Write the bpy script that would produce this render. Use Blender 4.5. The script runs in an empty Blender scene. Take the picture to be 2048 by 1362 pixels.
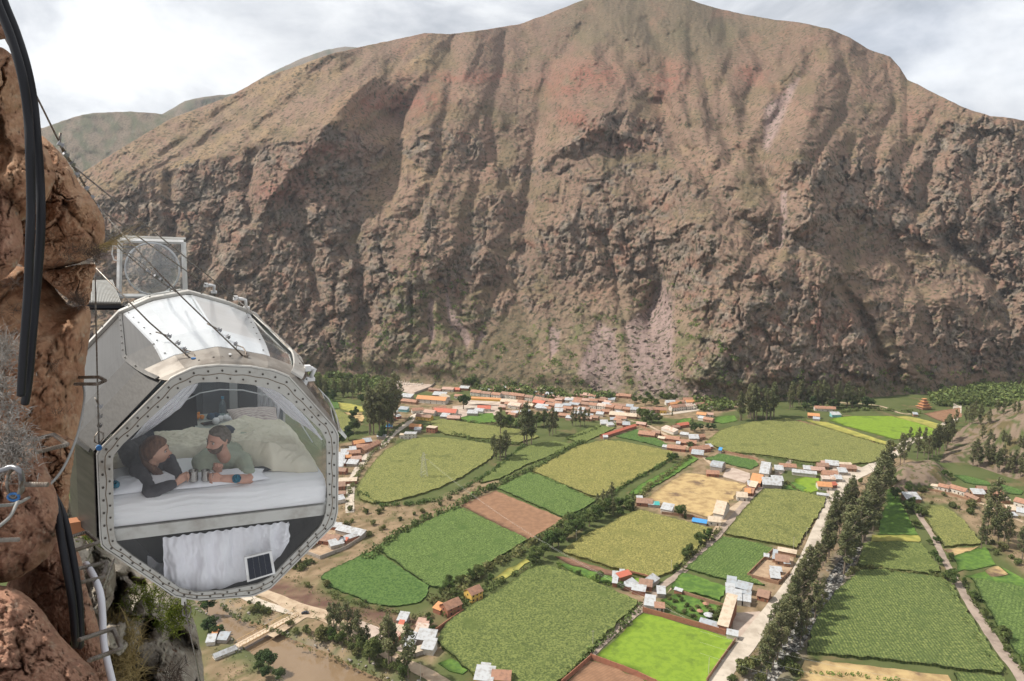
import bpy, bmesh, math, random
import numpy as np
from mathutils import Vector, Matrix
from mathutils.geometry import delaunay_2d_cdt

# ---------------------------------------------------------------- camera, sky, sun, exposure
SC = bpy.context.scene
COL = SC.collection
F, PITCH, H = 1365.33, math.radians(8.0), 220.0
CP, SP = math.cos(PITCH), math.sin(PITCH)
cam_data = bpy.data.cameras.new('camera'); cam_data.lens = 24.0; cam_data.sensor_width = 36.0
cam_data.clip_start = 0.05; cam_data.clip_end = 20000.0
cam_data.dof.use_dof = True; cam_data.dof.focus_distance = 6.2; cam_data.dof.aperture_fstop = 10.0
cam = bpy.data.objects.new('camera', cam_data); COL.objects.link(cam)
cam.location = (0, 0, H); cam.rotation_euler = (math.radians(90) - PITCH, 0, 0)
SC.camera = cam
SC.view_settings.view_transform = 'Standard'; SC.view_settings.look = 'None'
SC.view_settings.gamma = 1.0; SC.view_settings.use_curve_mapping = False
SC.view_settings.exposure = 0.90
SC.cycles.max_bounces = 8; SC.cycles.transparent_max_bounces = 16
SC.cycles.diffuse_bounces = 3; SC.cycles.glossy_bounces = 3; SC.cycles.transmission_bounces = 6
SC.cycles.volume_bounces = 0
SC.cycles.caustics_reflective = False; SC.cycles.caustics_refractive = False
SC.cycles.use_denoising = True
SUN_AZ_VEC = Vector((-0.86, 0.10, 1.02)).normalized()      # direction towards the sun
sun_el = math.asin(SUN_AZ_VEC.z); sun_rot = math.atan2(SUN_AZ_VEC.x, SUN_AZ_VEC.y)

world = bpy.data.worlds.new('World'); SC.world = world; world.use_nodes = True
wn, wl = world.node_tree.nodes, world.node_tree.links
wn.clear()
def wnode(t, **k):
    n = wn.new(t)
    for a, b in k.items(): setattr(n, a, b)
    return n
w_out = wnode('ShaderNodeOutputWorld'); w_add = wnode('ShaderNodeMixShader')
w_bg1 = wnode('ShaderNodeBackground'); w_bg2 = wnode('ShaderNodeBackground')
w_sky = wnode('ShaderNodeTexSky', sky_type='NISHITA', sun_disc=False)
w_sky.sun_elevation = sun_el; w_sky.sun_rotation = sun_rot; w_sky.altitude = 2900
wl.new(w_sky.outputs[0], w_bg1.inputs[0]); w_bg1.inputs[1].default_value = 0.10
w_tc = wnode('ShaderNodeTexCoord')
w_sep = wnode('ShaderNodeSeparateXYZ'); wl.new(w_tc.outputs['Generated'], w_sep.inputs[0])
w_map = wnode('ShaderNodeMapping'); w_map.inputs['Scale'].default_value = (1, 1, 1.9)
w_map.inputs['Location'].default_value = (0.33, 0.1, 0.42)
wl.new(w_tc.outputs['Generated'], w_map.inputs[0])
def wnoise(sc, det, ro, dist=0.0):
    n = wnode('ShaderNodeTexNoise'); n.inputs['Scale'].default_value = sc
    n.inputs['Detail'].default_value = det; n.inputs['Roughness'].default_value = ro
    n.inputs['Distortion'].default_value = dist
    wl.new(w_map.outputs[0], n.inputs['Vector']); return n
def wramp(src, stops):
    r = wnode('ShaderNodeValToRGB'); wl.new(src, r.inputs[0])
    e = r.color_ramp.elements
    while len(e) < len(stops): e.new(0.5)
    for i, (p, c) in enumerate(stops): e[i].position = p; e[i].color = (*c, 1)
    return r
n1 = wnoise(3.3, 12, 0.60, 0.35); n2 = wnoise(1.9, 5, 0.55)
c_cloud = wramp(n1.outputs[0], [(0.34, (0.22, 0.235, 0.26)), (0.44, (0.36, 0.37, 0.39)), (0.53, (0.52, 0.525, 0.53)), (0.64, (0.68, 0.68, 0.68))])
wl.new(c_cloud.outputs[0], w_bg2.inputs[0]); w_bg2.inputs[1].default_value = 0.96
m_cloud = wramp(n2.outputs[0], [(0.30, (0.86,)*3), (0.42, (0.98,)*3)])
wl.new(m_cloud.outputs[0], w_add.inputs[0]); wl.new(w_bg1.outputs[0], w_add.inputs[1]); wl.new(w_bg2.outputs[0], w_add.inputs[2])
wl.new(w_add.outputs[0], w_out.inputs[0])

sun_d = bpy.data.lights.new('sun', 'SUN'); sun_d.energy = 3.8; sun_d.angle = math.radians(2.5); sun_d.color = (1.0, 0.945, 0.86)
sun = bpy.data.objects.new('sun', sun_d); COL.objects.link(sun)
sun.rotation_euler = SUN_AZ_VEC.to_track_quat('Z', 'Y').to_euler(); sun.location = (-50, 50, 400)

# ---------------------------------------------------------------- measuring helpers
def ray(u, v):
    """direction through a point of the 2048 px wide photograph, camera frame turned level"""
    x = (u - 1024) / F; y = -(v - 681) / F
    return np.array([x, CP + y * SP, -SP + y * CP])
def G(u, v, z=0.0):
    """where that sight line meets the level z"""
    r = ray(u, v); t = (z - H) / r[2]
    return (r[0] * t, r[1] * t)
VIEWS = {'A': (400, 1000, 3.4133), 'B': (600, 700, 3.892), 'C': (1000, 700, 3.892), 'D': (1500, 700, 3.737),
         'E': (900, 1000, 3.4133), 'F': (1448, 1000, 3.4133), 'G': (640, 1180, 7.485), 'P': (0, 0, 1.0)}
def px(view, pts):
    a, b, s = VIEWS[view]
    return [(a + x / s, b + y / s) for x, y in pts]

# ---------------------------------------------------------------- noise
def _hash(ix, iy, seed):
    h = (ix.astype(np.int64) * 374761393 + iy.astype(np.int64) * 668265263 + seed * 1442695041) & 0xFFFFFFFF
    h = ((h ^ (h >> 13)) * 1274126177) & 0xFFFFFFFF
    return (h ^ (h >> 16)) & 0xFFFFFFFF
def perlin(x, y, seed=0):
    x = np.asarray(x, float); y = np.asarray(y, float)
    x0 = np.floor(x); y0 = np.floor(y); fx = x - x0; fy = y - y0
    def g(ix, iy, dx, dy):
        a = _hash(ix, iy, seed) * (2 * math.pi / 4294967296.0)
        return np.cos(a) * dx + np.sin(a) * dy
    sx = fx * fx * fx * (fx * (fx * 6 - 15) + 10); sy = fy * fy * fy * (fy * (fy * 6 - 15) + 10)
    n00 = g(x0, y0, fx, fy); n10 = g(x0 + 1, y0, fx - 1, fy); n01 = g(x0, y0 + 1, fx, fy - 1); n11 = g(x0 + 1, y0 + 1, fx - 1, fy - 1)
    return 1.41 * ((n00 * (1 - sx) + n10 * sx) * (1 - sy) + (n01 * (1 - sx) + n11 * sx) * sy)
def fbm(x, y, o=4, seed=0, gain=0.5):
    a, s, t = 1.0, 0.0, 0.0
    for i in range(o):
        s = s + a * perlin(x, y, seed + i * 17); t += a; a *= gain; x = x * 2.03 + 5.1; y = y * 2.03 - 3.7
    return s / t
def ridged(x, y, o=4, seed=0, gain=0.55):
    a, s, t = 1.0, 0.0, 0.0
    for i in range(o):
        s = s + a * (1 - 2 * np.abs(perlin(x, y, seed + i * 17))); t += a; a *= gain; x = x * 2.07 + 1.3; y = y * 2.07 + 9.2
    return s / t
def worley(x, y, seed=0):
    ix, iy = np.floor(x), np.floor(y); f1 = np.full(x.shape, 9.0); f2 = f1.copy(); hid = np.zeros(x.shape)
    for dx in (-1, 0, 1):
        for dy in (-1, 0, 1):
            cx, cy = ix + dx, iy + dy; h = _hash(cx, cy, seed); px_ = cx + (h & 0xFFFF) / 65536.0; py_ = cy + ((h >> 16) & 0xFFFF) / 65536.0; d = np.hypot(px_ - x, py_ - y)
            nw = d < f1; f2 = np.where(nw, f1, np.minimum(f2, d)); hid = np.where(nw, (_hash(cx, cy, seed + 7) & 0xFFFF) / 65536.0, hid); f1 = np.where(nw, d, f1)
    return f1, f2, hid
def sstep(a, b, x):
    t = np.clip((x - a) / (b - a), 0, 1); return t * t * (3 - 2 * t)
def poly_sd(X, Y, poly):
    """signed distance to a polygon, negative inside"""
    P_ = np.asarray(poly, float); d2 = np.full(X.shape, 1e18); ins = np.zeros(X.shape, bool); n = len(P_)
    for i in range(n):
        ax, ay = P_[i]; bx, by = P_[(i + 1) % n]; ex, ey = bx - ax, by - ay
        t = np.clip(((X - ax) * ex + (Y - ay) * ey) / (ex * ex + ey * ey + 1e-12), 0, 1)
        d2 = np.minimum(d2, (X - ax - t * ex) ** 2 + (Y - ay - t * ey) ** 2)
        c = ((ay > Y) != (by > Y)) & (X < (bx - ax) * (Y - ay) / ((by - ay) if by != ay else 1e-12) + ax)
        ins ^= c
    d = np.sqrt(d2); return np.where(ins, -d, d)
def line_d(X, Y, line):
    d2 = np.full(X.shape, 1e18); side = np.zeros(X.shape)
    for (ax, ay), (bx, by) in zip(line[:-1], line[1:]):
        ex, ey = bx - ax, by - ay
        t = np.clip(((X - ax) * ex + (Y - ay) * ey) / (ex * ex + ey * ey), 0, 1)
        q = (X - ax - t * ex) ** 2 + (Y - ay - t * ey) ** 2
        d2 = np.minimum(d2, q)
    return np.sqrt(d2)

# ---------------------------------------------------------------- materials
MATS = {}
def mat(name, col=(0.5, 0.5, 0.5), rough=0.8, metal=0.0, col2=None, nscale=5.0, ndet=5, mixr=(0.4, 0.6), bump=0.0, bscale=None, bdist=0.02,
        attr=None, spec=0.3, coord='Object', stretch=None, sub=None, col3=None, scale3=None, mix3=(0.55, 0.7)):
    if name in MATS: return MATS[name]
    m = bpy.data.materials.new(name); m.use_nodes = True; MATS[name] = m
    N, Lk = m.node_tree.nodes, m.node_tree.links; b = N['Principled BSDF']
    b.inputs['Roughness'].default_value = rough; b.inputs['Metallic'].default_value = metal; b.inputs['Specular IOR Level'].default_value = spec
    b.inputs['Base Color'].default_value = (*col, 1)
    tc = N.new('ShaderNodeTexCoord'); mp = N.new('ShaderNodeMapping'); Lk.new(tc.outputs[coord], mp.inputs[0])
    if stretch: mp.inputs['Scale'].default_value = stretch
    src = None
    if attr:
        a = N.new('ShaderNodeAttribute'); a.attribute_name = attr; src = a.outputs[0]
    def noise(sc, det=ndet, ro=0.6):
        n = N.new('ShaderNodeTexNoise'); n.inputs['Scale'].default_value = sc; n.inputs['Detail'].default_value = det
        n.inputs['Roughness'].default_value = ro; Lk.new(mp.outputs[0], n.inputs['Vector']); return n
    def mix(fac, a, bcol):
        x = N.new('ShaderNodeMix'); x.data_type = 'RGBA'; Lk.new(fac, x.inputs[0])
        for s, i in ((a, 6), (bcol, 7)):
            if isinstance(s, tuple): x.inputs[i].default_value = (*s, 1)
            else: Lk.new(s, x.inputs[i])
        return x.outputs[2]
    def rng(src_, lo, hi):
        r = N.new('ShaderNodeMapRange'); r.inputs[1].default_value = lo; r.inputs[2].default_value = hi; r.interpolation_type = 'SMOOTHSTEP'
        Lk.new(src_, r.inputs[0]); return r.outputs[0]
    base = src if src is not None else col
    if col2 is not None: base = mix(rng(noise(nscale).outputs[0], *mixr), base, col2)
    if col3 is not None: base = mix(rng(noise(scale3 or nscale * 4).outputs[0], *mix3), base, col3)
    if not isinstance(base, tuple): Lk.new(base, b.inputs['Base Color'])
    if bump:
        bn = N.new('ShaderNodeBump'); bn.inputs['Strength'].default_value = bump; bn.inputs['Distance'].default_value = bdist
        Lk.new(noise(bscale or nscale * 3, 6, 0.65).outputs[0], bn.inputs['Height']); Lk.new(bn.outputs[0], b.inputs['Normal'])
    return m

# ---------------------------------------------------------------- object helpers
def link(o, parent=None):
    COL.objects.link(o)
    if parent is not None: o.parent = parent
    return o
def tag(o, label=None, cat=None, group=None, kind=None):
    if label: o['label'] = label
    if cat: o['category'] = cat
    if group: o['group'] = group
    if kind: o['kind'] = kind
    return o
def empty(name, loc=(0, 0, 0), rz=0.0, label=None, cat=None, group=None):
    o = bpy.data.objects.new(name, None); o.empty_display_size = 0.2; COL.objects.link(o)
    o.location = loc; o.rotation_euler = (0, 0, rz); tag(o, label, cat, group); return o
def mesh_np(name, verts, faces, smooth=False, m=None, parent=None, cols=None):
    """faces: (n,4) or (n,3) int array"""
    me = bpy.data.meshes.new(name); verts = np.asarray(verts, np.float32); faces = np.asarray(faces, np.int32)
    k = faces.shape[1]
    me.vertices.add(len(verts)); me.vertices.foreach_set('co', verts.ravel())
    me.loops.add(faces.size); me.loops.foreach_set('vertex_index', faces.ravel())
    me.polygons.add(len(faces)); me.polygons.foreach_set('loop_start', np.arange(0, faces.size, k, dtype=np.int32))
    if cols is not None:
        at = me.color_attributes.new('tint', 'FLOAT_COLOR', 'POINT')
        c = np.ones((len(verts), 4), np.float32); c[:, :3] = cols; at.data.foreach_set('color', c.ravel())
    me.update(calc_edges=True)
    if smooth: me.polygons.foreach_set('use_smooth', np.ones(len(faces), bool))
    if m: me.materials.append(m)
    o = bpy.data.objects.new(name, me); return link(o, parent)
def grid_faces(r, c, flip=False):
    i = np.arange(r - 1)[:, None] * c + np.arange(c - 1)[None, :]
    f = np.stack([i, i + 1, i + c + 1, i + c], -1).reshape(-1, 4)
    return f[:, ::-1] if flip else f
class MB:
    """collects shapes and links them as ONE mesh object"""
    def __init__(self): self.v = []; self.f = []; self.mi = []
    def add(self, vs, fs, mi=0):
        n = len(self.v); self.v += [tuple(map(float, p)) for p in vs]; self.f += [tuple(n + i for i in f) for f in fs]; self.mi += [mi] * len(fs); return self
    def box(self, c, s, rz=0.0, mi=0, R=None):
        hx, hy, hz = s[0] / 2, s[1] / 2, s[2] / 2; P_ = []
        for x, y, z in ((-1,-1,-1),(1,-1,-1),(1,1,-1),(-1,1,-1),(-1,-1,1),(1,-1,1),(1,1,1),(-1,1,1)):
            p = Vector((x*hx, y*hy, z*hz))
            if R is not None: p = R @ p
            elif rz: p = Matrix.Rotation(rz, 3, 'Z') @ p
            P_.append((c[0]+p.x, c[1]+p.y, c[2]+p.z))
        return self.add(P_, [(0,3,2,1),(4,5,6,7),(0,1,5,4),(1,2,6,5),(2,3,7,6),(3,0,4,7)], mi)
    def prism(self, prof, axis_from, axis_to, mi=0):
        """prof: list of 3-vectors offsets, swept from a to b"""
        n = len(prof); a, b = Vector(axis_from), Vector(axis_to)
        vs = [a + Vector(p) for p in prof] + [b + Vector(p) for p in prof]
        fs = [(i, (i+1) % n, n+(i+1) % n, n+i) for i in range(n)] + [tuple(range(n))[::-1], tuple(range(n, 2*n))]
        return self.add(vs, fs, mi)
    def tube(self, pts, r, n=8, mi=0, closed=False):
        pts = [Vector(p) for p in pts]; rs = r if isinstance(r, (list, tuple)) else [r] * len(pts)
        vs = []; fs = []; up = None
        for i, p in enumerate(pts):
            if closed: t = pts[(i+1) % len(pts)] - pts[i-1]
            else: t = pts[min(i+1, len(pts)-1)] - pts[max(i-1, 0)]
            t = t.normalized() if t.length > 1e-9 else Vector((0, 0, 1))
            if up is None:
                up = Vector((0, 0, 1)) if abs(t.z) < 0.9 else Vector((1, 0, 0))
            a = t.cross(up).normalized(); b = a.cross(t).normalized(); up = b
            for k in range(n):
                w = 2 * math.pi * k / n; vs.append(p + (a * math.cos(w) + b * math.sin(w)) * rs[i])
        m = len(pts)
        for i in range(m if closed else m - 1):
            for k in range(n):
                j = (i + 1) % m; fs.append((i*n+k, i*n+(k+1) % n, j*n+(k+1) % n, j*n+k))
        if not closed: fs += [tuple(range(n))[::-1], tuple(range((m-1)*n, m*n))]
        return self.add(vs, fs, mi)
    def build(self, name, mats_, parent=None, smooth=False, loc=None):
        me = bpy.data.meshes.new(name); me.from_pydata(self.v, [], self.f)
        for m_ in (mats_ if isinstance(mats_, (list, tuple)) else [mats_]): me.materials.append(m_)
        if any(self.mi): me.polygons.foreach_set('material_index', self.mi)
        if smooth: me.polygons.foreach_set('use_smooth', [True] * len(self.f))
        me.update(); o = bpy.data.objects.new(name, me)
        if loc is not None: o.location = loc
        return link(o, parent)
# ================================================================ THE MOUNTAIN ACROSS THE VALLEY
YH = 681 - F * math.tan(PITCH)
def interp(pts, x):
    a = np.array(pts, float); return np.interp(x, a[:, 0], a[:, 1])
SKY = [(-400,700),(-200,600),(0,500),(100,415),(165,345),(250,292),(340,238),(400,215),(460,192),(520,158),(600,130),(660,108),(720,94),(800,77),(850,66),(900,68),(960,61),(1040,48),
       (1100,26),(1150,6),(1190,-8),(1280,-14),(1370,-4),(1420,13),(1480,27),(1540,38),(1600,45),(1660,58),(1700,75),(1740,100),(1780,113),(1800,135),(1815,160),(1835,168),(1860,182),
       (1930,216),(1980,232),(2010,234),(2048,241),(2200,262),(2500,300)]
BASE = [(-400,800),(200,752),(620,748),(750,756),(900,768),(1000,775),(1200,788),(1400,800),(1500,800),(1700,793),(1800,790),(1900,778),(2048,765),(2500,755)]
def blob(U, V, poly, soft):
    return 1 - sstep(-soft, soft, poly_sd(U, V, poly))
CLIFFS = [([(200,400),(310,345),(420,322),(500,302),(560,290),(640,252),(700,258),(770,300),(740,380),(650,420),(560,470),(480,520),(400,570),(300,580),(180,520)], 14, 1.0),
          ([(420,545),(520,440),(640,410),(750,440),(800,560),(770,690),(740,745),(600,740),(500,640)], 30, .8),
          ([(800,268),(880,262),(965,275),(975,310),(930,335),(860,345),(795,310)], 8, .9),
          ([(1190,225),(1260,228),(1330,240),(1355,290),(1300,302),(1200,316),(1115,306)], 8, .9),
          ([(1090,450),(1180,415),(1250,400),(1330,430),(1400,470),(1425,520),(1400,600),(1300,610),(1200,570),(1100,530)], 22, .85),
          ([(1280,570),(1330,480),(1400,490),(1425,560),(1370,640),(1290,660)], 10, 1.0),
          ([(1360,700),(1420,640),(1560,560),(1660,570),(1740,680),(1785,770),(1700,795),(1400,790)], 16, 1.0),
          ([(1590,330),(1760,290),(1880,420),(1880,485),(1740,470),(1600,440)], 22, .8),
          ([(1840,290),(1940,236),(2100,238),(2200,700),(2048,720),(1980,560),(1870,480)], 16, 1.0),
          ([(1840,690),(1900,640),(2000,670),(2100,700),(2100,750),(1860,735)], 14, .9),
          ([(1495,460),(1650,440),(1650,492),(1510,494)], 12, .8),
          ([(1510,520),(1580,515),(1600,560),(1480,580)], 8, .8),
          ([(640,270),(760,330),(700,410),(600,420)], 20, .5),
          ([(840,560),(960,550),(985,640),(900,680),(800,745),(745,690),(770,600)], 20, .7),
          ([(790,690),(850,680),(880,720),(870,752),(800,752)], 6, 1.0),
          ([(1000,340),(1080,300),(1150,340),(1080,400),(1000,420)], 30, .35),
          ([(800,400),(1000,420),(1050,520),(900,560),(800,520)], 40, .45),
          ([(1150,320),(1300,330),(1420,380),(1350,430),(1200,400)], 30, .4)]
GULLY = [([(1165,60),(1110,130),(1085,190),(1075,260),(1062,330),(1050,420),(1048,500)], 13, .020),
         ([(1180,20),(1230,80),(1260,130),(1290,190)], 12, .012), ([(1396,110),(1425,229),(1448,275),(1465,320)], 11, .014),
         ([(1316,212),(1362,298),(1408,344),(1425,384),(1460,430),(1511,470),(1528,500)], 20, .030),
         ([(1620,132),(1575,200),(1539,258),(1522,309),(1539,372),(1562,412),(1568,435),(1556,498)], 15, .022),
         ([(1528,125),(1499,189),(1490,230)], 12, .014), ([(796,225),(790,290),(785,340),(750,390),(715,430),(690,500)], 26, .034),
         ([(585,400),(600,445),(630,550),(653,647)], 9, .016), ([(722,540),(725,620),(722,720)], 9, .016),
         ([(338,355),(340,400),(342,460)], 7, .014), ([(505,310),(500,370),(502,440)], 9, .016), ([(640,650),(660,700),(670,740)], 9, .012),
         ([(1880,290),(1860,340),(1843,410)], 16, .020), ([(1895,487),(1940,520),(1986,555),(2020,630)], 16, .028),
         ([(1683,573),(1720,630),(1751,687),(1790,760)], 16, .026), ([(1660,420),(1690,350),(1700,290)], 14, .014),
         ([(1320,560),(1300,620),(1300,660)], 10, .018), ([(1250,180),(1210,120),(1200,60)], 9, .008),
         ([(560,160),(480,230),(400,290),(300,345),(240,400)], 12, .010), ([(720,110),(640,180),(560,250)], 12, .012), ([(900,85),(870,150),(800,230)], 16, .018),
         *[(l, 9, .0085) for l in ([(1010,70),(1000,150),(985,230),(990,300)], [(1290,40),(1330,110),(1340,170)], [(1450,50),(1462,110),(1440,180),(1445,260)], [(1590,70),(1570,120),(1540,150)], [(1680,95),(1700,160),(1690,230),(1640,300),(1600,360)],
           [(1780,140),(1790,210),(1760,280),(1740,350)], [(1870,215),(1850,260),(1800,330),(1790,400)], [(640,150),(560,220),(480,300)], [(500,190),(400,250),(330,310)], [(1110,330),(1180,400),(1230,440)], [(900,100),(905,170),(880,260),(870,340),(830,440)], [(700,430),(720,500),(700,580)],
           [(950,240),(1010,330),(1030,430),(1000,540),(980,600)], [(1200,470),(1230,540),(1240,600)], [(1420,540),(1440,600),(1420,660)], [(1600,480),(1590,560),(1560,620)], [(1780,430),(1800,520),(1850,600),(1860,680)], [(1950,300),(1940,400),(1960,480)], [(1380,60),(1385,130),(1375,200),(1390,280)], [(1230,250),(1240,330),(1290,400)])],
         ([(960,340),(940,420),(930,500),(900,600)], 18, .014), ([(840,520),(850,600),(862,680)], 8, .010), ([(880,560),(900,640),(930,690)], 7, .008)]
RIDGE = [([(760,150),(704,189),(658,246),(573,349),(515,435),(470,498),(430,560)], 26, .026), ([(830,75),(740,130),(630,195),(515,275),(440,312)], 18, .013),
         ([(660,100),(540,180),(400,275),(310,335),(240,400)], 16, .012), ([(1215,60),(1150,150),(1120,200),(1170,240)], 22, .014), ([(1270,120),(1240,180),(1215,225)], 20, .012),
         ([(1480,60),(1440,140),(1480,240)], 18, .010), ([(1700,90),(1640,150),(1620,230),(1590,330)], 22, .014), ([(1120,300),(1200,250),(1350,300)], 16, .010),
         ([(1330,470),(1380,440),(1480,520),(1420,600)], 20, .014), ([(1600,450),(1700,400),(1850,470),(1990,600),(2040,660)], 26, .020),
         ([(1650,520),(1720,600),(1790,720)], 20, .012), ([(950,60),(930,160),(1000,240)], 20, .012), ([(640,430),(700,520),(690,640)], 26, .012), ([(1840,600),(1960,590),(2040,640)], 24, .014),
         ([(1500,590),(1480,660),(1400,760)], 20, .012), ([(1660,560),(1700,640),(1760,740)], 18, .012)]
REDS = [((925,150),(1010,165),(60,12)), ((1130,170),(0,0),(60,26)), ((745,215),(0,0),(60,34)), ((840,200),(0,0),(60,28)), ((1190,150),(0,0),(55,26)), ((1335,160),(0,0),(38,34)),
        ((1150,235),(0,0),(40,20)), ((985,158),(0,0),(50,9)), ((885,160),(0,0),(22,8)), ((1500,150),(0,0),(30,20)), ((1260,290),(0,0),(50,12)), ((1640,650),(0,0),(9,40)), ((560,380),(0,0),(60,30)), ((660,300),(0,0),(60,16)), ((1200,590),(0,0),(30,20))]

def mountain(u0, u1, nu, nv, skyline, base, seed, name, label=None, far=None):
    u = np.linspace(u0, u1, nu); vs = interp(skyline, u); vb = interp(base, u)
    vs = vs + 1.6 * fbm(u / 22, u * 0, 4, seed + 5)
    t = np.linspace(0, 1, nv)[:, None]
    V = vb[None, :] + (vs - vb)[None, :] * t; U = np.broadcast_to(u[None, :], V.shape)
    wx = U + 16 * fbm(U / 60, V / 60, 3, seed + 1); wy = V + 16 * fbm(U / 60, V / 60, 3, seed + 2)
    if far is None:
        cl = np.zeros(V.shape)
        for poly, soft, k in CLIFFS: cl = np.maximum(cl, k * blob(wx, wy, poly, soft))
        low = sstep(230, 520, V)
        rn = ridged(wx / 95, wy / 70, 5, seed + 3)
        cl = np.clip(cl * (0.46 + 1.0 * rn) + low * sstep(0.30, 0.65, rn) * 0.42 + sstep(0.5, .75, rn) * .2 - .25 * sstep(.0, .5, fbm(wx / 120, wy / 60, 3, seed + 41)), 0, 1)
        cl *= 1 - blob(U, V, [(990,640),(1040,590),(1080,720),(1100,760),(930,760),(940,700)], 12) * .95     # grassy fan
        scree = np.zeros(V.shape)
        for p, s in (([(1245,650),(1290,620),(1325,560),(1350,600),(1345,740),(1390,800),(1280,800),(1260,730)], 10), ([(1195,640),(1230,660),(1250,760),(1240,790),(1190,790),(1150,745)], 7),
                     ([(1100,650),(1122,660),(1118,700),(1100,720)], 3), ([(858,590),(868,600),(868,680),(855,690)], 3), ([(884,560),(900,600),(945,680),(935,700),(900,640)], 3), ([(960,660),(975,670),(962,700),(952,700)], 3),
                     ([(1385,760),(1440,790),(1480,805),(1380,805)], 6), ([(1530,215),(1600,150),(1570,230),(1535,300),(1525,290)], 6), ([(1562,380),(1575,380),(1575,440),(1562,430)], 3), ([(1558,440),(1572,440),(1570,490),(1556,500)], 3)):
            scree = np.maximum(scree, blob(wx * .4 + U * .6, wy * .4 + V * .6, p, s))
        cl *= 1 - scree
        foot = sstep(700, 760, V) * sstep(.62, .8, 1 - cl)
    else:
        cl = 0.25 * sstep(0.1, 0.5, ridged(wx / 60, wy / 50, 4, seed + 3)); scree = np.zeros(V.shape); foot = scree
    tans = 0.66 + 0.05 * fbm(U / 200, V / 200, 2, seed + 9) + cl * (1.15 + 0.9 * ridged(wx / 30, wy / 24, 4, seed + 4))
    led = sstep(0.25, 0.55, fbm(wx / 70, wy / 13, 3, seed + 6)) * cl; tans = tans * (1 - 0.62 * led)
    if far is None:
        apr = blob(wx, wy, [(560,735),(700,700),(830,690),(850,560),(960,640),(1100,640),(1180,560),(1300,560),(1420,640),(1380,720),(1400,830),(560,830)], 26); cl = cl * (1 - .72 * apr); tans = tans * (1 - .28 * apr)
    tans = np.maximum(tans, 0.5)
    for _ in range(4 if far is None else 1):
        Tp = np.pad(tans, ((0, 0), (8, 8)), 'edge'); ts = sum(Tp[:, k:k + nu] for k in range(0, 17, 2)) / 9; k_ = 1 - .55 * cl; tans = tans * (1 - k_) + ts * k_
    # distance grows upwards: gently on cliffs, quickly on slopes
    e = -(V - YH) / F * 1.02
    Y = np.zeros(V.shape); Y[0] = (H / -e[0]) if far is None else far
    for i in range(1, nv):
        Y[i] = Y[i - 1] * (1 + (e[i] - e[i - 1]) / np.maximum(0.5 * (tans[i] + tans[i - 1]) - e[i], 0.16))
    # smooth the sideways steps that the integration leaves
    for _ in range(12 if far is None else 3):
        Yp = np.pad(Y, ((0, 0), (8, 8)), 'edge'); Y = sum(Yp[:, k:k + nu] for k in range(0, 17, 2)) / 9
    rel = np.zeros(V.shape)
    if far is None:
        amp = sstep(0, .06, t) 
        for ln, w, a in GULLY:
            ww = w * (.8 + .5 * fbm(U / 40, V / 40, 2, seed + 31))
            d = line_d(wx * .45 + U * .55, wy * .45 + V * .55, ln); rel += (1 + .5 * sstep(420, 200, V)) * a * (0.75 * np.exp(-(d / (ww * 2.2)) ** 2) + 0.30 * np.clip(1 - d / (ww * 1.5), 0, 1))
        for ln, w, a in RIDGE:
            d = line_d(wx * .45 + U * .55, wy * .45 + V * .55, ln); rel -= (1 + .4 * sstep(420, 200, V)) * a * (0.5 * np.exp(-(d / (w * 1.7)) ** 2) + 0.55 * np.clip(1 - d / w, 0, 1))
        bd = np.full(V.shape, 1e9); bs = np.zeros(V.shape); sd_ = bs.copy()
        for gi, (ln, w, a) in enumerate(GULLY):
            cum = 0
            for (ax, ay), (bx, by) in zip(ln[:-1], ln[1:]):
                ex, ey = bx - ax, by - ay; L_ = math.hypot(ex, ey); tt = np.clip(((U - ax) * ex + (V - ay) * ey) / (L_ * L_), -.3, 1.3); q = np.hypot(U - ax - tt * ex, V - ay - tt * ey); m_ = q < bd
                bd = np.where(m_, q, bd); bs = np.where(m_, cum + tt * L_ + gi * 137, bs); sd_ = np.where(m_, np.sign(ex * (V - ay) - ey * (U - ax)), sd_); cum += L_
        hb = (bs - .75 * bd + 7 * fbm(U / 24, V / 24, 3, 611)) ; trib = ridged(hb / 30 + sd_ * 9.1, bd / 150, 3, 612) * sstep(2, 22, bd) * sstep(190, 70, bd)
        rel -= .0052 * trib * amp * (1 - scree)
        th = np.arctan2(U - 1230, V + 420); rr = np.hypot(U - 1230, V + 420)
        rib = ridged(th * 17 + .25 * fbm(U / 90, V / 90, 2, 9), rr / 900, 3, seed + 11)
        ac = (U * .6 + V * .8); rib2 = ridged((ac + 10 * fbm(U / 60, V / 60, 2, 77)) / 48, (U * .8 - V * .6) / 340, 3, 78); lf = sstep(980, 800, U) * sstep(460, 330, V)
        rel -= .0065 * rib2 * lf * (1 - .5 * cl) * amp
        rel -= .0045 * ridged(wx / 75 + V / 160 * np.sign(1250 - U) * .6, wy / 130, 4, 79) * sstep(60, 160, V) * (1 - lf) * (1 - .4 * cl) * amp
        rel -= (0.0030 + .001 * sstep(500, 300, V)) * rib * (1 - .6 * cl) * amp * sstep(-30, 120, V)
        rel += cl * (-0.0070 * ridged(wx / 50, wy / 85, 3, seed + 12) - 0.0022 * ridged(wx / 17, wy / 32, 3, seed + 13)) * amp
        rel += -0.016 * low * ridged((U + .35 * (V - 500) * np.sign(900 - U)) / 170, V / 300, 3, seed + 42) * amp - .010 * sstep(120, 400, V) * fbm(wx / 150, wy / 110, 3, seed + 43) * amp
        rel += -(0.0034 + .0010 * low) * ridged(wx / 34, wy / 30, 4, seed + 15) * (1 - scree) * amp
        qx, qy = wx + 9 * fbm(U / 14, V / 14, 3, 301), wy + 9 * fbm(U / 14, V / 14, 3, 302); ck = np.clip(cl * 1.25, 0, 1) * amp * (1 - scree)
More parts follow.
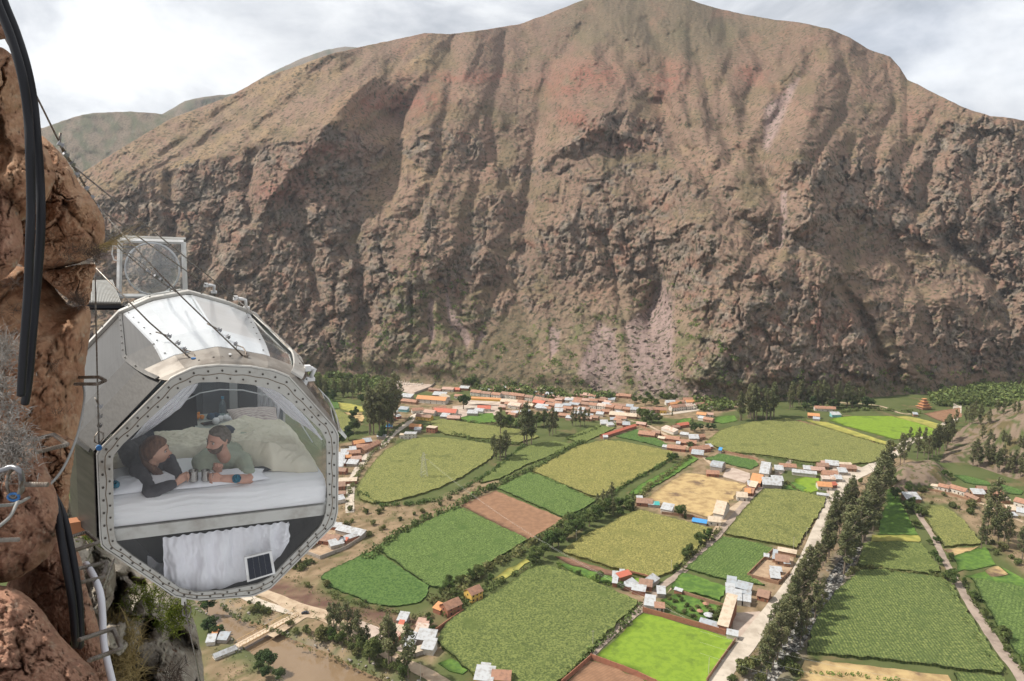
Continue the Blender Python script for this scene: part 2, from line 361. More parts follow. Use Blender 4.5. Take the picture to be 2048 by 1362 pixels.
        for sx_, sy_, am, gr in ((54, 96, .0105, .0060), (21, 44, .0046, .0036), (9, 17, .0018, .0016)):
            f1_, f2_, h_ = worley(qx / sx_ + qy / 400, qy / sy_, int(sx_)); rel += ck * (am * (h_ - .5) * sstep(0, .22, f2_ - f1_) + gr * np.exp(-((f2_ - f1_) / .10) ** 2))
        rel += (0.0007 + .0011 * cl) * fbm(U / 5.5, V / 6.5, 3, seed + 14) * (1 - .7 * scree) * amp
    else:
        rel += -0.012 * ridged(wx / 90, wy / 60, 5, seed + 11) - .002 * fbm(U / 9, V / 9, 3, seed + 14)
    Y = Y * (1 + rel)
    X_ = (U - 1024) / F; y_ = -(V - 681) / F
    k = CP + y_ * SP; Px = X_ / k * Y; Pz = H + (-SP + y_ * CP) / k * Y
    dYv = np.gradient(Y, axis=0); dzv = np.gradient(Pz, axis=0); st_ = dzv / np.maximum(dYv, .15); st_ = np.where(dYv < .15, 4, st_)
    for _ in range(2): st_ = (st_ + np.roll(st_, 1, 1) + np.roll(st_, -1, 1) + np.roll(st_, 1, 0) + np.roll(st_, -1, 0)) / 5
    steep = sstep(.95, 2.2, np.clip(st_, 0, 4))
    # ---- what the ground is made of
    pat = fbm(U / 130, V / 90, 4, seed + 21); fine = fbm(U / 9, V / 7, 4, seed + 22); mid = fbm(wx / 26, wy / 22, 4, seed + 23)
    def c(*a): return np.array(a)[None, None, :]
    def lerp(a, b, f): return a * (1 - f[..., None]) + b * f[..., None]
    grass = lerp(c(.205, .136, .100), c(.150, .103, .077), sstep(-.3, .4, pat))
    grass = lerp(grass, c(.232, .168, .108), sstep(.02, .5, mid + .25 * sstep(900, 300, U)) * .75)
    grass = lerp(grass, c(.150, .094, .068), sstep(350, 60, V) * .55 * sstep(500, 1100, U))
    grass = lerp(grass, c(.105, .096, .044), sstep(-.05, .4, fbm(U / 70, V / 50, 4, seed + 27)) * .45)
    grass = lerp(grass, c(.090, .082, .050), blob(wx, wy, [(1100,40),(1200,-20),(1380,-20),(1500,40),(1620,60),(1500,95),(1400,130),(1300,115),(1180,80)], 25) * .55)
    rock = lerp(c(.190, .130, .098), c(.150, .126, .104), sstep(-.25, .35, mid))
    rock = lerp(rock, c(.215, .110, .076), sstep(.08, .42, fbm(wx / 45, wy / 30, 4, seed + 24)) * .65)
    rock = lerp(rock, c(.290, .240, .190), sstep(.10, .5, fbm(wx / 14, wy / 30, 4, seed + 25)) * .6)
    rock = lerp(rock, c(.085, .074, .064), sstep(.25, .6, fbm(wx / 10, wy / 26, 4, seed + 26)) * .7)
    rkf = sstep(.30, .70, cl * .62 + .38 * steep * sstep(.02, .3, cl + .3 * low * (far is None)) + .22 * fine) if far is None else sstep(.3, .62, cl)
    colr = lerp(grass, rock, rkf)
    if far is None:
        colr = lerp(colr, c(.262, .182, .105), sstep(.25, .8, rib2) * lf * .75 * (1 - rkf) * sstep(-.3, .3, pat))
        for (cx, cy), _, (rx, ry) in REDS:
            m_ = np.exp(-(((wx - cx) / rx) ** 2 + ((wy - cy) / ry) ** 2)) * sstep(-.5, .2, mid); colr = lerp(colr, c(.215, .092, .068), np.clip(m_ * .8, 0, .8))
        colr = lerp(colr, lerp(c(.255, .185, .165), c(.205, .148, .132), sstep(-.2, .3, fine)), scree)
        colr = lerp(colr, c(.205, .150, .105), apr * .55 * (1 - scree)); colr = lerp(colr, c(.225, .118, .085), sstep(.16, .5, fbm(U / 85, V / 50, 4, 909)) * sstep(480, 250, V) * .45)
        fg = blob(wx, wy, [(780,560),(1060,640),(1160,620),(1300,640),(1440,690),(1480,760),(1480,820),(600,800),(620,740),(760,690)], 30) * sstep(-.15, .35, fbm(U / 30, V / 16, 4, seed + 28))
        colr = lerp(colr, c(.085, .100, .038), fg * .62 * (1 - scree * .8))
        colr = lerp(colr, c(.115, .088, .055), blob(wx, wy, [(1000,645),(1035,600),(1080,720),(1085,755),(935,755),(955,700)], 8) * .8)
        colr = lerp(colr, c(.105, .115, .045), sstep(735, 790, V) * .5 * sstep(-.3, .2, fine))
    else:
        colr = lerp(c(.155, .118, .085), c(.085, .088, .050), sstep(-.2, .3, mid)); colr = lerp(colr, c(.20, .17, .15), sstep(.2, .5, fine) * .5)
    # ---- the crest turns over and falls away behind
    V3 = np.stack([Px, Y, Pz], -1)
    extra = []
    for kk, (dy, dz) in enumerate(((40, 3), (120, -20), (300, -150), (420, -260))):
        q = V3[-1].copy(); q[:, 1] += dy; q[:, 2] += dz; extra.append(q)
    V3 = np.concatenate([V3, np.stack(extra)], 0); colr = np.concatenate([colr, np.repeat(colr[-1:], 4, 0)], 0)
    low_ = V3[0:1].copy(); low_[..., 1] -= 40; low_[..., 2] -= 30; V3 = np.concatenate([low_, V3], 0); colr = np.concatenate([colr[:1], colr], 0)
    o = mesh_np(name, V3.reshape(-1, 3), grid_faces(nv + 5, nu), True, mat('mountain ground', attr='tint', rough=.95, spec=.1,
                col2=(.072, .064, .042), nscale=.14, ndet=4, mixr=(.51, .62), bump=.8, bscale=.09, bdist=5.0, col3=(.26, .20, .13), scale3=.16, mix3=(.60, .72)), cols=colr.reshape(-1, 3))
    tag(o, kind='structure'); return U, V, V3[1:nv + 1], cl, scree
MU, MV, MP, MCL, MSC = mountain(-260, 2420, 1340, 400, SKY, BASE, 3, 'mountain')
def on_mountain(u, v):
    i = int(np.clip(np.searchsorted(MU[0], u), 1, MU.shape[1] - 1)); j = int(np.argmin(np.abs(MV[:, i] - v))); return MP[j, i]
HB = [(-500,620),(2500,620)]
mountain(-200, 700, 260, 90, [(-200,262),(85,256),(130,240),(165,229),(200,225),(260,223),(310,226),(360,236),(420,262),(520,300),(700,400)], HB, 71, 'hill', far=2300)
mountain(200, 800, 200, 80, [(200,300),(310,236),(335,222),(370,202),(400,195),(440,190),(480,186),(560,190),(700,230),(800,300)], HB, 81, 'hill', far=3000)
mountain(380, 900, 180, 70, [(380,240),(480,182),(540,146),(600,118),(650,100),(690,93),(730,96),(800,120),(900,200)], HB, 91, 'hill', far=3700)
# ================================================================ THE VALLEY FLOOR
def Gp(pts, z=0.0): return [G(u, v, z) for u, v in pts]
RIVER = Gp([(250,1040),(300,1030),(345,1070),(417,1198),(435,1204),(459,1234),(529,1252),(576,1278),(623,1296),(664,1311),(708,1337),(763,1362),(850,1400),(930,1440),(700,1480),(600,1400),(560,1340),(497,1299),(467,1272),(424,1234),(400,1210),(330,1130)], -3)
STREAM_L = Gp([(1716,1060),(1706,1100),(1690,1125),(1668,1160),(1650,1195),(1622,1225),(1600,1262),(1572,1300),(1545,1335),(1515,1380)])
def road_poly(pts, w):
    L_, R_ = [], []
    for i, p in enumerate(pts):
        a = pts[max(i - 1, 0)]; b = pts[min(i + 1, len(pts) - 1)]
        d = Vector((b[0] - a[0], b[1] - a[1])).normalized(); ww = (w[i] if isinstance(w, list) else w) / 2
        L_.append((p[0] - d.y * ww, p[1] + d.x * ww)); R_.append((p[0] + d.y * ww, p[1] - d.x * ww))
    return L_, R_
def smooth_line(pts, n=5):
    pts = [Vector((*p, 0)) for p in pts]; out = []
    for i in range(len(pts) - 1):
        p0, p1, p2, p3 = pts[max(i - 1, 0)], pts[i], pts[i + 1], pts[min(i + 2, len(pts) - 1)]
        for k in range(n):
            t = k / n; out.append(0.5 * ((2 * p1) + (-p0 + p2) * t + (2 * p0 - 5 * p1 + 4 * p2 - p3) * t * t + (-p0 + 3 * p1 - 3 * p2 + p3) * t ** 3))
    out.append(pts[-1]); return [(p.x, p.y) for p in out]
sl, sr = road_poly(smooth_line(STREAM_L), 8.5); STREAM = sl + sr[::-1]
gx = np.concatenate([np.linspace(-3000, -720, 20), np.arange(-700, 1300, 4.5), np.linspace(1320, 3500, 20)])
gy = np.concatenate([np.linspace(60, 240, 12), np.arange(250, 1150, 4.5), np.linspace(1160, 2500, 40)])
GX, GY = np.meshgrid(gx, gy)
rd = poly_sd(GX, GY, RIVER); sd = poly_sd(GX, GY, STREAM)
GZ = -5.5 * sstep(7, -5, rd) - 1.9 * sstep(3.5, -2.5, sd) + .16 * fbm(GX / 25, GY / 25, 3, 5) * sstep(0, 20, rd) - .25
GZ -= .5 * sstep(1160, 1500, GY)
def gmask(pts, soft): return 1 - sstep(-soft, soft, poly_sd(GX + 6 * fbm(GX / 20, GY / 20, 2, 50), GY + 6 * fbm(GX / 20, GY / 20, 2, 51), Gp(pts)))
gn = fbm(GX / 30, GY / 30, 4, 60); gf = fbm(GX / 7, GY / 7, 3, 61)
def L3(a, b, f): return a * (1 - f[..., None]) + np.array(b)[None, None, :] * f[..., None]
gc = L3(np.broadcast_to(np.array((.085, .098, .036))[None, None, :], (*GX.shape, 3)), (.055, .075, .022), sstep(-.2, .3, gn))
gc = L3(gc, (.20, .135, .080), sstep(.12, .42, gn + .35 * gf) * .55)
dry = np.zeros(GX.shape)
for poly in ([(560,1000),(700,1000),(760,1010),(850,1010),(960,960),(1000,960),(990,985),(900,1020),(800,1060),(760,1090),(640,1160),(640,1190),(720,1230),(860,1230),(900,1200),(905,1215),(850,1262),(640,1262),(440,1180),(430,1100)],
             [(440,1175),(640,1225),(730,1290),(880,1400),(700,1400),(560,1270),(430,1210)], [(430,1280),(520,1310),(600,1400),(420,1400),(400,1300)],
             [(1800,960),(1900,970),(2048,1010),(2100,1150),(2060,1150),(1950,1060),(1900,1010),(1840,1000)], [(1740,900),(1860,930),(1900,960),(1800,990),(1760,960)],
             [(1480,1160),(1640,1000),(1760,920),(1740,1000),(1640,1180),(1560,1300),(1460,1400),(1430,1400)], [(770,740),(900,738),(960,760),(900,790),(800,775)],
             [(1200,790),(1320,770),(1420,790),(1500,810),(1400,840),(1260,830)], [(760,800),(1240,800),(1460,810),(1380,830),(1200,842),(1000,820),(860,830),(800,860)],
             [(1200,850),(1420,850),(1500,900),(1540,930),(1440,960),(1340,900),(1250,870)], [(1380,930),(1560,935),(1510,980),(1440,1060),(1250,1010)], [(640,900),(780,860),(800,870),(720,960),(690,1010),(620,1000)],
             [(1480,1120),(1560,1090),(1600,1120),(1540,1190),(1490,1160)], [(1470,1180),(1520,1190),(1480,1280),(1440,1270)], [(1180,1180),(1300,1170),(1330,1200),(1280,1215)], [(800,1240),(900,1290),(860,1330),(700,1260)]):
    dry = np.maximum(dry, gmask(poly, 5))
dc = L3(np.broadcast_to(np.array((.245, .175, .110))[None, None, :], (*GX.shape, 3)), (.135, .098, .055), sstep(-.2, .35, gf + .3 * gn)); dc = L3(dc, (.075, .082, .030), sstep(.08, .40, fbm(GX / 13, GY / 13, 4, 66)) * .75)
gc = gc * (1 - dry[..., None]) + dc * dry[..., None]
scar = gmask([(545,1150),(640,1188),(660,1200),(780,1225),(900,1262),(880,1275),(740,1245),(620,1215),(520,1180)], 3); gc = L3(gc, (.105, .058, .044), scar * (.6 + .4 * sstep(-.2, .2, gf)))
bank = sstep(9, 2, np.minimum(rd, sd)); gc = L3(gc, (.20, .165, .125), bank * sstep(-.3, .1, gf)); gc = L3(gc, (.085, .10, .040), sstep(22, 8, rd) * sstep(-.1, .2, gn + gf * .4) * .9)
GZ -= .0
ground = mesh_np('ground', np.stack([GX, GY, GZ], -1).reshape(-1, 3), grid_faces(*GX.shape), True,
                 mat('valley ground', attr='tint', rough=.95, spec=.1, col2=(.070, .075, .030), nscale=.32, ndet=4, mixr=(.56, .72), bump=.7, bscale=.5, bdist=.35), cols=gc.reshape(-1, 3))
tag(ground, kind='structure')

def sheet(name, poly, z, m, step=None, kind=None, label=None, amp=0.0, seed=0, skirt=0.0, nsc=2.2, rows=None, parent=None, tops=None):
    """a sheet cut to a polygon; with a step it gets inner points that noise lifts, with a skirt it gets sides"""
    poly = [tuple(p) for p in poly]
    if step:
        dense = []
        for i in range(len(poly)):
            a, b = Vector(poly[i]), Vector(poly[(i + 1) % len(poly)]); n = max(1, int((b - a).length / step))
            for k in range(n): dense.append(tuple(a + (b - a) * k / n))
        dn = np.array(dense); wob = (.35 if amp > .2 else .2) * step
        dn = dn + np.stack([perlin(dn[:, 0] / 5, dn[:, 1] / 5, 3), perlin(dn[:, 0] / 5, dn[:, 1] / 5, 4)], -1) * wob * 2
        P_ = np.array(dn)
        xs = np.arange(P_[:, 0].min(), P_[:, 0].max(), step); ys = np.arange(P_[:, 1].min(), P_[:, 1].max(), step)
        X_, Y_ = np.meshgrid(xs, ys); rs = np.random.RandomState(seed); X_ = X_ + rs.uniform(-.3, .3, X_.shape) * step; Y_ = Y_ + rs.uniform(-.3, .3, Y_.shape) * step
        ins = poly_sd(X_, Y_, P_) < -step * .5; inner = np.stack([X_[ins], Y_[ins]], -1); nb = len(P_)
        pts = np.concatenate([P_, inner])
        vs, _, fs, *_ = delaunay_2d_cdt([Vector(p) for p in pts], [(i, (i + 1) % nb) for i in range(nb)], [], 1, 1e-4)
        V2 = np.array([tuple(v) for v in vs]); Fc = np.array([tuple(f) for f in fs if len(f) == 3])
    else:
        vs, _, fs, *_ = delaunay_2d_cdt([Vector(p) for p in poly], [(i, (i + 1) % len(poly)) for i in range(len(poly))], [], 1, 1e-4)
        V2 = np.array([tuple(v) for v in vs]); Fc = np.array([tuple(f) for f in fs if len(f) == 3]); nb = len(poly)
    a = V2[Fc]; ar = (a[:, 1, 0] - a[:, 0, 0]) * (a[:, 2, 1] - a[:, 0, 1]) - (a[:, 2, 0] - a[:, 0, 0]) * (a[:, 1, 1] - a[:, 0, 1]); Fc[ar < 0] = Fc[ar < 0][:, ::-1]
    zz = np.full(len(V2), float(z))
    if amp: zz = zz + amp * (fbm(V2[:, 0] / nsc, V2[:, 1] / nsc, 3, seed) + .5 * fbm(V2[:, 0] / 14, V2[:, 1] / 14, 2, seed + 3))
    V3 = np.concatenate([V2, zz[:, None]], 1)
    if skirt:
        n0 = len(V3); ring = V3[:nb].copy(); ring[:, 2] = z - skirt; V3 = np.concatenate([V3, ring])
        i = np.arange(nb); j = (i + 1) % nb
        Fc = np.concatenate([Fc, np.stack([i, n0 + i, n0 + j], -1), np.stack([i, n0 + j, j], -1)])
        a_ = (P_[:, 0] * np.roll(P_[:, 1], -1) - P_[:, 1] * np.roll(P_[:, 0], -1)).sum() if step else 1
    o = mesh_np(name, V3, Fc, False, m, parent)
    return tag(o, label, kind=kind)

# river, stream and their water
water = mat('muddy water', (.205, .142, .086), .06, col2=(.180, .122, .072), nscale=.03, mixr=(.35, .65), bump=.12, bscale=.35, bdist=.15, spec=.35)
wp = [(p[0], p[1]) for p in RIVER]; cx_ = sum(p[0] for p in wp) / len(wp)
def grow(poly, d):
    out = []; n = len(poly); ar = sum(poly[i][0] * poly[(i+1) % n][1] - poly[(i+1) % n][0] * poly[i][1] for i in range(n)); sgn = 1 if ar > 0 else -1
    for i in range(n):
        a, b, c = Vector(poly[i - 1]), Vector(poly[i]), Vector(poly[(i + 1) % n]); t = ((b - a).normalized() + (c - b).normalized())
        t = t.normalized() if t.length > 1e-6 else Vector((1, 0)); out.append((b.x + sgn * t.y * d, b.y - sgn * t.x * d))
    return out
sheet('river', grow(RIVER, 7), -3.0, water, kind='structure')
sheet('stream', grow(STREAM, 2.2), -1.25, mat('stream water', (.055, .052, .046), .25, col2=(.38, .37, .34), nscale=.35, ndet=6, mixr=(.50, .60), bump=.5, bscale=1.2, bdist=.3), kind='structure')

# roads, lanes, yards
R_DIRT = mat('dirt road', (.40, .31, .22), .95, col2=(.30, .22, .15), nscale=.15, mixr=(.4, .65), bump=.3, bscale=1.2, bdist=.1, spec=.1)
R_PALE = mat('gravel road', (.46, .40, .33), .95, col2=(.34, .29, .235), nscale=.10, mixr=(.4, .65), bump=.3, bscale=1.2, bdist=.1, spec=.1)
R_GREY = mat('lane surface', (.30, .24, .195), .95, col2=(.21, .165, .135), nscale=.12, mixr=(.4, .65), bump=.3, bscale=1.2, bdist=.1, spec=.1)
def road(name, pts, w, m, z=.03, n=5):
    g = smooth_line(Gp(pts), n); a, b = road_poly(g, w if not isinstance(w, list) else list(np.interp(np.arange(len(g)), np.linspace(0, len(g) - 1, len(w)), w)))
    a = [(x + .5 * float(perlin(x / 6, y / 6, 7)), y + .5 * float(perlin(x / 6, y / 6, 8))) for x, y in a]; b = [(x + .5 * float(perlin(x / 6, y / 6, 9)), y + .5 * float(perlin(x / 6, y / 6, 10))) for x, y in b]
    V3 = [(x, y, z) for x, y in a] + [(x, y, z) for x, y in b]; k = len(a)
    o = mesh_np(name, V3, [(i, i + 1 + 0, k + i + 1, k + i) for i in range(k - 1)][::1], False, m)
    return tag(o, kind='structure')
road('road', [(1380,1440),(1445,1345),(1490,1292),(1535,1232),(1583,1170),(1612,1120),(1640,1060),(1664,1008),(1690,962),(1745,934),(1790,905),(1822,880),(1862,866),(1890,850),(1912,830),(1915,800)], [10,10,10,9.5,9.5,10,11,13,14,12,11,10,10,10,10], R_PALE, .05)
road('road', [(425,1150),(480,1175),(540,1190),(600,1218),(650,1232),(700,1262),(760,1298),(800,1322),(850,1345),(905,1380),(980,1430)], [8,8,8,12,8,7,7,7.5,8,8], R_DIRT, .04)
road('road', [(540,1272),(600,1236),(612,1226),(620,1218)], [6,6,10,12], R_DIRT, .055)
road('lane', [(420,1150),(470,1182),(520,1205),(575,1222),(605,1225)], 6, R_PALE, .035)
road('lane', [(1050,1440),(1115,1368),(1185,1305),(1240,1252),(1285,1215),(1325,1172),(1362,1145),(1398,1110),(1432,1075),(1470,1030),(1515,980),(1560,945),(1582,920),(1600,900)], 5.0, R_GREY, .045)
road('lane', [(2085,1420),(2040,1350),(2002,1300),(1968,1250),(1938,1205),(1918,1170),(1900,1140),(1882,1105),(1868,1075),(1848,1045),(1828,1015),(1810,985),(1790,962)], [6.5,6.5,6,5.5,5,4.5,4.5,4.5,4,4], R_GREY, .04)
road('lane', [(1775,978),(1840,974),(1905,985),(1945,1000),(1990,1018),(2060,1050)], 4, R_DIRT, .045)
road('street', [(700,1025),(705,960),(740,905),(762,893),(786,868),(818,845),(835,828),(905,818),(960,812)], [7,8,9,9,8,8,7,7], R_PALE, .035)
road('street', [(940,806),(1010,804),(1110,812),(1220,822),(1300,828),(1350,826),(1400,818),(1470,808),(1500,802)], [12,9,8,8,9,10,10,9], R_PALE, .055)
road('lane', [(1822,828),(1800,826),(1760,812),(1700,806),(1640,806)], 4, R_DIRT, .04)
road('lane', [(1250,840),(1290,848),(1350,880),(1395,905),(1430,935)], 4, R_DIRT, .04)
YARD = mat('bare yard', (.36, .26, .175), .95, col2=(.25, .175, .115), nscale=.2, mixr=(.35, .65), bump=.3, bscale=1, bdist=.1, spec=.1)
PALEG = mat('pale gravel yard', (.43, .35, .29), .95, col2=(.32, .25, .205), nscale=.12, mixr=(.35, .65), bump=.3, bscale=1, bdist=.1, spec=.1)
for nm, pts, m in (('yard', px('C', [(1760,930),(1815,915),(1946,960),(1946,1000),(1905,1035),(1730,985)]), PALEG), ('yard', px('E', [(1480,640),(1560,560),(1640,420),(1760,250),(1900,60),(2040,-40),(2048,20),(1900,150),(1780,320),(1560,520)]), R_DIRT),
                   ('yard', [(905,812),(960,808),(1012,812),(985,838),(905,836)], PALEG), ('yard', [(935,800),(1000,795),(1040,800),(1015,812),(930,810)], PALEG),
                   ('yard', px('B', [(690,220),(790,160),(990,160),(1140,180),(1010,300),(880,345),(780,320),(690,270)]), PALEG), ('yard', px('F', [(60,770),(250,760),(230,860),(90,950),(60,930)]), PALEG),
                   ('yard', px('F', [(200,390),(350,340),(480,350),(470,460),(370,560),(160,520)]), YARD), ('yard', px('A', [(880,180),(1110,240),(1000,330),(820,390),(720,360),(800,250)]), YARD),
                   ('yard', px('C', [(560,270),(700,265),(740,300),(700,345),(560,340)]), YARD), ('yard', px('A', [(1040,800),(1300,900),(1440,960),(1440,1060),(1330,1020),(1180,960)]), PALEG),
                   ('yard', [(1640,950),(1690,925),(1735,938),(1700,975),(1660,1000)], PALEG)):
    sheet(nm, Gp(pts), .022, m, kind='structure')

# fields
def crop(name, a, b, sc, mixr=(.42, .60), c=None, s3=None, bump=1.0, bdist=.5, rows=None):
    m = mat(name, a, .85, col2=b, nscale=sc, ndet=4, mixr=mixr, col3=c, scale3=s3, bump=bump, bscale=sc * 2.2, bdist=bdist, spec=.15)
    if rows is not None and not m.get('rowed'):
        m['rowed'] = 1; N, Lk = m.node_tree.nodes, m.node_tree.links
        tc = N.new('ShaderNodeTexCoord'); mp = N.new('ShaderNodeMapping'); mp.inputs['Rotation'].default_value = (0, 0, rows[0]); Lk.new(tc.outputs['Object'], mp.inputs[0])
        w = N.new('ShaderNodeTexWave'); w.inputs['Scale'].default_value = 0.314 / rows[1] * 1.0; w.inputs['Distortion'].default_value = 1.2; w.inputs['Detail'].default_value = 2; w.inputs['Detail Scale'].default_value = 1.5
        Lk.new(mp.outputs[0], w.inputs[0]); b_ = N['Principled BSDF']; src = b_.inputs['Base Color'].links[0].from_socket
        mx = N.new('ShaderNodeMix'); mx.data_type = 'RGBA'; mx.blend_type = 'MIX'
        r = N.new('ShaderNodeMapRange'); r.inputs[1].default_value = .15; r.inputs[2].default_value = .6; r.inputs[3].default_value = rows[2]; r.inputs[4].default_value = 0
        Lk.new(w.outputs['Fac'], r.inputs[0]); Lk.new(r.outputs[0], mx.inputs[0]); Lk.new(src, mx.inputs[6]); mx.inputs[7].default_value = (*rows[3], 1); Lk.new(mx.outputs[2], b_.inputs['Base Color'])
    return m
RD = (.05, .045, .022)
M_OLIVE = crop('olive maize', (.235, .228, .074), (.090, .106, .032), 1.0, (.35, .62), (.105, .115, .036), .05)
M_OLIVE2 = crop('yellowing maize', (.290, .255, .082), (.120, .122, .036), 1.0, (.34, .60), (.145, .145, .042), .045)
M_GREEN = crop('green maize', (.150, .210, .058), (.048, .080, .020), 1.0, (.36, .62), (.070, .115, .028), .06, rows=(math.radians(40), 2.2, .35, (.04, .07, .02)))
M_DARK = crop('dark leafy crop', (.085, .140, .036), (.042, .082, .020), .8, (.4, .6), bdist=.25)
M_MID = crop('mixed maize', (.170, .195, .058), (.060, .082, .024), .9, (.36, .62), (.085, .110, .03), .05)
M_LIME = crop('lime lawn crop', (.165, .245, .026), (.130, .200, .022), .25, (.4, .62), (.095, .145, .02), .06, bdist=.08)
M_ROW = crop('row maize', (.175, .205, .062), (.070, .100, .028), .6, (.36, .6), (.088, .120, .036), .04, rows=(math.radians(8), 1.75, .62, (.042, .055, .020)))
M_BRIGHT = crop('bright pasture', (.095, .165, .030), (.060, .115, .024), .25, (.4, .6), bdist=.15)
M_SOIL = crop('ploughed soil', (.250, .140, .082), (.190, .105, .062), .22, (.35, .65), bdist=.10, rows=(math.radians(52), 1.6, .35, (.13, .08, .05)))
M_SOILD = crop('dark ploughed soil', (.190, .105, .068), (.14, .078, .05), .3, (.35, .65), bdist=.10)
M_TAN = crop('dry grass field', (.400, .290, .140), (.270, .185, .090), .12, (.38, .66), (.13, .085, .055), .045, bdist=.08)
M_YEL = crop('yellow grass', (.30, .27, .07), (.20, .20, .05), .12, (.35, .65), bdist=.08)
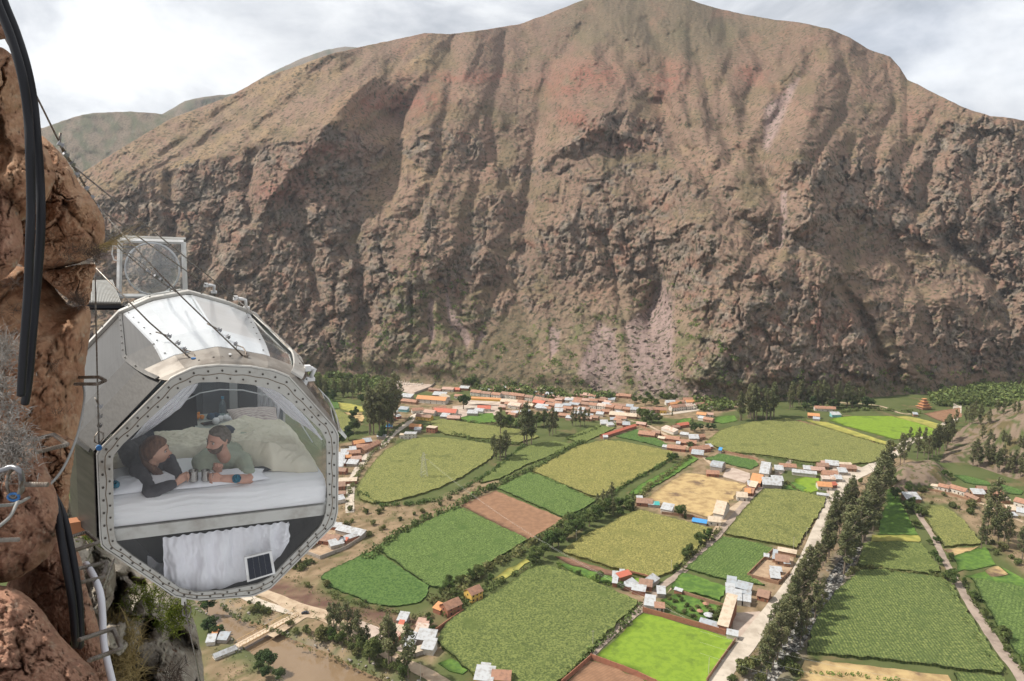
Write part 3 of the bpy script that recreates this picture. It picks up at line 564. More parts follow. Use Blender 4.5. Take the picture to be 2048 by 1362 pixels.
FIELDS = [
 ('maize_field', px('B', [(440,1090),(455,1050),(520,950),(590,860),(660,790),(790,725),(900,688),(1100,688),(1300,712),(1500,742),(1510,800),(1490,845),(1400,905),(1250,1000),(1100,1070),(980,1115),(840,1155),(700,1190),(560,1200),(470,1170)]), M_OLIVE, 2.0, 'olive maize field with the lattice pylon standing in it'),
 ('maize_field', [(751,1097),(800,1070),(915,1015),(925,1019),(1055,1081),(1020,1103),(988,1123),(940,1150),(915,1163),(880,1179),(857,1173)], M_GREEN, 1.8, 'green maize field between the ploughed brown plot and the dark leafy plot'),
 ('leafy_field', px('A', [(825,530),(850,500),(930,460),(1030,415),(1180,345),(1300,420),(1420,500),(1560,590),(1550,650),(1500,700),(1420,722),(1290,732),(1150,700),(1060,665),(980,635),(890,595)]), M_DARK, .9, 'smooth dark green leafy plot with a curved lower edge above the river road'),
 ('ploughed_field', [(921,1011),(990,981),(1128,1038),(1058,1079)], M_SOIL, .12, 'reddish brown ploughed plot between two green maize plots'),
 ('maize_field', [(993,977),(1058,946),(1090,955),(1192,1003),(1165,1020),(1128,1037)], M_GREEN, 1.8, 'bright green maize plot just above the reddish ploughed plot'),
 ('maize_field', px('C', [(240,945),(420,850),(600,755),(820,705),(960,720),(1345,800),(1300,865),(1180,935),(1080,990),(930,1080),(760,1150),(700,1140),(480,1050)]), M_OLIVE2, 2.0, 'large yellowing maize field in the middle of the valley'),
 ('maize_field', px('C', [(0,885),(120,800),(240,745),(420,712),(575,738),(480,790),(330,850),(190,905),(0,1005),(-150,1040),(-120,990)]), M_MID, 1.6, 'narrow mid green strip of maize between two hedged ditches'),
 ('maize_field', px('B', [(1010,560),(1100,542),(1300,570),(1530,600),(1740,630),(1860,680),(1700,728),(1530,700),(1260,680),(1130,662),(1040,620)]), M_OLIVE, 1.8, 'olive maize strip behind the pylon field, below the village'),
 ('pasture', px('B', [(1235,530),(1350,500),(1500,490),(1530,560),(1390,572),(1300,560)]), M_BRIGHT, .4, 'small bright green plot below the red roofs'),
 ('maize_field', px('C', [(510,690),(640,630),(760,582),(900,590),(900,610),(640,728)]), M_MID, 1.4, 'dim green plot beside the long narrow red roofed building'),
 ('leafy_field', px('C', [(900,675),(1060,618),(1180,670),(1320,742),(1250,755),(1050,705)]), M_DARK, .8, 'dark green plot above the yellowing maize field'),
 ('leafy_field', px('C', [(1480,820),(1545,850),(1330,990),(1090,1125),(1000,1120),(1090,1050),(1280,950)]), M_BRIGHT, .9, 'long thin green strip leading down beside the dry football ground'),
 ('dry_field', px('C', [(1130,1160),(1280,1050),(1440,955),(1530,962),(1740,1010),(1925,1050),(1760,1200),(1620,1305),(1480,1262),(1200,1180)]), M_TAN, .10, 'tan dry grass ground with bare patches beside the white sheds'),
 ('maize_field', px('E', [(-90,960),(0,822),(200,700),(400,590),(500,500),(625,452),(720,470),(960,560),(1280,700),(1255,745),(1000,990),(770,1225),(560,1400),(300,1330),(150,1200),(0,1060)]), M_MID, 2.2, 'largest mottled maize field at the bottom middle, left of the brick walled lawn'),
 ('lawn', px('E', [(1312,772),(1500,820),(1700,880),(1942,955),(1850,1080),(1760,1225),(1640,1420),(1400,1330),(1280,1170),(1000,1068),(1150,930)]), M_LIME, .22, 'bright lime green lawn enclosed by a brick wall'),
 ('maize_field', px('E', [(1200,108),(1290,75),(1500,130),(1790,200),(1740,290),(1640,390),(1500,505),(1380,542),(1200,500),(900,405),(765,362),(900,260),(1100,165)]), M_OLIVE2, 2.1, 'mottled maize field left of the lane, below the dry football ground'),
 ('maize_field', [(1449,1070),(1490,1018),(1530,979),(1590,984),(1652,996),(1648,1012),(1620,1055),(1592,1098),(1540,1088)], M_OLIVE, 2.0, 'smooth olive maize field between the lane and the main road'),
 ('leafy_field', [(1446,1074),(1500,1084),(1550,1100),(1520,1125),(1496,1152),(1530,1172),(1440,1158),(1370,1138),(1410,1105)], M_GREEN, 1.5, 'vivid green plot left of the walled adobe yard'),
 ('leafy_field', px('E', [(1590,500),(1740,545),(1890,595),(1835,690),(1700,650),(1500,600)]), M_BRIGHT, 1.2, 'small bright leafy plot above the walled orchard'),
 ('orchard_grass', px('E', [(1450,690),(1530,640),(1600,650),(1890,740),(1830,850),(1720,830),(1560,770)]), M_BRIGHT, .5, 'grass floor of the walled orchard'),
 ('maize_field', px('F', [(925,492),(1060,480),(1250,505),(1480,540),(1570,600),(1600,680),(1730,880),(1850,1060),(1905,1150),(1885,1195),(1500,1150),(1100,1100),(560,1050),(575,990),(600,880),(650,790),(760,640)]), M_ROW, 2.0, 'huge maize field with fine planted rows at the lower right'),
 ('maize_field', px('F', [(950,300),(1150,290),(1340,300),(1420,400),(1480,490),(1400,510),(1150,480),(960,465),(915,450)]), M_MID, 1.8, 'shaded maize plot between the tree row and the stony lane'),
 ('pasture', px('F', [(1110,30),(1120,-70),(1170,-75),(1240,80),(1290,170),(1320,235),(1060,235),(1070,130)]), M_BRIGHT, .35, 'vivid green wedge of pasture along the tall tree row'),
 ('stubble', px('F', [(1020,240),(1320,240),(1345,280),(1330,285),(1000,282)]), M_YEL, .2, 'narrow yellow stubble strip across the pasture'),
 ('maize_field', px('F', [(1335,60),(1420,40),(1490,50),(1560,90),(1640,150),(1750,295),(1740,305),(1500,325),(1440,240)]), M_OLIVE, 1.9, 'leaf shaped olive maize plot right of the stony lane'),
 ('pasture', px('F', [(1570,390),(1680,350),(1790,325),(1850,440),(1760,465),(1600,490)]), M_BRIGHT, .35, 'bright pasture plot right of the stony lane'),
 ('dry_field', px('F', [(1500,335),(1745,318),(1700,345),(1580,380),(1540,370)]), M_TAN, .15, 'thin dry strip above the bright pasture plot'),
 ('dry_field', px('F', [(1780,480),(1880,448),(1955,510),(1820,525)]), M_TAN, .15, 'small square dry patch in the green plots at the right edge'),
 ('pasture', px('F', [(1870,445),(2048,540),(2100,600),(2048,600),(1900,575),(1700,535),(1650,520),(1780,490),(1820,530),(1960,515)]), M_BRIGHT, .3, 'green pasture bordering the dry patch at the right edge'),
 ('maize_field', px('F', [(1690,540),(1900,580),(2080,610),(2300,700),(2300,1300),(2080,1180),(1960,1000),(1840,820),(1750,660)]), M_GREEN, 1.9, 'green maize field beyond the grey lane at the right edge'),
 ('dry_field', px('F', [(560,1095),(900,1120),(1250,1160),(1530,1195),(1560,1250),(1600,1400),(400,1420),(500,1250)]), M_TAN, .12, 'tan grass plot at the bottom edge below the row maize'),
 ('maize_field', px('F', [(1575,1190),(1900,1210),(2000,1400),(1650,1400)]), M_ROW, 1.8, 'corner of a maize plot at the bottom edge beside the grey lane'),
 ('maize_field', [(1410,886),(1440,862),(1500,846),(1576,838),(1650,858),(1790,899),(1748,926),(1700,930),(1612,925),(1532,912),(1455,905)], M_OLIVE, 1.9, 'broad olive maize field with parallel furrows behind the roadside farm'),
 ('ploughed_field', px('D', [(310,526),(370,524),(700,625),(1090,738),(1085,760),(900,705),(600,620)]), M_SOILD, .12, 'long thin reddish bare strip between two green fields'),
 ('lawn', px('D', [(590,522),(680,500),(760,494),(1050,494),(1250,545),(1400,600),(1370,640),(1080,668),(900,620),(700,565)]), M_LIME, .3, 'bright lime field in front of the red pagoda shaped house'),
 ('dry_field', px('D', [(1070,498),(1170,494),(1300,520),(1440,560),(1400,600),(1250,548)]), M_YEL, .2, 'yellow grass strip beside the far lime field'),
 ('stubble', px('D', [(400,520),(580,540),(700,580),(1000,680),(1090,700),(1090,730),(900,680),(600,590)]), M_YEL, .2, 'pale stubble strip below the far lime field'),
 ('ploughed_field', px('D', [(1300,478),(1430,450),(1565,430),(1585,500),(1440,538)]), M_SOIL, .12, 'pinkish ploughed plot in front of the far woods'),
 ('football_pitch', px('C', [(1610,330),(1690,325),(1760,340),(1780,395),(1700,402),(1600,385)]), M_LIME, .12, 'small green football pitch at the far right of the village'),
 ('pasture', px('C', [(1680,522),(1760,510),(1830,510),(1845,550),(1740,575),(1660,560)]), M_BRIGHT, .3, 'small pasture among trees beyond the village road'),
 ('pasture', px('C', [(1370,560),(1420,535),(1490,530),(1480,560),(1400,575)]), M_BRIGHT, .3, 'small green plot near the village road bend'),
 ('leafy_field', px('C', [(1590,850),(1700,810),(1800,825),(1990,862),(2010,900),(1946,930),(1800,895)]), M_DARK, .8, 'dark green plot behind the grey arched shed'),
 ('lawn', px('D', [(330,965),(420,950),(510,960),(520,1040),(440,1075),(330,1040)]), M_LIME, .2, 'bright garden lawn beside the orange roofed farmhouse'),
 ('pasture', px('D', [(250,1035),(320,985),(420,1030),(400,1065)]), M_BRIGHT, .4, 'dark green garden corner beside the long white shed'),
 ('leafy_field', px('B', [(120,378),(200,372),(290,400),(310,455),(200,460),(140,420)]), M_DARK, .8, 'dark green plot at the left below the mountain foot'),
 ('stubble', px('B', [(290,405),(400,420),(490,442),(500,480),(380,480),(320,465)]), M_YEL, .2, 'yellow plot left of the tall village tree clump'),
 ('dry_field', px('B', [(340,485),(480,490),(500,530),(470,570),(400,530)]), M_TAN, .15, 'tan plot left of the tall village tree clump'),
 ('maize_field', px('B', [(170,470),(300,470),(390,520),(400,600),(340,680),(260,600)]), M_OLIVE, 1.5, 'olive plot at the left seen past the capsule'),
 ('pasture', px('D', [(1520,935),(1620,940),(1790,990),(1790,1010),(1690,1010),(1600,990)]), M_DARK, .5, 'dark green terrace plot above the white walled house'),
 ('leafy_field', px('D', [(1815,1000),(1900,1010),(2040,1055),(2030,1085),(1940,1075),(1830,1040)]), M_DARK, .6, 'dark green terrace plot near the right edge'),
 ('pasture', px('A', [(1640,1115),(1710,1088),(1840,1150),(1780,1185),(1700,1180)]), M_BRIGHT, .4, 'small green vegetable plot beside the river road'),
 ('pasture', px('A', [(1050,1290),(1000,1300),(1200,1340),(1300,1300)]), M_BRIGHT, .3, 'strip of green verge below the river road'),
 ('ploughed_field', px('E', [(960,1090),(1080,1130),(1280,1200),(1420,1290),(1500,1400),(900,1420),(760,1300),(850,1200)]), M_SOIL, .1, 'bare reddish plot behind the brick wall at the bottom edge'),
 ('ploughed_field', px('E', [(720,385),(780,390),(1200,505),(1180,530),(1000,490),(800,430)]), M_SOILD, .1, 'bare strip above the big mottled maize field'),
 ('pasture', px('E', [(735,430),(800,440),(1000,495),(1180,540),(1100,560),(950,550),(850,500)]), M_BRIGHT, .4, 'green verge strip above the big mottled maize field'),
 ('pasture', px('E', [(280,540),(400,470),(520,400),(540,420),(460,480),(340,560)]), M_YEL, .3, 'yellow green verge beside the hedge lane'),
 ('lawn', px('E', [(1200,560),(1260,528),(1350,545),(1280,590),(1200,590)]), M_LIME, .2, 'small bright lawn inside the tin roofed courtyard'),
]
FZ = {}
for i, (nm, pts, m, hgt, lab) in enumerate(FIELDS):
    hgt = hgt * .72
    tall = hgt > .5; o = sheet(nm, Gp(pts), hgt, m, step=(2.0 if tall else 5.0), amp=(1.0 if tall else .03), nsc=(3.4 if i % 2 else 2.6), seed=100 + i, skirt=hgt + .3, kind='stuff')
    if lab: o['label'] = lab
# ================================================================ KNOLL AT THE RIGHT
KN = [(Gp([(1878,925),(1930,925),(1990,945),(2060,968),(2200,1010),(2400,1000),(2500,900),(2300,830),(2060,800),(1960,830),(1915,862),(1890,895)]), 52, 95, 8), (Gp([(1772,952),(1800,930),(1850,925),(1890,935),(1900,968),(1850,982),(1790,985)]), 7, 14, 4), (Gp([(1870,780),(2048,770),(2500,760),(2500,700),(1870,700)]), 30, 160, 5)]
def mound(x, y):
    x = np.asarray(x, float); y = np.asarray(y, float); z = np.full(x.shape, -.6)
    for poly, h, w, rr in KN[:2]:
        d = -poly_sd(x, y, poly); z = np.maximum(z, -.6 + (h * sstep(-4, w, d) + rr * sstep(0, 12, d) * (.4 + ridged(x / 30, y / 30, 4, 5)) * sstep(-.2, .35, fbm(x / 50, y / 50, 3, 8))) * (d > -4))
    return z
def knoll(poly, step, seed):
    xs = [p[0] for p in poly]; ys = [p[1] for p in poly]
    X_, Y_ = np.meshgrid(np.arange(min(xs) - 8, max(xs) + 8, step), np.arange(min(ys) - 8, max(ys) + 8, step)); Z_ = mound(X_, Y_)
    rk = ridged(X_ / 26, Y_ / 26, 4, 5); n = fbm(X_ / 12, Y_ / 12, 4, 44)[..., None]; Z_ = Z_ + 1.2 * np.clip(rk, 0, 1) * (Z_ > 1)
    c = np.where(rk[..., None] + n > .25, np.array((.175, .130, .095)), np.array((.115, .092, .045))) * (1 + .35 * n); c = np.where(n > .16, np.array((.070, .080, .030)), c)
    tag(mesh_np('rocky_hill', np.stack([X_, Y_, Z_], -1).reshape(-1, 3), grid_faces(*X_.shape), False, mat('knoll', attr='tint', rough=.95, spec=.1, col2=(.06, .06, .03), nscale=.25, mixr=(.56, .7), bump=.8, bscale=.5, bdist=.5), cols=c.reshape(-1, 3)), kind='structure')
knoll(KN[0][0], 3.0, 1); knoll(KN[1][0], 1.5, 2)

# ================================================================ TREES AND SHRUBS
RNG = random.Random(11)
def leaf_mat(name, a, b):
    m = mat(name, a, .8, attr='tint', spec=.2); N, Lk = m.node_tree.nodes, m.node_tree.links; b_ = N['Principled BSDF']
    oi = N.new('ShaderNodeObjectInfo'); mx = N.new('ShaderNodeMix'); mx.data_type = 'RGBA'; mx.inputs[6].default_value = (*a, 1); mx.inputs[7].default_value = (*b, 1); Lk.new(oi.outputs['Random'], mx.inputs[0])
    mu = N.new('ShaderNodeMix'); mu.data_type = 'RGBA'; mu.blend_type = 'MULTIPLY'; mu.inputs[0].default_value = 1
    at = [n for n in N if n.type == 'ATTRIBUTE'][0]; Lk.new(mx.outputs[2], mu.inputs[6]); Lk.new(at.outputs[0], mu.inputs[7]); Lk.new(mu.outputs[2], b_.inputs['Base Color'])
    tr = N.new('ShaderNodeBsdfTranslucent'); Lk.new(mu.outputs[2], tr.inputs[0]); ms = N.new('ShaderNodeMixShader'); ms.inputs[0].default_value = .25
    out = [n for n in N if n.type == 'OUTPUT_MATERIAL'][0]; Lk.new(b_.outputs[0], ms.inputs[1]); Lk.new(tr.outputs[0], ms.inputs[2]); Lk.new(ms.outputs[0], out.inputs[0]); return m
LM = {'gum': leaf_mat('gum leaves', (.115, .130, .058), (.175, .175, .085)), 'broad': leaf_mat('broad leaves', (.085, .135, .038), (.135, .165, .055)),
      'dark': leaf_mat('dark leaves', (.055, .090, .032), (.085, .118, .042)), 'bush': leaf_mat('bush leaves', (.095, .125, .040), (.165, .165, .065)), 'fresh': leaf_mat('fresh leaves', (.11, .20, .035), (.16, .22, .05))}
BARK = mat('bark', (.20, .155, .115), .9, col2=(.11, .085, .065), nscale=.8)
def leaves(centres, rad, n, size, seed, flat=.8):
    """small leaf sprays scattered through ellipsoidal clumps; returns verts, faces, tints"""
    rs = np.random.RandomState(seed); cs = np.asarray(centres, float); rd_ = np.asarray(rad, float)
    w = rd_.prod(1) ** (2 / 3); idx = rs.choice(len(cs), n, p=w / w.sum())
    d = rs.normal(size=(n, 3)); d /= np.linalg.norm(d, axis=1)[:, None]; d *= rs.uniform(.35, 1.0, (n, 1)) ** .5
    c = cs[idx] + d * rd_[idx]
    a = rs.normal(size=(n, 3)); a /= np.linalg.norm(a, axis=1)[:, None]; nr = d + .6 * rs.normal(size=(n, 3)); b = np.cross(a, nr); b /= np.linalg.norm(b, axis=1)[:, None] + 1e-9
    s = size * rs.uniform(.6, 1.3, (n, 1)); a = a * s; b = b * s * flat
    v = np.stack([c - a, c - b * .8, c + a, c + b], 1).reshape(-1, 3)
    clump_t = rs.uniform(.72, 1.25, len(cs)); t = clump_t[idx] * rs.uniform(.7, 1.3, n)
    tint = np.repeat(np.stack([t * rs.uniform(.92, 1.12, n), t, t * rs.uniform(.85, 1.1, n)], -1), 4, 0)
    return v, np.arange(4 * n).reshape(-1, 4), tint
def trunk_mesh(h, r, limbs, seed, lean=.02):
    b = MB(); rg = random.Random(seed); pts = []
    for i in range(6): pts.append((rg.uniform(-1, 1) * lean * h * i / 5, rg.uniform(-1, 1) * lean * h * i / 5, h * i / 5))
    b.tube(pts, [r * (1.15 - .95 * i / 5) for i in range(6)], 6)
    for k in range(limbs):
        z = h * rg.uniform(.35, .85); a = rg.uniform(0, 6.28); l = h * rg.uniform(.10, .2); t = z / h; base = Vector((0, 0, z))
        b.tube([base, base + Vector((math.cos(a) * l * .5, math.sin(a) * l * .5, l * .5)), base + Vector((math.cos(a) * l, math.sin(a) * l, l * 1.2))], [r * .4, r * .28, r * .12], 4)
    return b
PROTO = {}
def proto(kind, var):
    k = (kind, var)
    if k in PROTO: return PROTO[k]
    rg = random.Random(hash(kind) % 1000 if False else sum(map(ord, kind)) * 7 + var * 31); cs, rd_ = [], []
    if kind == 'gum':      # unit height 1, crown narrow and broken
        h0 = rg.uniform(.16, .34)
        for i in range(26):
            z = h0 + (1 - h0) * (i + rg.random()) / 26; prof = math.sin(math.pi * min(1, (z - h0) / (1 - h0) * .86 + .12)) ** .8
            a = rg.uniform(0, 6.28); r_ = .105 * prof * rg.uniform(.2, 1.0); s = rg.uniform(.026, .052) * (.6 + .6 * prof)
            cs.append((r_ * math.cos(a), r_ * math.sin(a), z * .97)); rd_.append((s, s, s * rg.uniform(1.0, 1.7)))
        n, sz, th, tr = 1900, .0135, .97, .011
    elif kind == 'cypress':
        for i in range(16):
            z = .06 + .92 * i / 16; p = (1 - (z - .05)) ** .6; a = rg.uniform(0, 6.28); cs.append((.03 * math.cos(a), .03 * math.sin(a), z)); rd_.append((.09 * p, .09 * p, .07))
        n, sz, th, tr = 900, .018, .9, .012
    elif kind in ('broad', 'dark', 'fresh'):
        for i in range(17):
            a = rg.uniform(0, 6.28); z = rg.uniform(.34, .86); p = math.sin(math.pi * (z - .18) / .8); r_ = .40 * p * rg.uniform(.2, 1)
            s = rg.uniform(.10, .19); cs.append((r_ * math.cos(a), r_ * math.sin(a), z)); rd_.append((s, s, s * .8))
        n, sz, th, tr = 2300, .036, .7, .03
    else:
        for i in range(9):
            a = rg.uniform(0, 6.28); r_ = rg.uniform(0, .42); s = rg.uniform(.18, .32); cs.append((r_ * math.cos(a), r_ * math.sin(a), rg.uniform(.22, .66))); rd_.append((s, s, s * .9))
        n, sz, th, tr = 800, .066, .45, .03
    v, f, t = leaves(cs, rd_, n, sz, var * 13 + 5)
    lm = LM.get(kind, LM['dark'] if kind == 'cypress' else LM['bush'])
    o = mesh_np('crown', v, f, False, lm, None, t); me = o.data; bpy.data.objects.remove(o)
    b = trunk_mesh(th, tr, 7 if kind in ('gum', 'broad', 'dark') else 3, var + 3); o = b.build('trunk', BARK); tm = o.data; bpy.data.objects.remove(o)
    PROTO[k] = (me, tm); return PROTO[k]
_ON = ['first', 'second', 'third', 'fourth', 'fifth', 'sixth', 'seventh', 'eighth', 'ninth', 'tenth', 'eleventh', 'twelfth', 'thirteenth', 'fourteenth', 'fifteenth', 'sixteenth', 'seventeenth', 'eighteenth', 'nineteenth']
def ordn(i):
    if i == 0: return 'leftmost'
    n = i + 1; w = _ON[n - 1] if n < 20 else (('twentieth', 'thirtieth', 'fortieth')[n // 10 - 2] if n % 10 == 0 else ('twenty', 'thirty', 'forty')[n // 10 - 2] + '-' + _ON[n % 10 - 1])
    return w + ' from left'
def fit(s):
    while len(s.split()) > 16 and ' the ' in s: s = s.replace(' the ', ' ', 1)
    return s
KW = {'gum': ('eucalyptus_tree', 'tree', 'tall eucalyptus'), 'broad': ('broadleaf_tree', 'tree', 'rounded green tree'), 'dark': ('broadleaf_tree', 'tree', 'dark round tree'), 'bush': ('shrub', 'shrub', 'olive green shrub'), 'fresh': ('shrub', 'shrub', 'fresh green bushy shrub'), 'cypress': ('cypress_tree', 'tree', 'narrow dark cypress')}
def plant(kind, u, v, hpx, wide=1.0, near='', group=None, label=None):
    x, y = G(u, v); sc = (v - YH) / H; z = max(float(mound(x, y)), -.25)
    if z > .5:  # on the knoll: march the sight line to its surface
        r = ray(u, v); t = 300.0
        while t < 1500:
            if H + r[2] * t <= float(mound(r[0] * t, r[1] * t)): break
            t += 3
        x, y, z = r[0] * t, r[1] * t, H + r[2] * t; sc = F / y
    h = hpx / sc * (1.12 if kind in ('broad', 'dark', 'bush') else 1); me, tm = proto(kind, RNG.randrange(6))
    root = empty(KW[kind][0], (x, y, z - .2), RNG.uniform(0, 6.28), label, KW[kind][1], group)
    root.scale = (h * wide, h * wide, h)
    for nm, d in (('crown', me), ('trunk', tm)): link(bpy.data.objects.new(nm, d), root)
    return root
SETS = {}
def stand(kind, place, pts, wide=1.0, group=None):
    """pts: (u, v, height px); every tree is labelled by its order from the left in its stand"""
    SETS.setdefault((kind, place), []).extend([(u, v, h, wide, group or (KW[kind][2] + 's ' + place)) for u, v, h in pts])
def along(line, n, h0, h1, jx, jy):
    out = []; a = np.array(line, float); seg = np.hypot(*(a[1:] - a[:-1]).T); cum = np.concatenate([[0], np.cumsum(seg)])
    for i in range(n):
        t = (i + .5 + RNG.uniform(-.35, .35)) / n * cum[-1]; out.append((np.interp(t, cum, a[:, 0]) + RNG.uniform(-jx, jx), np.interp(t, cum, a[:, 1]) + RNG.uniform(-jy, jy), RNG.uniform(h0, h1)))
    return out
def pz(view, l, hs=1): s = VIEWS[view][2]; return [(*px(view, [(a, b)])[0], c / s * hs) for a, b, c in l]
stand('gum', 'between the river and the dirt road', pz('G', [(150,560,430),(215,720,600),(420,870,780),(575,930,720),(300,640,520),(1030,1190,920),(1075,1120,800),(1318,1300,880),(920,860,420),(700,900,420)]), 1.35)
stand('broad', 'in the thicket above the muddy river', pz('G', [(740,1080,420),(640,960,300),(1150,1240,220),(1230,1310,230),(860,1000,300),(300,800,240),(200,760,220)]), .9)
stand('bush', 'on the bank above the muddy river', pz('G', [(60,690,150),(20,640,140),(480,900,150),(1000,1180,150),(1280,1290,150),(420,830,150),(540,960,120),(900,1130,130)]))
stand('gum', 'on the near road side of the stony stream', along([(1530,1352),(1550,1305),(1572,1262),(1596,1222),(1616,1180)], 23, 78, 118, 10, 10), 1.4)
stand('gum', 'beside the middle of the main road', along([(1626,1165),(1650,1118),(1670,1080),(1690,1048),(1706,1020)], 23, 62, 92, 8, 6), 1.3)
stand('gum', 'in the dense row beside the vivid pasture', along([(1684,1140),(1702,1112),(1726,1080),(1745,1050),(1758,1010),(1768,975)], 24, 76, 112, 11, 8), 1.55)
stand('gum', 'on the field bank at the stream bend', [(1612,1268,78),(1630,1236,84),(1644,1218,70),(1600,1290,66)], 1.5)
stand('gum', 'by the road at the foot of the knoll', pz('D', [(1120,870,280),(1150,850,240),(1190,760,200),(1250,810,250),(1300,790,230),(1330,830,210),(1000,790,60)]), 1.15)
stand('gum', 'left of the rocky knoll', along([(1868,912),(1885,895),(1902,885)], 9, 48, 68, 8, 6), 1.3)
stand('gum', 'behind the far ploughed plot', along([(1915,850),(1945,846),(1975,850)], 8, 34, 50, 10, 5), 1.2)
stand('gum', 'at the upper right edge before the woods', along([(1990,828),(2040,832),(2060,830)], 5, 28, 40, 6, 3), 1.2)
stand('gum', 'on the slope of the rocky knoll', along([(1945,925),(1970,930),(2000,940),(2030,945),(2060,955)], 20, 36, 56, 6, 10), 1.4)
stand('gum', 'on the upper slope of the rocky knoll', along([(1960,885),(1990,890),(2030,895),(2060,900)], 9, 24, 38, 6, 6), 1.4)
stand('gum', 'in the clump near the right edge below the white houses', [(1972,1088,96),(1988,1070,126),(1995,1092,84),(2008,1082,78),(1962,1098,58),(2016,1096,64),(2044,1118,74),(2056,1100,80)], 1.35)
stand('gum', 'in the tall clump beside the first village houses', along([(738,862),(752,868),(768,860),(784,852),(792,838)], 17, 74, 108, 7, 7), 1.2)
stand('gum', 'in the wood at the left foot of the mountain', along([(618,792),(650,790),(690,790),(730,795)], 20, 30, 46, 8, 8), 1.3)
stand('dark', 'in the left meadow below the mountain', pz('B', [(250,400,90),(210,380,60),(140,360,60),(400,560,90),(420,640,110),(380,700,110),(480,420,80),(170,430,40),(640,690,100),(300,750,120),(440,500,60)]), .9)
stand('gum', 'in the four tree group beside the pylon field', pz('B', [(1510,830,190),(1560,860,220),(1600,850,240),(1530,850,170)]), 1.35)
stand('gum', 'in the tall pair of clumps before the village', pz('B', [(1745,735,330),(1765,740,360),(1800,730,280),(1560,660,230)]), 1.45)
stand('broad', 'below the village centre', pz('B', [(1580,600,110),(1640,600,100),(1700,620,90),(1840,600,120),(1900,590,110),(1540,580,80)]), .9)
stand('gum', 'at the corner of the dim green plot', pz('C', [(385,665,200),(410,660,230),(435,650,190),(345,600,150)]), 1.3)
stand('gum', 'below the white village row', pz('C', [(565,590,150),(590,585,130),(625,600,170),(660,590,140),(690,560,110)]), 1.3)
stand('gum', 'at the corner of the narrow maize strip', pz('C', [(20,835,180),(45,825,220),(0,830,150)]), 1.35)
stand('dark', 'beside the church and plaza', [(927,818,29)], 1.0)
stand('broad', 'beside the village road bend', pz('C', [(1090,540,90),(1140,560,100),(1180,570,100),(1230,560,70),(1120,575,60)]), 1.0)
stand('cypress', 'in the middle village gardens', pz('C', [(1340,510,60),(1270,270,120),(1495,625,110),(1035,1245,170),(1440,1310,120)]), 1.3)
stand('dark', 'among the farm roofs right of the village', pz('C', [(1510,640,80),(1560,620,50),(1620,620,50),(1660,620,50),(1480,770,60)]), 1.0)
stand('gum', 'in the big clump at the end of the village road', along([(1478,838),(1500,836),(1525,838),(1552,836)], 17, 52, 82, 8, 5), 1.3)
stand('gum', 'along the mountain foot right of the village', along([(1575,815),(1600,812),(1650,812),(1690,814),(1722,812)], 22, 36, 58, 6, 4), 1.25)
stand('dark', 'along the mountain foot right of the village', along([(1600,820),(1640,818),(1740,812),(1760,806)], 9, 14, 24, 8, 4), 1.0)
stand('broad', 'in the orchard below the scree', pz('C', [(1050,410,60),(1090,400,50),(1130,430,60),(1180,410,60),(1220,440,60),(1260,380,60),(1310,400,70),(1350,400,60),(1380,350,60),(1150,370,50),(1240,340,50),(1290,330,50),(1560,320,40),(1560,370,50),(1790,370,50),(850,390,60),(1330,350,50),(1400,440,40)]), 1.1)
stand('broad', 'behind the upper village roofs', pz('C', [(30,210,60),(100,220,50),(280,290,30),(430,290,40),(480,300,50),(540,310,50),(230,330,30),(620,250,50),(700,380,30)]) + pz('B', [(1330,290,80),(1290,280,60),(1370,290,60),(1480,180,60),(1570,200,70),(1660,250,50)]), 1.1)
stand('gum', 'beside the football ground ditch', pz('C', [(760,1230,130),(800,1190,120),(830,1240,160),(870,1180,170),(880,1290,150),(790,1290,120)]), 1.4)
stand('broad', 'along the ditch below the football ground', pz('C', [(930,1230,90),(980,1220,90),(1010,1250,90),(940,1290,80),(1330,870,70),(1370,850,50),(540,1340,80),(620,1330,80),(680,1320,90),(740,1330,80)]), 1.0)
stand('broad', 'along the canal beside the biggest maize field', pz('E', [(590,420,110),(640,390,100),(660,340,110),(700,330,130),(740,320,140),(770,260,120),(560,440,90),(800,280,110),(860,240,120),(900,210,110),(830,190,100),(950,180,110),(1000,140,120),(1040,110,110),(1090,90,110)]), .95)
stand('broad', 'along the lane above the tin roofed courtyard', pz('E', [(1600,400,90),(1630,370,80),(1700,310,90),(1740,280,80),(1770,250,60),(1545,490,60),(1570,120,90),(1170,610,60),(1020,560,80),(880,520,50)]), .9)
stand('bush', 'in the walled orchard', pz('E', [(1500,680,30),(1540,700,35),(1580,690,35),(1560,660,30),(1620,730,40),(1650,760,40),(1690,740,35),(1600,770,35),(1530,740,30),(1660,800,40),(1780,770,50),(1800,820,50),(1840,760,50),(1820,790,45),(1760,740,30),(1720,700,25)]))
stand('dark', 'on the river bank below the bridge', pz('A', [(430,1130,110),(470,1150,120),(540,1225,90),(450,1210,80),(400,1160,70)]), 1.0)
stand('dark', 'on the river bank before the cliff', pz('A', [(60,900,100),(90,880,90),(140,930,80),(50,760,120),(90,920,70)]), 1.0)
stand('bush', 'around the river bridge', pz('A', [(410,760,70),(450,770,60),(370,760,50),(730,910,60),(610,850,50),(820,950,90),(340,700,30),(930,960,50),(660,900,40),(860,590,60)]))
stand('broad', 'around the yellow walled house', pz('A', [(1700,640,100),(1740,690,90),(1780,580,80),(1860,550,90),(1900,530,90),(1960,590,60),(1650,650,60),(1570,860,70),(1560,800,50),(1700,560,60),(1990,560,60),(1590,890,50)]), .95)
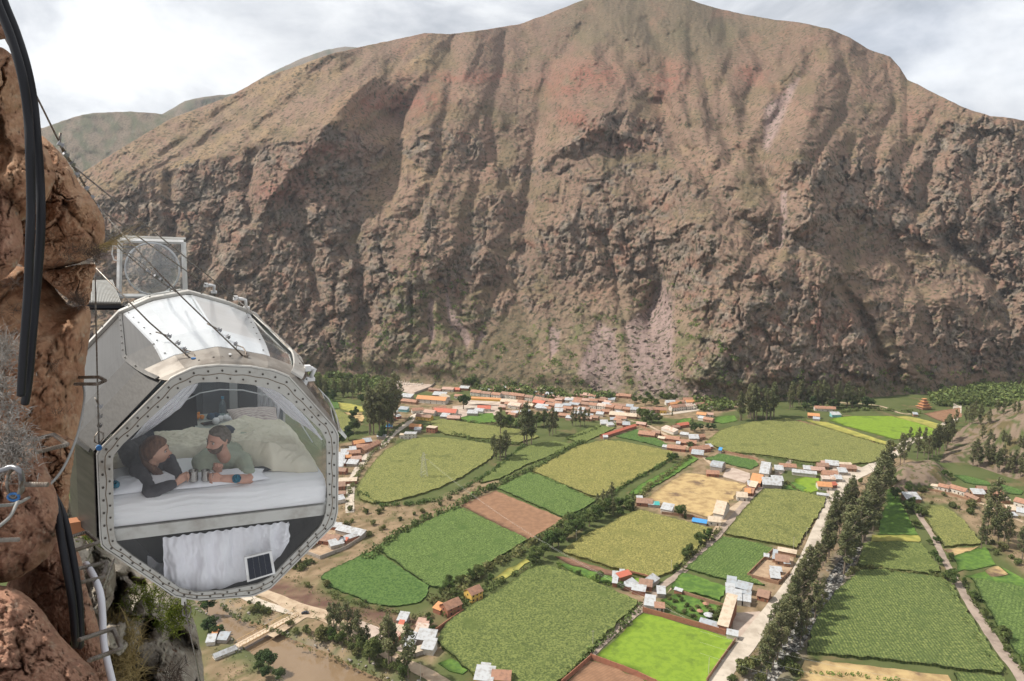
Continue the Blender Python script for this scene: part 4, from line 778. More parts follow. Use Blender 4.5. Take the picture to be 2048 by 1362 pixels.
stand('bush', 'in the dry scrub left of the reddish plot', pz('A', [(690,470,60),(720,440,50),(650,460,50),(740,590,40),(1000,170,40),(1140,90,40),(1220,90,40),(1150,240,50),(1250,200,40),(760,430,40),(680,420,40),(1130,700,30),(1040,150,30),(1180,170,40)]))
stand('broad', 'along the stony lane at the right', pz('F', [(1310,190,60),(1250,85,80),(1300,80,60),(1440,410,70),(1465,440,60),(1540,410,60),(1560,580,110),(1520,550,70),(1400,300,40),(1360,110,50),(1450,290,60),(1410,520,50),(1170,-10,80),(1280,30,60)]), 1.0)
stand('broad', 'along the grey lane at the lower right', pz('F', [(1700,680,70),(1730,680,60),(1790,800,70),(1920,960,120),(1980,1110,40),(1820,860,40),(1640,560,40),(1920,1030,40),(2080,1140,90)]), .95)
stand('bush', 'in the dry scrub near the right edge', pz('F', [(1680,90,50),(1700,50,40),(1560,40,40),(1780,290,50),(1830,300,40),(1900,340,60),(1860,370,40),(2000,440,50),(1560,50,40),(1600,60,30),(1960,400,40)]) + pz('D', [(1650,1170,70),(1520,1180,40),(1450,1090,40),(1640,1220,30),(1290,1060,50),(1360,1150,30)]))
stand('broad', 'below the rocky outcrop at the road', pz('D', [(1190,1065,80),(1080,1000,60),(1180,1180,90),(1260,1240,80),(1300,1250,70),(820,1000,50),(1450,950,60),(1500,960,50)]), 1.0)
stand('bush', 'on the stony verge at the bottom of the stream', pz('F', [(150,1180,120),(200,1130,90),(420,1150,90),(470,1180,100),(480,1100,80),(60,1230,60),(250,1240,70),(560,760,70),(600,700,60),(640,740,60)]))
stand('bush', 'in the dry bank below the pylon field', [(845,1025,10),(828,1030,9),(880,1010,10),(700,1020,12),(730,1022,10),(765,1020,8),(900,1000,11),(960,978,9),(800,1040,9)])
for (kind, place), lst in SETS.items():
    lst.sort(key=lambda q: q[0])
    for i, (u, v, h, wide, grp) in enumerate(lst):
        plant(kind, u, v, h, wide, label=fit('%s, %s %s' % (KW[kind][2], ordn(i), place)) if len(lst) > 1 else '%s standing %s' % (KW[kind][2], place), group=grp)

def bushes(name, pts, size, mt, seed, kind=None, label=None, cat=None, group=None, n_each=26, hs=.8, z0=None):
    """one mesh of leafy clumps at world points"""
    rs = np.random.RandomState(seed); cs, rd_ = [], []
    for p in pts:
        s = size * rs.uniform(.6, 1.3); cs.append((p[0] + rs.uniform(-.3, .3) * size, p[1] + rs.uniform(-.3, .3) * size, p[2] + s * hs * .5)); rd_.append((s * .62, s * .62, s * hs * .62))
    v, f, t = leaves(cs, rd_, n_each * len(cs), size * .20, seed)
    o = mesh_np(name, v, f, False, mt, None, t); return tag(o, label, cat, group, kind)
def hedge(pts, size, gap, mt, label, n_each=30, seed=1, jit=.4):
    g = Gp(pts); a = np.array(g); seg = np.hypot(*(a[1:] - a[:-1]).T); cum = np.concatenate([[0], np.cumsum(seg)]); n = int(cum[-1] / gap); rs = np.random.RandomState(seed); P_ = []
    for i in range(n):
        if rs.rand() < .10: continue
        t = (i + .5) / n * cum[-1]; P_.append((np.interp(t, cum, a[:, 0]) + rs.uniform(-jit, jit) * size, np.interp(t, cum, a[:, 1]) + rs.uniform(-jit, jit) * size, 0))
    return bushes('hedge', P_, size, mt, seed, label=label, cat='hedge', group='hedges between the fields', n_each=n_each)
HB_, HD_, HF_ = LM['bush'], LM['broad'], LM['fresh']
for i, (v_, pts, size, gap, mt, lab) in enumerate((
    ('P', [(735,1118),(790,1075),(850,1040),(905,1020),(960,985),(1000,970),(1060,942),(1110,915),(1165,885)], 5.0, 2.6, HD_, 'long leafy hedge running above the reddish ploughed plot'),
    ('P', [(715,985),(760,1012),(820,1010),(880,1000),(930,975),(985,945),(1020,915),(1050,890)], 3.4, 2.2, HD_, 'dark hedge round the lower edge of the pylon field'),
    ('P', [(630,1010),(690,1005),(710,960),(745,905),(790,880)], 3.2, 2.6, HB_, 'hedge between the village lane houses and the pylon field'),
    ('P', [(870,1205),(905,1190),(960,1150),(1010,1120),(1060,1095),(1100,1070),(1140,1040)], 5.4, 2.4, HB_, 'thick bushy hedge below the green maize field'),
    ('P', [(890,1235),(930,1205),(985,1175),(1040,1145),(1080,1128)], 3.4, 2.4, HD_, 'low hedge along the upper edge of the biggest maize field'),
    ('P', [(1060,948),(1090,958),(1130,975),(1170,995),(1195,1000)], 2.2, 1.9, HD_, 'thin hedge at the lower edge of the yellowing maize field'),
    ('P', [(1212,1000),(1256,968),(1314,936),(1352,914)], 3.2, 2.4, HD_, 'hedge along the right edge of the yellowing maize field'),
    ('P', [(1270,1005),(1300,975),(1340,945),(1380,915)], 3.6, 2.4, HB_, 'hedge between the thin green strip and the dry football ground'),
    ('P', [(900,868),(950,880),(1000,886),(1045,890)], 3.6, 2.4, HD_, 'dark hedge behind the pylon field'),
    ('P', [(912,842),(960,846),(1000,850),(1050,856)], 3.0, 2.6, HB_, 'hedge below the small bright plot under the red roofs'),
    ('P', [(1130,880),(1170,868),(1205,852),(1222,842)], 3.2, 2.4, HD_, 'hedge beside the dim green plot and the narrow red building'),
    ('P', [(1120,1362),(1160,1325),(1210,1280),(1255,1240),(1285,1212)], 3.0, 2.2, HD_, 'hedge between the biggest maize field and the lane'),
    ('P', [(1360,1140),(1390,1108),(1420,1080),(1440,1060)], 3.2, 2.6, HB_, 'bushy hedge along the lane above the tin roofed courtyard'),
    ('P', [(1110,1128),(1150,1148),(1200,1165),(1225,1172)], 2.6, 2.4, HF_, 'fresh green hedge at the top of the biggest maize field'),
    ('P', [(1560,955),(1600,985),(1652,992),(1665,1010)], 2.4, 2.6, HB_, 'hedge behind the roadside farm garden'),
    ('P', [(1690,1150),(1720,1138),(1790,1145),(1850,1152),(1895,1160)], 3.6, 2.4, HB_, 'hedge above the row planted maize field'),
    ('P', [(1600,1345),(1700,1352),(1800,1362)], 2.0, 3.0, HF_, 'low green hedge at the bottom edge below the row maize'),
    ('P', [(1880,1150),(1900,1185),(1930,1240),(1965,1300),(2010,1362)], 2.2, 3.2, HD_, 'sparse hedge on the left side of the grey lane'),
    ('P', [(1920,1160),(1950,1205),(1985,1260),(2020,1310),(2060,1360)], 2.6, 3.2, HB_, 'sparse hedge on the right side of the grey lane'),
    ('P', [(640,1180),(700,1205),(760,1220),(820,1235),(870,1230)], 2.6, 2.8, HB_, 'scrubby hedge on the reddish bank above the river road'),
    ('P', [(430,1205),(480,1240),(540,1260),(575,1275)], 2.2, 2.2, HB_, 'green fringe along the river before the bridge'),
    ('P', [(590,1290),(640,1305),(700,1330),(760,1356),(800,1375)], 2.0, 2.2, HB_, 'green fringe along the river beyond the bridge'),
    ('P', [(1560,838),(1640,856),(1700,872),(1790,896)], 1.8, 3.0, HB_, 'low hedge on the far side of the broad furrowed field'),
    ('P', [(1470,908),(1540,915),(1610,930),(1690,935)], 2.4, 3.0, HD_, 'hedge on the near side of the broad furrowed field'),
    ('P', [(1665,826),(1720,820),(1790,822),(1840,826)], 4.2, 2.8, HD_, 'dark hedge behind the far lime field'),
    ('P', [(825,835),(800,852),(780,872),(765,888)], 2.6, 2.2, HD_, 'clipped green hedge beside the village lane'),
)):
    hedge(px(v_, pts), size, gap, mt, lab, seed=200 + i)
# scrub nobody could count: on the mountain foot, on the fans, round the village
rs = np.random.RandomState(4); P_ = []
sh = sstep(.02, .35, fbm(MU / 26, MV / 18, 3, 401)) * np.maximum(blob(MU, MV, [(600,700),(760,640),(790,540),(860,500),(940,560),(980,700),(1100,640),(1180,600),(1240,640),(1300,560),(1420,560),(1400,640),(1480,700),(1500,800),(600,790)], 20), .9 * sstep(722, 760, MV))
sh *= 1 - .93 * MSC; ii = rs.choice(sh.size, 3000, p=(sh * (MV > 500)).ravel() / (sh * (MV > 500)).sum())
for k in ii: P_.append(tuple(MP.reshape(-1, 3)[k]))
bushes('hillside_shrubs', P_[:2300], 3.6, LM['fresh'], 7, kind='stuff', label='green shrubs dotted over the lower slopes of the mountain', n_each=11)
bushes('hillside_shrubs', P_[2300:], 5.0, LM['broad'], 8, kind='stuff', label='darker shrubs at the foot of the mountain', n_each=15)
P_ = []
for poly, n in (([(1860,792),(1960,776),(2070,772),(2200,775),(2200,815),(2040,818),(1960,812),(1880,812)], 620), ([(1380,800),(1480,806),(1480,818),(1400,822)], 30), ([(960,760),(1200,780),(1230,800),(1100,798),(950,785)], 150), ([(600,752),(760,752),(790,778),(600,790)], 180)):
    g = Gp(poly); xs = [p[0] for p in g]; ys = [p[1] for p in g]; c = 0
    while c < n:
        q = np.array([rs.uniform(min(xs), max(xs), 400), rs.uniform(min(ys), max(ys), 400)]); ok = poly_sd(q[0], q[1], g) < 0
        for x, y in q.T[ok][:n - c]: P_.append((x, y, 0)); c += 1
bushes('woods', P_, 11, LM['broad'], 9, kind='stuff', label='far green woods at the foot of the slopes', n_each=34, hs=.75)
# small tufts over the rough ground
P_ = []
for poly, n in (([(560,1000),(700,1000),(850,1010),(960,960),(990,985),(900,1020),(800,1060),(740,1100),(640,1160),(560,1160)], 260), ([(440,1180),(640,1225),(760,1300),(640,1300),(470,1220)], 120), ([(1800,970),(2048,1010),(2060,1150),(1900,1010),(1840,1000)], 160), ([(1480,1350),(1600,1180),(1640,1180),(1580,1300),(1520,1380)], 160),
                ([(560,1150),(780,1225),(860,1240),(860,1262),(700,1250)], 120), ([(430,1290),(520,1320),(600,1400),(420,1400)], 60), ([(700,980),(620,960),(760,860),(790,875)], 70)):
    g = Gp(poly); xs = [p[0] for p in g]; ys = [p[1] for p in g]; c = 0
    while c < n:
        q = np.array([rs.uniform(min(xs), max(xs), 400), rs.uniform(min(ys), max(ys), 400)]); ok = (poly_sd(q[0], q[1], g) < 0) & (poly_sd(q[0], q[1], RIVER) > 1)
        for x, y in q.T[ok][:n - c]: P_.append((x, y, -.2)); c += 1
bushes('scrub', P_, 1.9, LM['bush'], 10, kind='stuff', label='low scrub over the dry ground', n_each=9)
# ================================================================ HOUSES, WALLS, BRIDGE, PYLON
def wallm(n, c, c2): return mat(n, c, .9, col2=c2, nscale=.6, mixr=(.45, .7), bump=.3, bscale=2, bdist=.05, spec=.1)
WM = {'white': wallm('white wall', (.55, .51, .45), (.45, .38, .31)), 'adobe': wallm('adobe wall', (.30, .18, .115), (.22, .125, .08)), 'brick': wallm('brick wall', (.30, .135, .085), (.22, .10, .065)),
      'yellow': wallm('yellow wall', (.60, .39, .10), (.52, .33, .10)), 'pink': wallm('pink wall', (.52, .33, .26), (.42, .26, .20)), 'teal': wallm('teal wall', (.20, .42, .42), (.16, .34, .34)), 'grey': wallm('grey block wall', (.33, .29, .25), (.25, .21, .18)), 'red': wallm('red wall', (.42, .10, .06), (.34, .08, .05))}
def roofm(n, c, c2, rough=.7, metal=0.0, k=2.2, strength=.5):
    m = mat(n, c, rough, metal, col2=c2, nscale=.45, ndet=5, mixr=(.42, .66), spec=.3); N, Lk = m.node_tree.nodes, m.node_tree.links
    tc = N.new('ShaderNodeTexCoord'); w = N.new('ShaderNodeTexWave'); w.inputs['Scale'].default_value = k; w.bands_direction = 'X'; Lk.new(tc.outputs['Object'], w.inputs[0])
    bn = N.new('ShaderNodeBump'); bn.inputs['Strength'].default_value = strength; bn.inputs['Distance'].default_value = .08; Lk.new(w.outputs['Fac'], bn.inputs['Height']); Lk.new(bn.outputs[0], N['Principled BSDF'].inputs['Normal']); return m
RM = {'terracotta tile': roofm('terracotta tile', (.33, .175, .112), (.23, .125, .085)), 'brown tile': roofm('brown tile', (.275, .165, .115), (.20, .12, .085)), 'pale tin': roofm('pale tin', (.40, .41, .42), (.27, .255, .24), .5), 'grey tin': roofm('grey tin', (.32, .345, .37), (.25, .24, .23), .5),
      'rusty tin': roofm('rusty tin', (.48, .40, .34), (.34, .21, .14), .6), 'orange': roofm('orange roof', (.50, .235, .10), (.42, .20, .09)), 'red': roofm('red roof', (.46, .13, .08), (.38, .12, .08)), 'pinkish': roofm('pinkish roof', (.42, .27, .21), (.33, .21, .165)),
      'teal': roofm('teal roof', (.05, .32, .30), (.05, .27, .26)), 'blue': roofm('blue roof', (.06, .25, .52), (.05, .22, .46)), 'cream': roofm('cream roof', (.50, .41, .31), (.40, .31, .225))}
GLASSD = mat('dark window', (.03, .035, .04), .25, spec=.5); WOOD = mat('weathered wood', (.16, .10, .065), .8, col2=(.11, .07, .045), nscale=3); FRAME = mat('pale frame', (.5, .46, .4), .7)
BOARD = {}
HOUSES = []
def house(a, b, depth, h, roof, wall, kind='gable', place='', pitch=.32, win=2, group=None, label=None, name=None, cat='house'):
    HOUSES.append((a, b, depth, h, roof, wall, kind, place, pitch, win, group, label, name, cat))
def build_house(a, b, depth, h, roof, wall, kind, pitch, win, label, group, name, cat, eave=.5):
    A, B = Vector(G(*a)), Vector(G(*b)); d = B - A; w = d.length; rz = math.atan2(d.y, d.x)
    root = empty(name or 'house', (A.x, A.y, -.25), rz, label, cat, group)
    wb = MB(); h0 = h + .25; t = depth
    if kind == 'gable':
        r = t / 2 * pitch * 2; zt = h0 + r
        wb.add([(0,0,0),(w,0,0),(w,t,0),(0,t,0),(0,0,h0),(w,0,h0),(w,t,h0),(0,t,h0),(0,t/2,zt),(w,t/2,zt)], [(0,1,5,4),(2,3,7,6),(1,2,6,9,5),(3,0,4,8,7),(3,2,1,0)])
        rb = MB(); e = eave; k = r / (t / 2)
        for s in (0, 1):
            y0, y1 = (-e, t/2) if s == 0 else (t + e, t/2); z0 = h0 - e * k + .06; th = .16
            rb.add([(-e,y0,z0),(w+e,y0,z0),(w+e,y1,zt+.06),(-e,y1,zt+.06),(-e,y0,z0+th),(w+e,y0,z0+th),(w+e,y1,zt+.06+th),(-e,y1,zt+.06+th)],
                   [(4,5,6,7),(3,2,1,0),(0,1,5,4),(1,2,6,5),(2,3,7,6),(3,0,4,7)] if s == 0 else [(7,6,5,4),(0,1,2,3),(4,5,1,0),(5,6,2,1),(6,7,3,2),(7,4,0,3)])
        roofs = [rb]
    elif kind == 'arch':
        n = 8; prof = [(t/2 - t/2 * math.cos(math.pi * i / n), h0 + t * .22 * math.sin(math.pi * i / n)) for i in range(n + 1)]
        P_ = [(0, y, z) for y, z in prof] + [(w, y, z) for y, z in prof] + [(0,0,0),(0,t,0),(w,0,0),(w,t,0)]; m = n + 1
        wb.add(P_, [tuple([2*m] + list(range(m)) + [2*m+1])[::-1], tuple([2*m+2] + list(range(m, 2*m)) + [2*m+3]), (2*m, 2*m+2, m, 0), (2*m+3, 2*m+1, n, m+n)])
        rb = MB(); P_ = [(-.3, y*1.04 - t*.02, z + .05) for y, z in prof] + [(w + .3, y*1.04 - t*.02, z + .05) for y, z in prof] + [(-.3, y*1.04 - t*.02, z + .2) for y, z in prof] + [(w + .3, y*1.04 - t*.02, z + .2) for y, z in prof]
        fs = [(2*m+i, 3*m+i, 3*m+i+1, 2*m+i+1) for i in range(n)] + [(i+1, m+i+1, m+i, i) for i in range(n)] + [(i, m+i, 3*m+i, 2*m+i) for i in (0,)] + [(m+n, n, 2*m+n, 3*m+n)] + [(i, 2*m+i, 2*m+i+1, i+1) for i in range(n)] + [(m+i+1, 3*m+i+1, 3*m+i, m+i) for i in range(n)]
        rb.add(P_, fs); roofs = [rb]
    else:
        r = t * (pitch if kind == 'shed' else .03); wb.add([(0,0,0),(w,0,0),(w,t,0),(0,t,0),(0,0,h0),(w,0,h0),(w,t,h0+r),(0,t,h0+r)], [(0,1,5,4),(1,2,6,5),(2,3,7,6),(3,0,4,7),(3,2,1,0)])
        rb = MB(); e = .35; k = r / t; rb.add([(-e,-e,h0-e*k+.05),(w+e,-e,h0-e*k+.05),(w+e,t+e,h0+r+e*k+.05),(-e,t+e,h0+r+e*k+.05),(-e,-e,h0-e*k+.2),(w+e,-e,h0-e*k+.2),(w+e,t+e,h0+r+e*k+.2),(-e,t+e,h0+r+e*k+.2)], [(4,5,6,7),(3,2,1,0),(0,1,5,4),(1,2,6,5),(2,3,7,6),(3,0,4,7)])
        roofs = [rb]
    wb.build('wall', WM[wall], root)
    for rb in roofs: rb.build('roof', RM[roof], root)
    if win:
        ww, wh = min(.9, w / 8), 1.1; n = max(1, min(win, int(w / 2.4))); floors = 2 if h > 4.6 else 1
        if 'w' not in BOARD:
            m_ = MB().box((0, 0, 0), (1, .08, 1)).build('window', GLASSD); BOARD['w'] = m_.data; bpy.data.objects.remove(m_)
            m_ = MB().box((0, 0, 0), (1, .10, 1)).build('door', WOOD); BOARD['d'] = m_.data; bpy.data.objects.remove(m_)
        for fl in range(floors):
            for i in range(n):
                isd = fl == 0 and i == n // 2; o = bpy.data.objects.new('door' if isd else 'window', BOARD['d' if isd else 'w']); link(o, root)
                o.location = (w * (i + .5) / n, -.035, (1.3 if isd else 1.75) + 2.6 * fl); o.scale = (1.1 if isd else ww * 1.15, 1, 2.1 if isd else wh)
        if t > 5:
            for xx in (-.035, w + .035):
                o = bpy.data.objects.new('window', BOARD['w']); link(o, root); o.location = (xx, t * .5, 1.75 + 2.6 * (floors - 1)); o.rotation_euler = (0, 0, math.pi / 2); o.scale = (ww, 1, wh)
    return root
def row(view, a, b, n, depth, h, roofs, walls, place, kind='gable', win=3, gap=.10, group=None):
    (x0, y0), (x1, y1) = a, b; rg = random.Random(int(x0 * 3 + y0)); 
    for i in range(n):
        t0, t1 = (i + gap * rg.random()) / n, (i + 1 - gap * rg.random()) / n; j = rg.uniform(-1.5, 1.5)
        p = px(view, [(x0 + (x1 - x0) * t0, y0 + (y1 - y0) * t0 + j), (x0 + (x1 - x0) * t1, y0 + (y1 - y0) * t1 + j)])
        house(p[0], p[1], depth * rg.uniform(.85, 1.15), h * rg.uniform(.88, 1.1), roofs[i % len(roofs)], walls[i % len(walls)], kind, place, win=win, group=group)
def hs(view, place, lst, group=None):
    for q in lst:
        x0, y0, x1, y1, dep, h, roof, wall = q[:8]; kind = q[8] if len(q) > 8 else 'gable'; win = q[9] if len(q) > 9 else 2
        p = px(view, [(x0, y0), (x1, y1)]); house(p[0], p[1], dep, h, roof, wall, kind, place, win=win, group=group)
T_, Bt, PT, GT, RT = 'terracotta tile', 'brown tile', 'pale tin', 'grey tin', 'rusty tin'
row('B', (1325, 352), (1560, 378), 3, 8, 5.4, [T_, Bt, T_], ['white'], 'on the main village street', win=3)
row('C', (0, 368), (250, 398), 4, 8, 5.4, [Bt, T_, T_, Bt], ['white', 'white', 'adobe'], 'on the main village street', win=3)
row('C', (258, 405), (420, 428), 3, 8, 5.0, [T_, Bt, T_], ['white', 'adobe'], 'on the main village street', win=3)
row('C', (560, 435), (880, 475), 5, 8, 5.0, [T_, Bt, T_, RT], ['white', 'adobe', 'white'], 'on the main village street', win=3)
row('C', (885, 480), (1075, 495), 3, 8, 4.6, [T_, T_, GT], ['white', 'adobe'], 'on the main village street', win=3)
row('C', (1085, 492), (1295, 495), 4, 8, 4.6, [T_, Bt, T_], ['yellow', 'white', 'adobe'], 'on the main village street', win=2)
row('C', (1335, 478), (1510, 462), 3, 8, 5.0, [T_, Bt, RT], ['white'], 'on the main village street', win=3)
row('C', (1525, 458), (1625, 445), 2, 8, 4.8, [Bt, T_], ['white', 'adobe'], 'on the main village street', win=2)
row('C', (170, 300), (440, 345), 4, 7, 3.6, [PT, T_, RT, T_], ['adobe', 'white'], 'behind the street row', win=2)
row('C', (150, 335), (420, 368), 4, 7, 3.4, [T_, PT, Bt, GT], ['adobe'], 'behind the street row', win=0)
row('C', (440, 400), (760, 418), 5, 7, 3.6, [Bt, PT, T_, 'pinkish', T_], ['adobe', 'white', 'pink'], 'behind the street row', win=1)
row('C', (640, 378), (740, 392), 2, 7, 5.2, ['pinkish', T_], ['pink', 'white'], 'behind the street row', win=2)
row('C', (790, 440), (1040, 460), 4, 7, 3.4, [PT, T_, Bt, GT], ['adobe', 'brick'], 'behind the street row', win=0)
row('C', (1290, 430), (1520, 425), 3, 7, 3.6, [PT, T_, 'orange'], ['white', 'adobe'], 'behind the street row', win=0)
row('B', (1400, 325), (1560, 335), 2, 7, 3.4, [PT, T_], ['adobe'], 'behind the street row', win=0)
hs('C', 'at the top of the village', [(135, 262, 275, 268, 8, 3.6, 'orange', 'adobe'), (0, 285, 80, 290, 7, 3.2, T_, 'brick'), (640, 290, 722, 292, 7, 4.2, 'teal', 'grey', 'shed', 0), (20, 308, 90, 312, 6, 3, PT, 'adobe', 'shed', 0), (920, 372, 1015, 380, 8, 3.4, T_, 'adobe'), (840, 400, 890, 404, 6, 3, GT, 'white', 'shed', 0),
    (1425, 338, 1515, 338, 8, 3.2, 'pinkish', 'white'), (1790, 350, 1858, 348, 7, 3.4, 'pinkish', 'white'), (1885, 382, 1915, 380, 5, 3, PT, 'white', 'shed', 0), (1545, 408, 1655, 408, 8, 3.4, Bt, 'brick'), (1430, 405, 1520, 405, 7, 3.4, T_, 'adobe'), (1640, 408, 1690, 404, 6, 3, 'pinkish', 'brick'), (1330, 440, 1400, 430, 6, 3, 'orange', 'adobe')])
hs('C', 'in the middle of the village', [(60, 452, 150, 462, 8, 4, RT, 'white', 'shed'), (258, 425, 335, 438, 8, 3.6, 'red', 'brick'), (270, 462, 358, 472, 9, 3.4, PT, 'grey', 'shed', 0), (425, 462, 485, 465, 8, 3.4, PT, 'white', 'shed', 0), (415, 496, 485, 500, 8, 3.2, PT, 'adobe', 'shed', 0), (455, 525, 540, 535, 7, 3.2, T_, 'adobe'), (510, 545, 560, 550, 6, 3, PT, 'pink', 'shed', 0),
    (380, 420, 450, 430, 6, 3, Bt, 'adobe'), (490, 470, 560, 478, 7, 3.2, T_, 'adobe'), (560, 500, 640, 510, 7, 3.2, 'pinkish', 'brick'), (600, 470, 690, 482, 7, 3.4, Bt, 'adobe'), (700, 498, 780, 505, 8, 3.4, T_, 'adobe'), (745, 515, 800, 520, 6, 3, PT, 'white', 'shed', 0), (790, 495, 850, 500, 7, 3.2, T_, 'brick'), (850, 520, 1060, 538, 9, 3.2, 'cream', 'adobe'), (660, 550, 710, 555, 6, 3, 'pinkish', 'adobe'), (580, 540, 640, 550, 6, 3, T_, 'adobe'),
    (700, 540, 760, 548, 6, 3, Bt, 'adobe'), (120, 420, 200, 430, 7, 3.4, T_, 'adobe'), (180, 445, 250, 455, 7, 3.2, 'cream', 'adobe'), (350, 440, 420, 450, 7, 3.2, T_, 'brick'), (860, 560, 900, 560, 5, 3, GT, 'grey', 'shed', 0)])
hs('C', 'between the village and the farm fields', [(785, 592, 842, 592, 8, 3, PT, 'white', 'shed', 0), (842, 604, 890, 600, 6, 3, PT, 'white', 'shed', 0), (955, 604, 1012, 606, 7, 3.4, GT, 'brick', 'shed'), (905, 585, 960, 590, 7, 3.2, Bt, 'brick'), (805, 690, 1062, 606, 5, 2.8, 'red', 'brick', 'gable', 0), (805, 696, 840, 696, 4, 2.6, PT, 'grey', 'shed', 0), (1075, 672, 1200, 688, 9, 3.2, T_, 'brick'), (1180, 660, 1240, 668, 6, 3, Bt, 'adobe'),
    (1255, 625, 1350, 660, 7, 3, RT, 'white', 'shed', 0), (1390, 610, 1475, 598, 7, 3.2, 'red', 'brick'), (1350, 622, 1400, 618, 6, 3, Bt, 'adobe'), (1275, 705, 1390, 720, 8, 3, T_, 'brick'), (1395, 738, 1525, 750, 8, 3, T_, 'brick'), (1475, 710, 1550, 712, 8, 3.2, PT, 'grey', 'shed', 0), (1530, 705, 1600, 695, 7, 3.2, T_, 'adobe'), (1300, 780, 1440, 795, 8, 3.0, T_, 'brick'), (1370, 745, 1400, 748, 4, 2.6, PT, 'white', 'shed', 0),
    (1505, 805, 1640, 790, 9, 3.4, T_, 'brick'), (1488, 828, 1580, 838, 8, 2.8, GT, 'adobe', 'shed', 0), (1620, 775, 1660, 770, 5, 2.8, PT, 'brick', 'shed', 0), (1262, 770, 1300, 775, 4, 2.4, PT, 'grey', 'shed', 0), (1060, 590, 1130, 600, 6, 3, 'pinkish', 'brick'), (1400, 672, 1460, 680, 5, 2.6, PT, 'grey', 'shed', 0), (1230, 700, 1280, 708, 5, 2.6, 'cream', 'adobe'), (1530, 520, 1600, 528, 7, 3.6, 'orange', 'white'), (1580, 555, 1650, 568, 7, 3.2, T_, 'adobe'), (1540, 545, 1580, 552, 5, 3, PT, 'white', 'shed', 0), (1610, 520, 1660, 522, 6, 3, 'pinkish', 'white')])
hs('B', 'round the village plaza', [(905, 408, 1130, 425, 12, 5.5, 'orange', 'white', 'gable', 5), (1130, 412, 1170, 395, 10, 6.5, 'cream', 'white', 'shed', 2), (1030, 368, 1130, 374, 9, 3.8, PT, 'adobe', 'shed', 0), (765, 378, 860, 388, 9, 3.4, PT, 'grey', 'shed', 0), (780, 412, 900, 425, 8, 3.2, T_, 'adobe'), (1105, 320, 1190, 326, 8, 3.4, 'pinkish', 'white'), (1190, 322, 1240, 326, 7, 3.2, 'red', 'brick'), (1240, 312, 1310, 316, 7, 3.2, PT, 'brick', 'shed', 0), (1000, 320, 1090, 330, 6, 3, Bt, 'brick'),
    (1040, 505, 1210, 515, 12, 4.2, 'red', 'white', 'gable', 3), (960, 505, 1040, 515, 9, 3.8, 'pinkish', 'white'), (1090, 535, 1150, 540, 8, 3.2, PT, 'grey', 'shed', 0), (1145, 548, 1240, 552, 8, 3.2, 'pinkish', 'brick'), (900, 540, 1015, 552, 8, 4.2, Bt, 'yellow', 'gable', 4), (875, 495, 962, 488, 8, 3.8, T_, 'white'), (765, 478, 832, 484, 7, 3.2, GT, 'teal', 'shed', 0), (1330, 390, 1560, 402, 4, 2.8, 'orange', 'yellow', 'shed', 0), (1380, 478, 1480, 480, 10, 4, 'red', 'white'),
    (1300, 512, 1380, 515, 8, 3.4, PT, 'grey', 'shed', 0), (1350, 492, 1420, 498, 7, 3.2, PT, 'white', 'shed', 0), (1615, 450, 1705, 462, 9, 3.4, 'cream', 'pink'), (1640, 505, 1690, 510, 6, 3, PT, 'adobe', 'shed', 0), (1840, 470, 1920, 475, 8, 3.4, PT, 'grey', 'shed', 0), (1810, 425, 1900, 435, 8, 3.6, 'red', 'brick'), (1560, 420, 1690, 428, 8, 3.6, 'cream', 'adobe', 'gable', 3), (1200, 375, 1260, 380, 7, 3.4, T_, 'white'), (1040, 480, 1140, 470, 7, 3.4, T_, 'adobe'), (1690, 430, 1780, 440, 7, 3.4, T_, 'white')])
hs('B', 'along the lane into the village', [(688, 562, 752, 548, 7, 3.0, 'red', 'brick'), (750, 538, 790, 530, 5, 2.8, PT, 'brick', 'shed', 0), (850, 615, 935, 622, 8, 3.2, 'orange', 'brick'), (888, 640, 940, 640, 6, 2.6, PT, 'grey', 'shed', 0), (982, 640, 1048, 648, 8, 6.0, 'cream', 'brick', 'flat', 3), (810, 692, 900, 694, 8, 6.0, PT, 'white', 'flat', 3), (775, 690, 812, 690, 7, 4.2, 'cream', 'white', 'flat', 1), (600, 695, 670, 692, 6, 3, PT, 'grey', 'shed', 0), (672, 612, 715, 612, 6, 2.4, 'blue', 'grey', 'shed', 0), (740, 500, 765, 490, 5, 2.6, PT, 'white', 'shed', 0),
    (425, 755, 505, 742, 8, 3.4, 'orange', 'brick'), (500, 740, 562, 732, 7, 3.2, GT, 'brick', 'shed', 0), (440, 780, 560, 775, 7, 3.2, T_, 'adobe'), (505, 808, 630, 745, 8, 3.6, T_, 'adobe', 'gable', 3), (390, 800, 440, 795, 6, 3, PT, 'brick', 'shed', 0), (370, 830, 470, 822, 7, 3.2, T_, 'brick'), (320, 820, 385, 815, 6, 3, PT, 'brick', 'shed', 0), (300, 845, 375, 842, 6, 3, PT, 'grey', 'shed', 0), (280, 875, 345, 872, 7, 3, PT, 'brick', 'shed', 0), (340, 862, 400, 858, 6, 3.2, 'orange', 'brick'), (400, 878, 480, 870, 7, 3.4, 'pinkish', 'brick'), (275, 905, 350, 905, 6, 3, PT, 'brick', 'shed', 0), (360, 905, 440, 910, 7, 2.8, PT, 'grey', 'shed', 0),
    (270, 930, 330, 930, 6, 3, PT, 'white', 'shed', 0), (285, 965, 350, 970, 7, 3.2, Bt, 'brick'), (300, 1045, 440, 1040, 5, 2.6, 'cream', 'brick', 'shed', 0), (270, 1090, 350, 1085, 9, 3.2, Bt, 'brick'), (270, 1140, 350, 1140, 5, 2.6, Bt, 'adobe'), (275, 1200, 352, 1185, 6, 3, PT, 'white', 'shed', 0)])
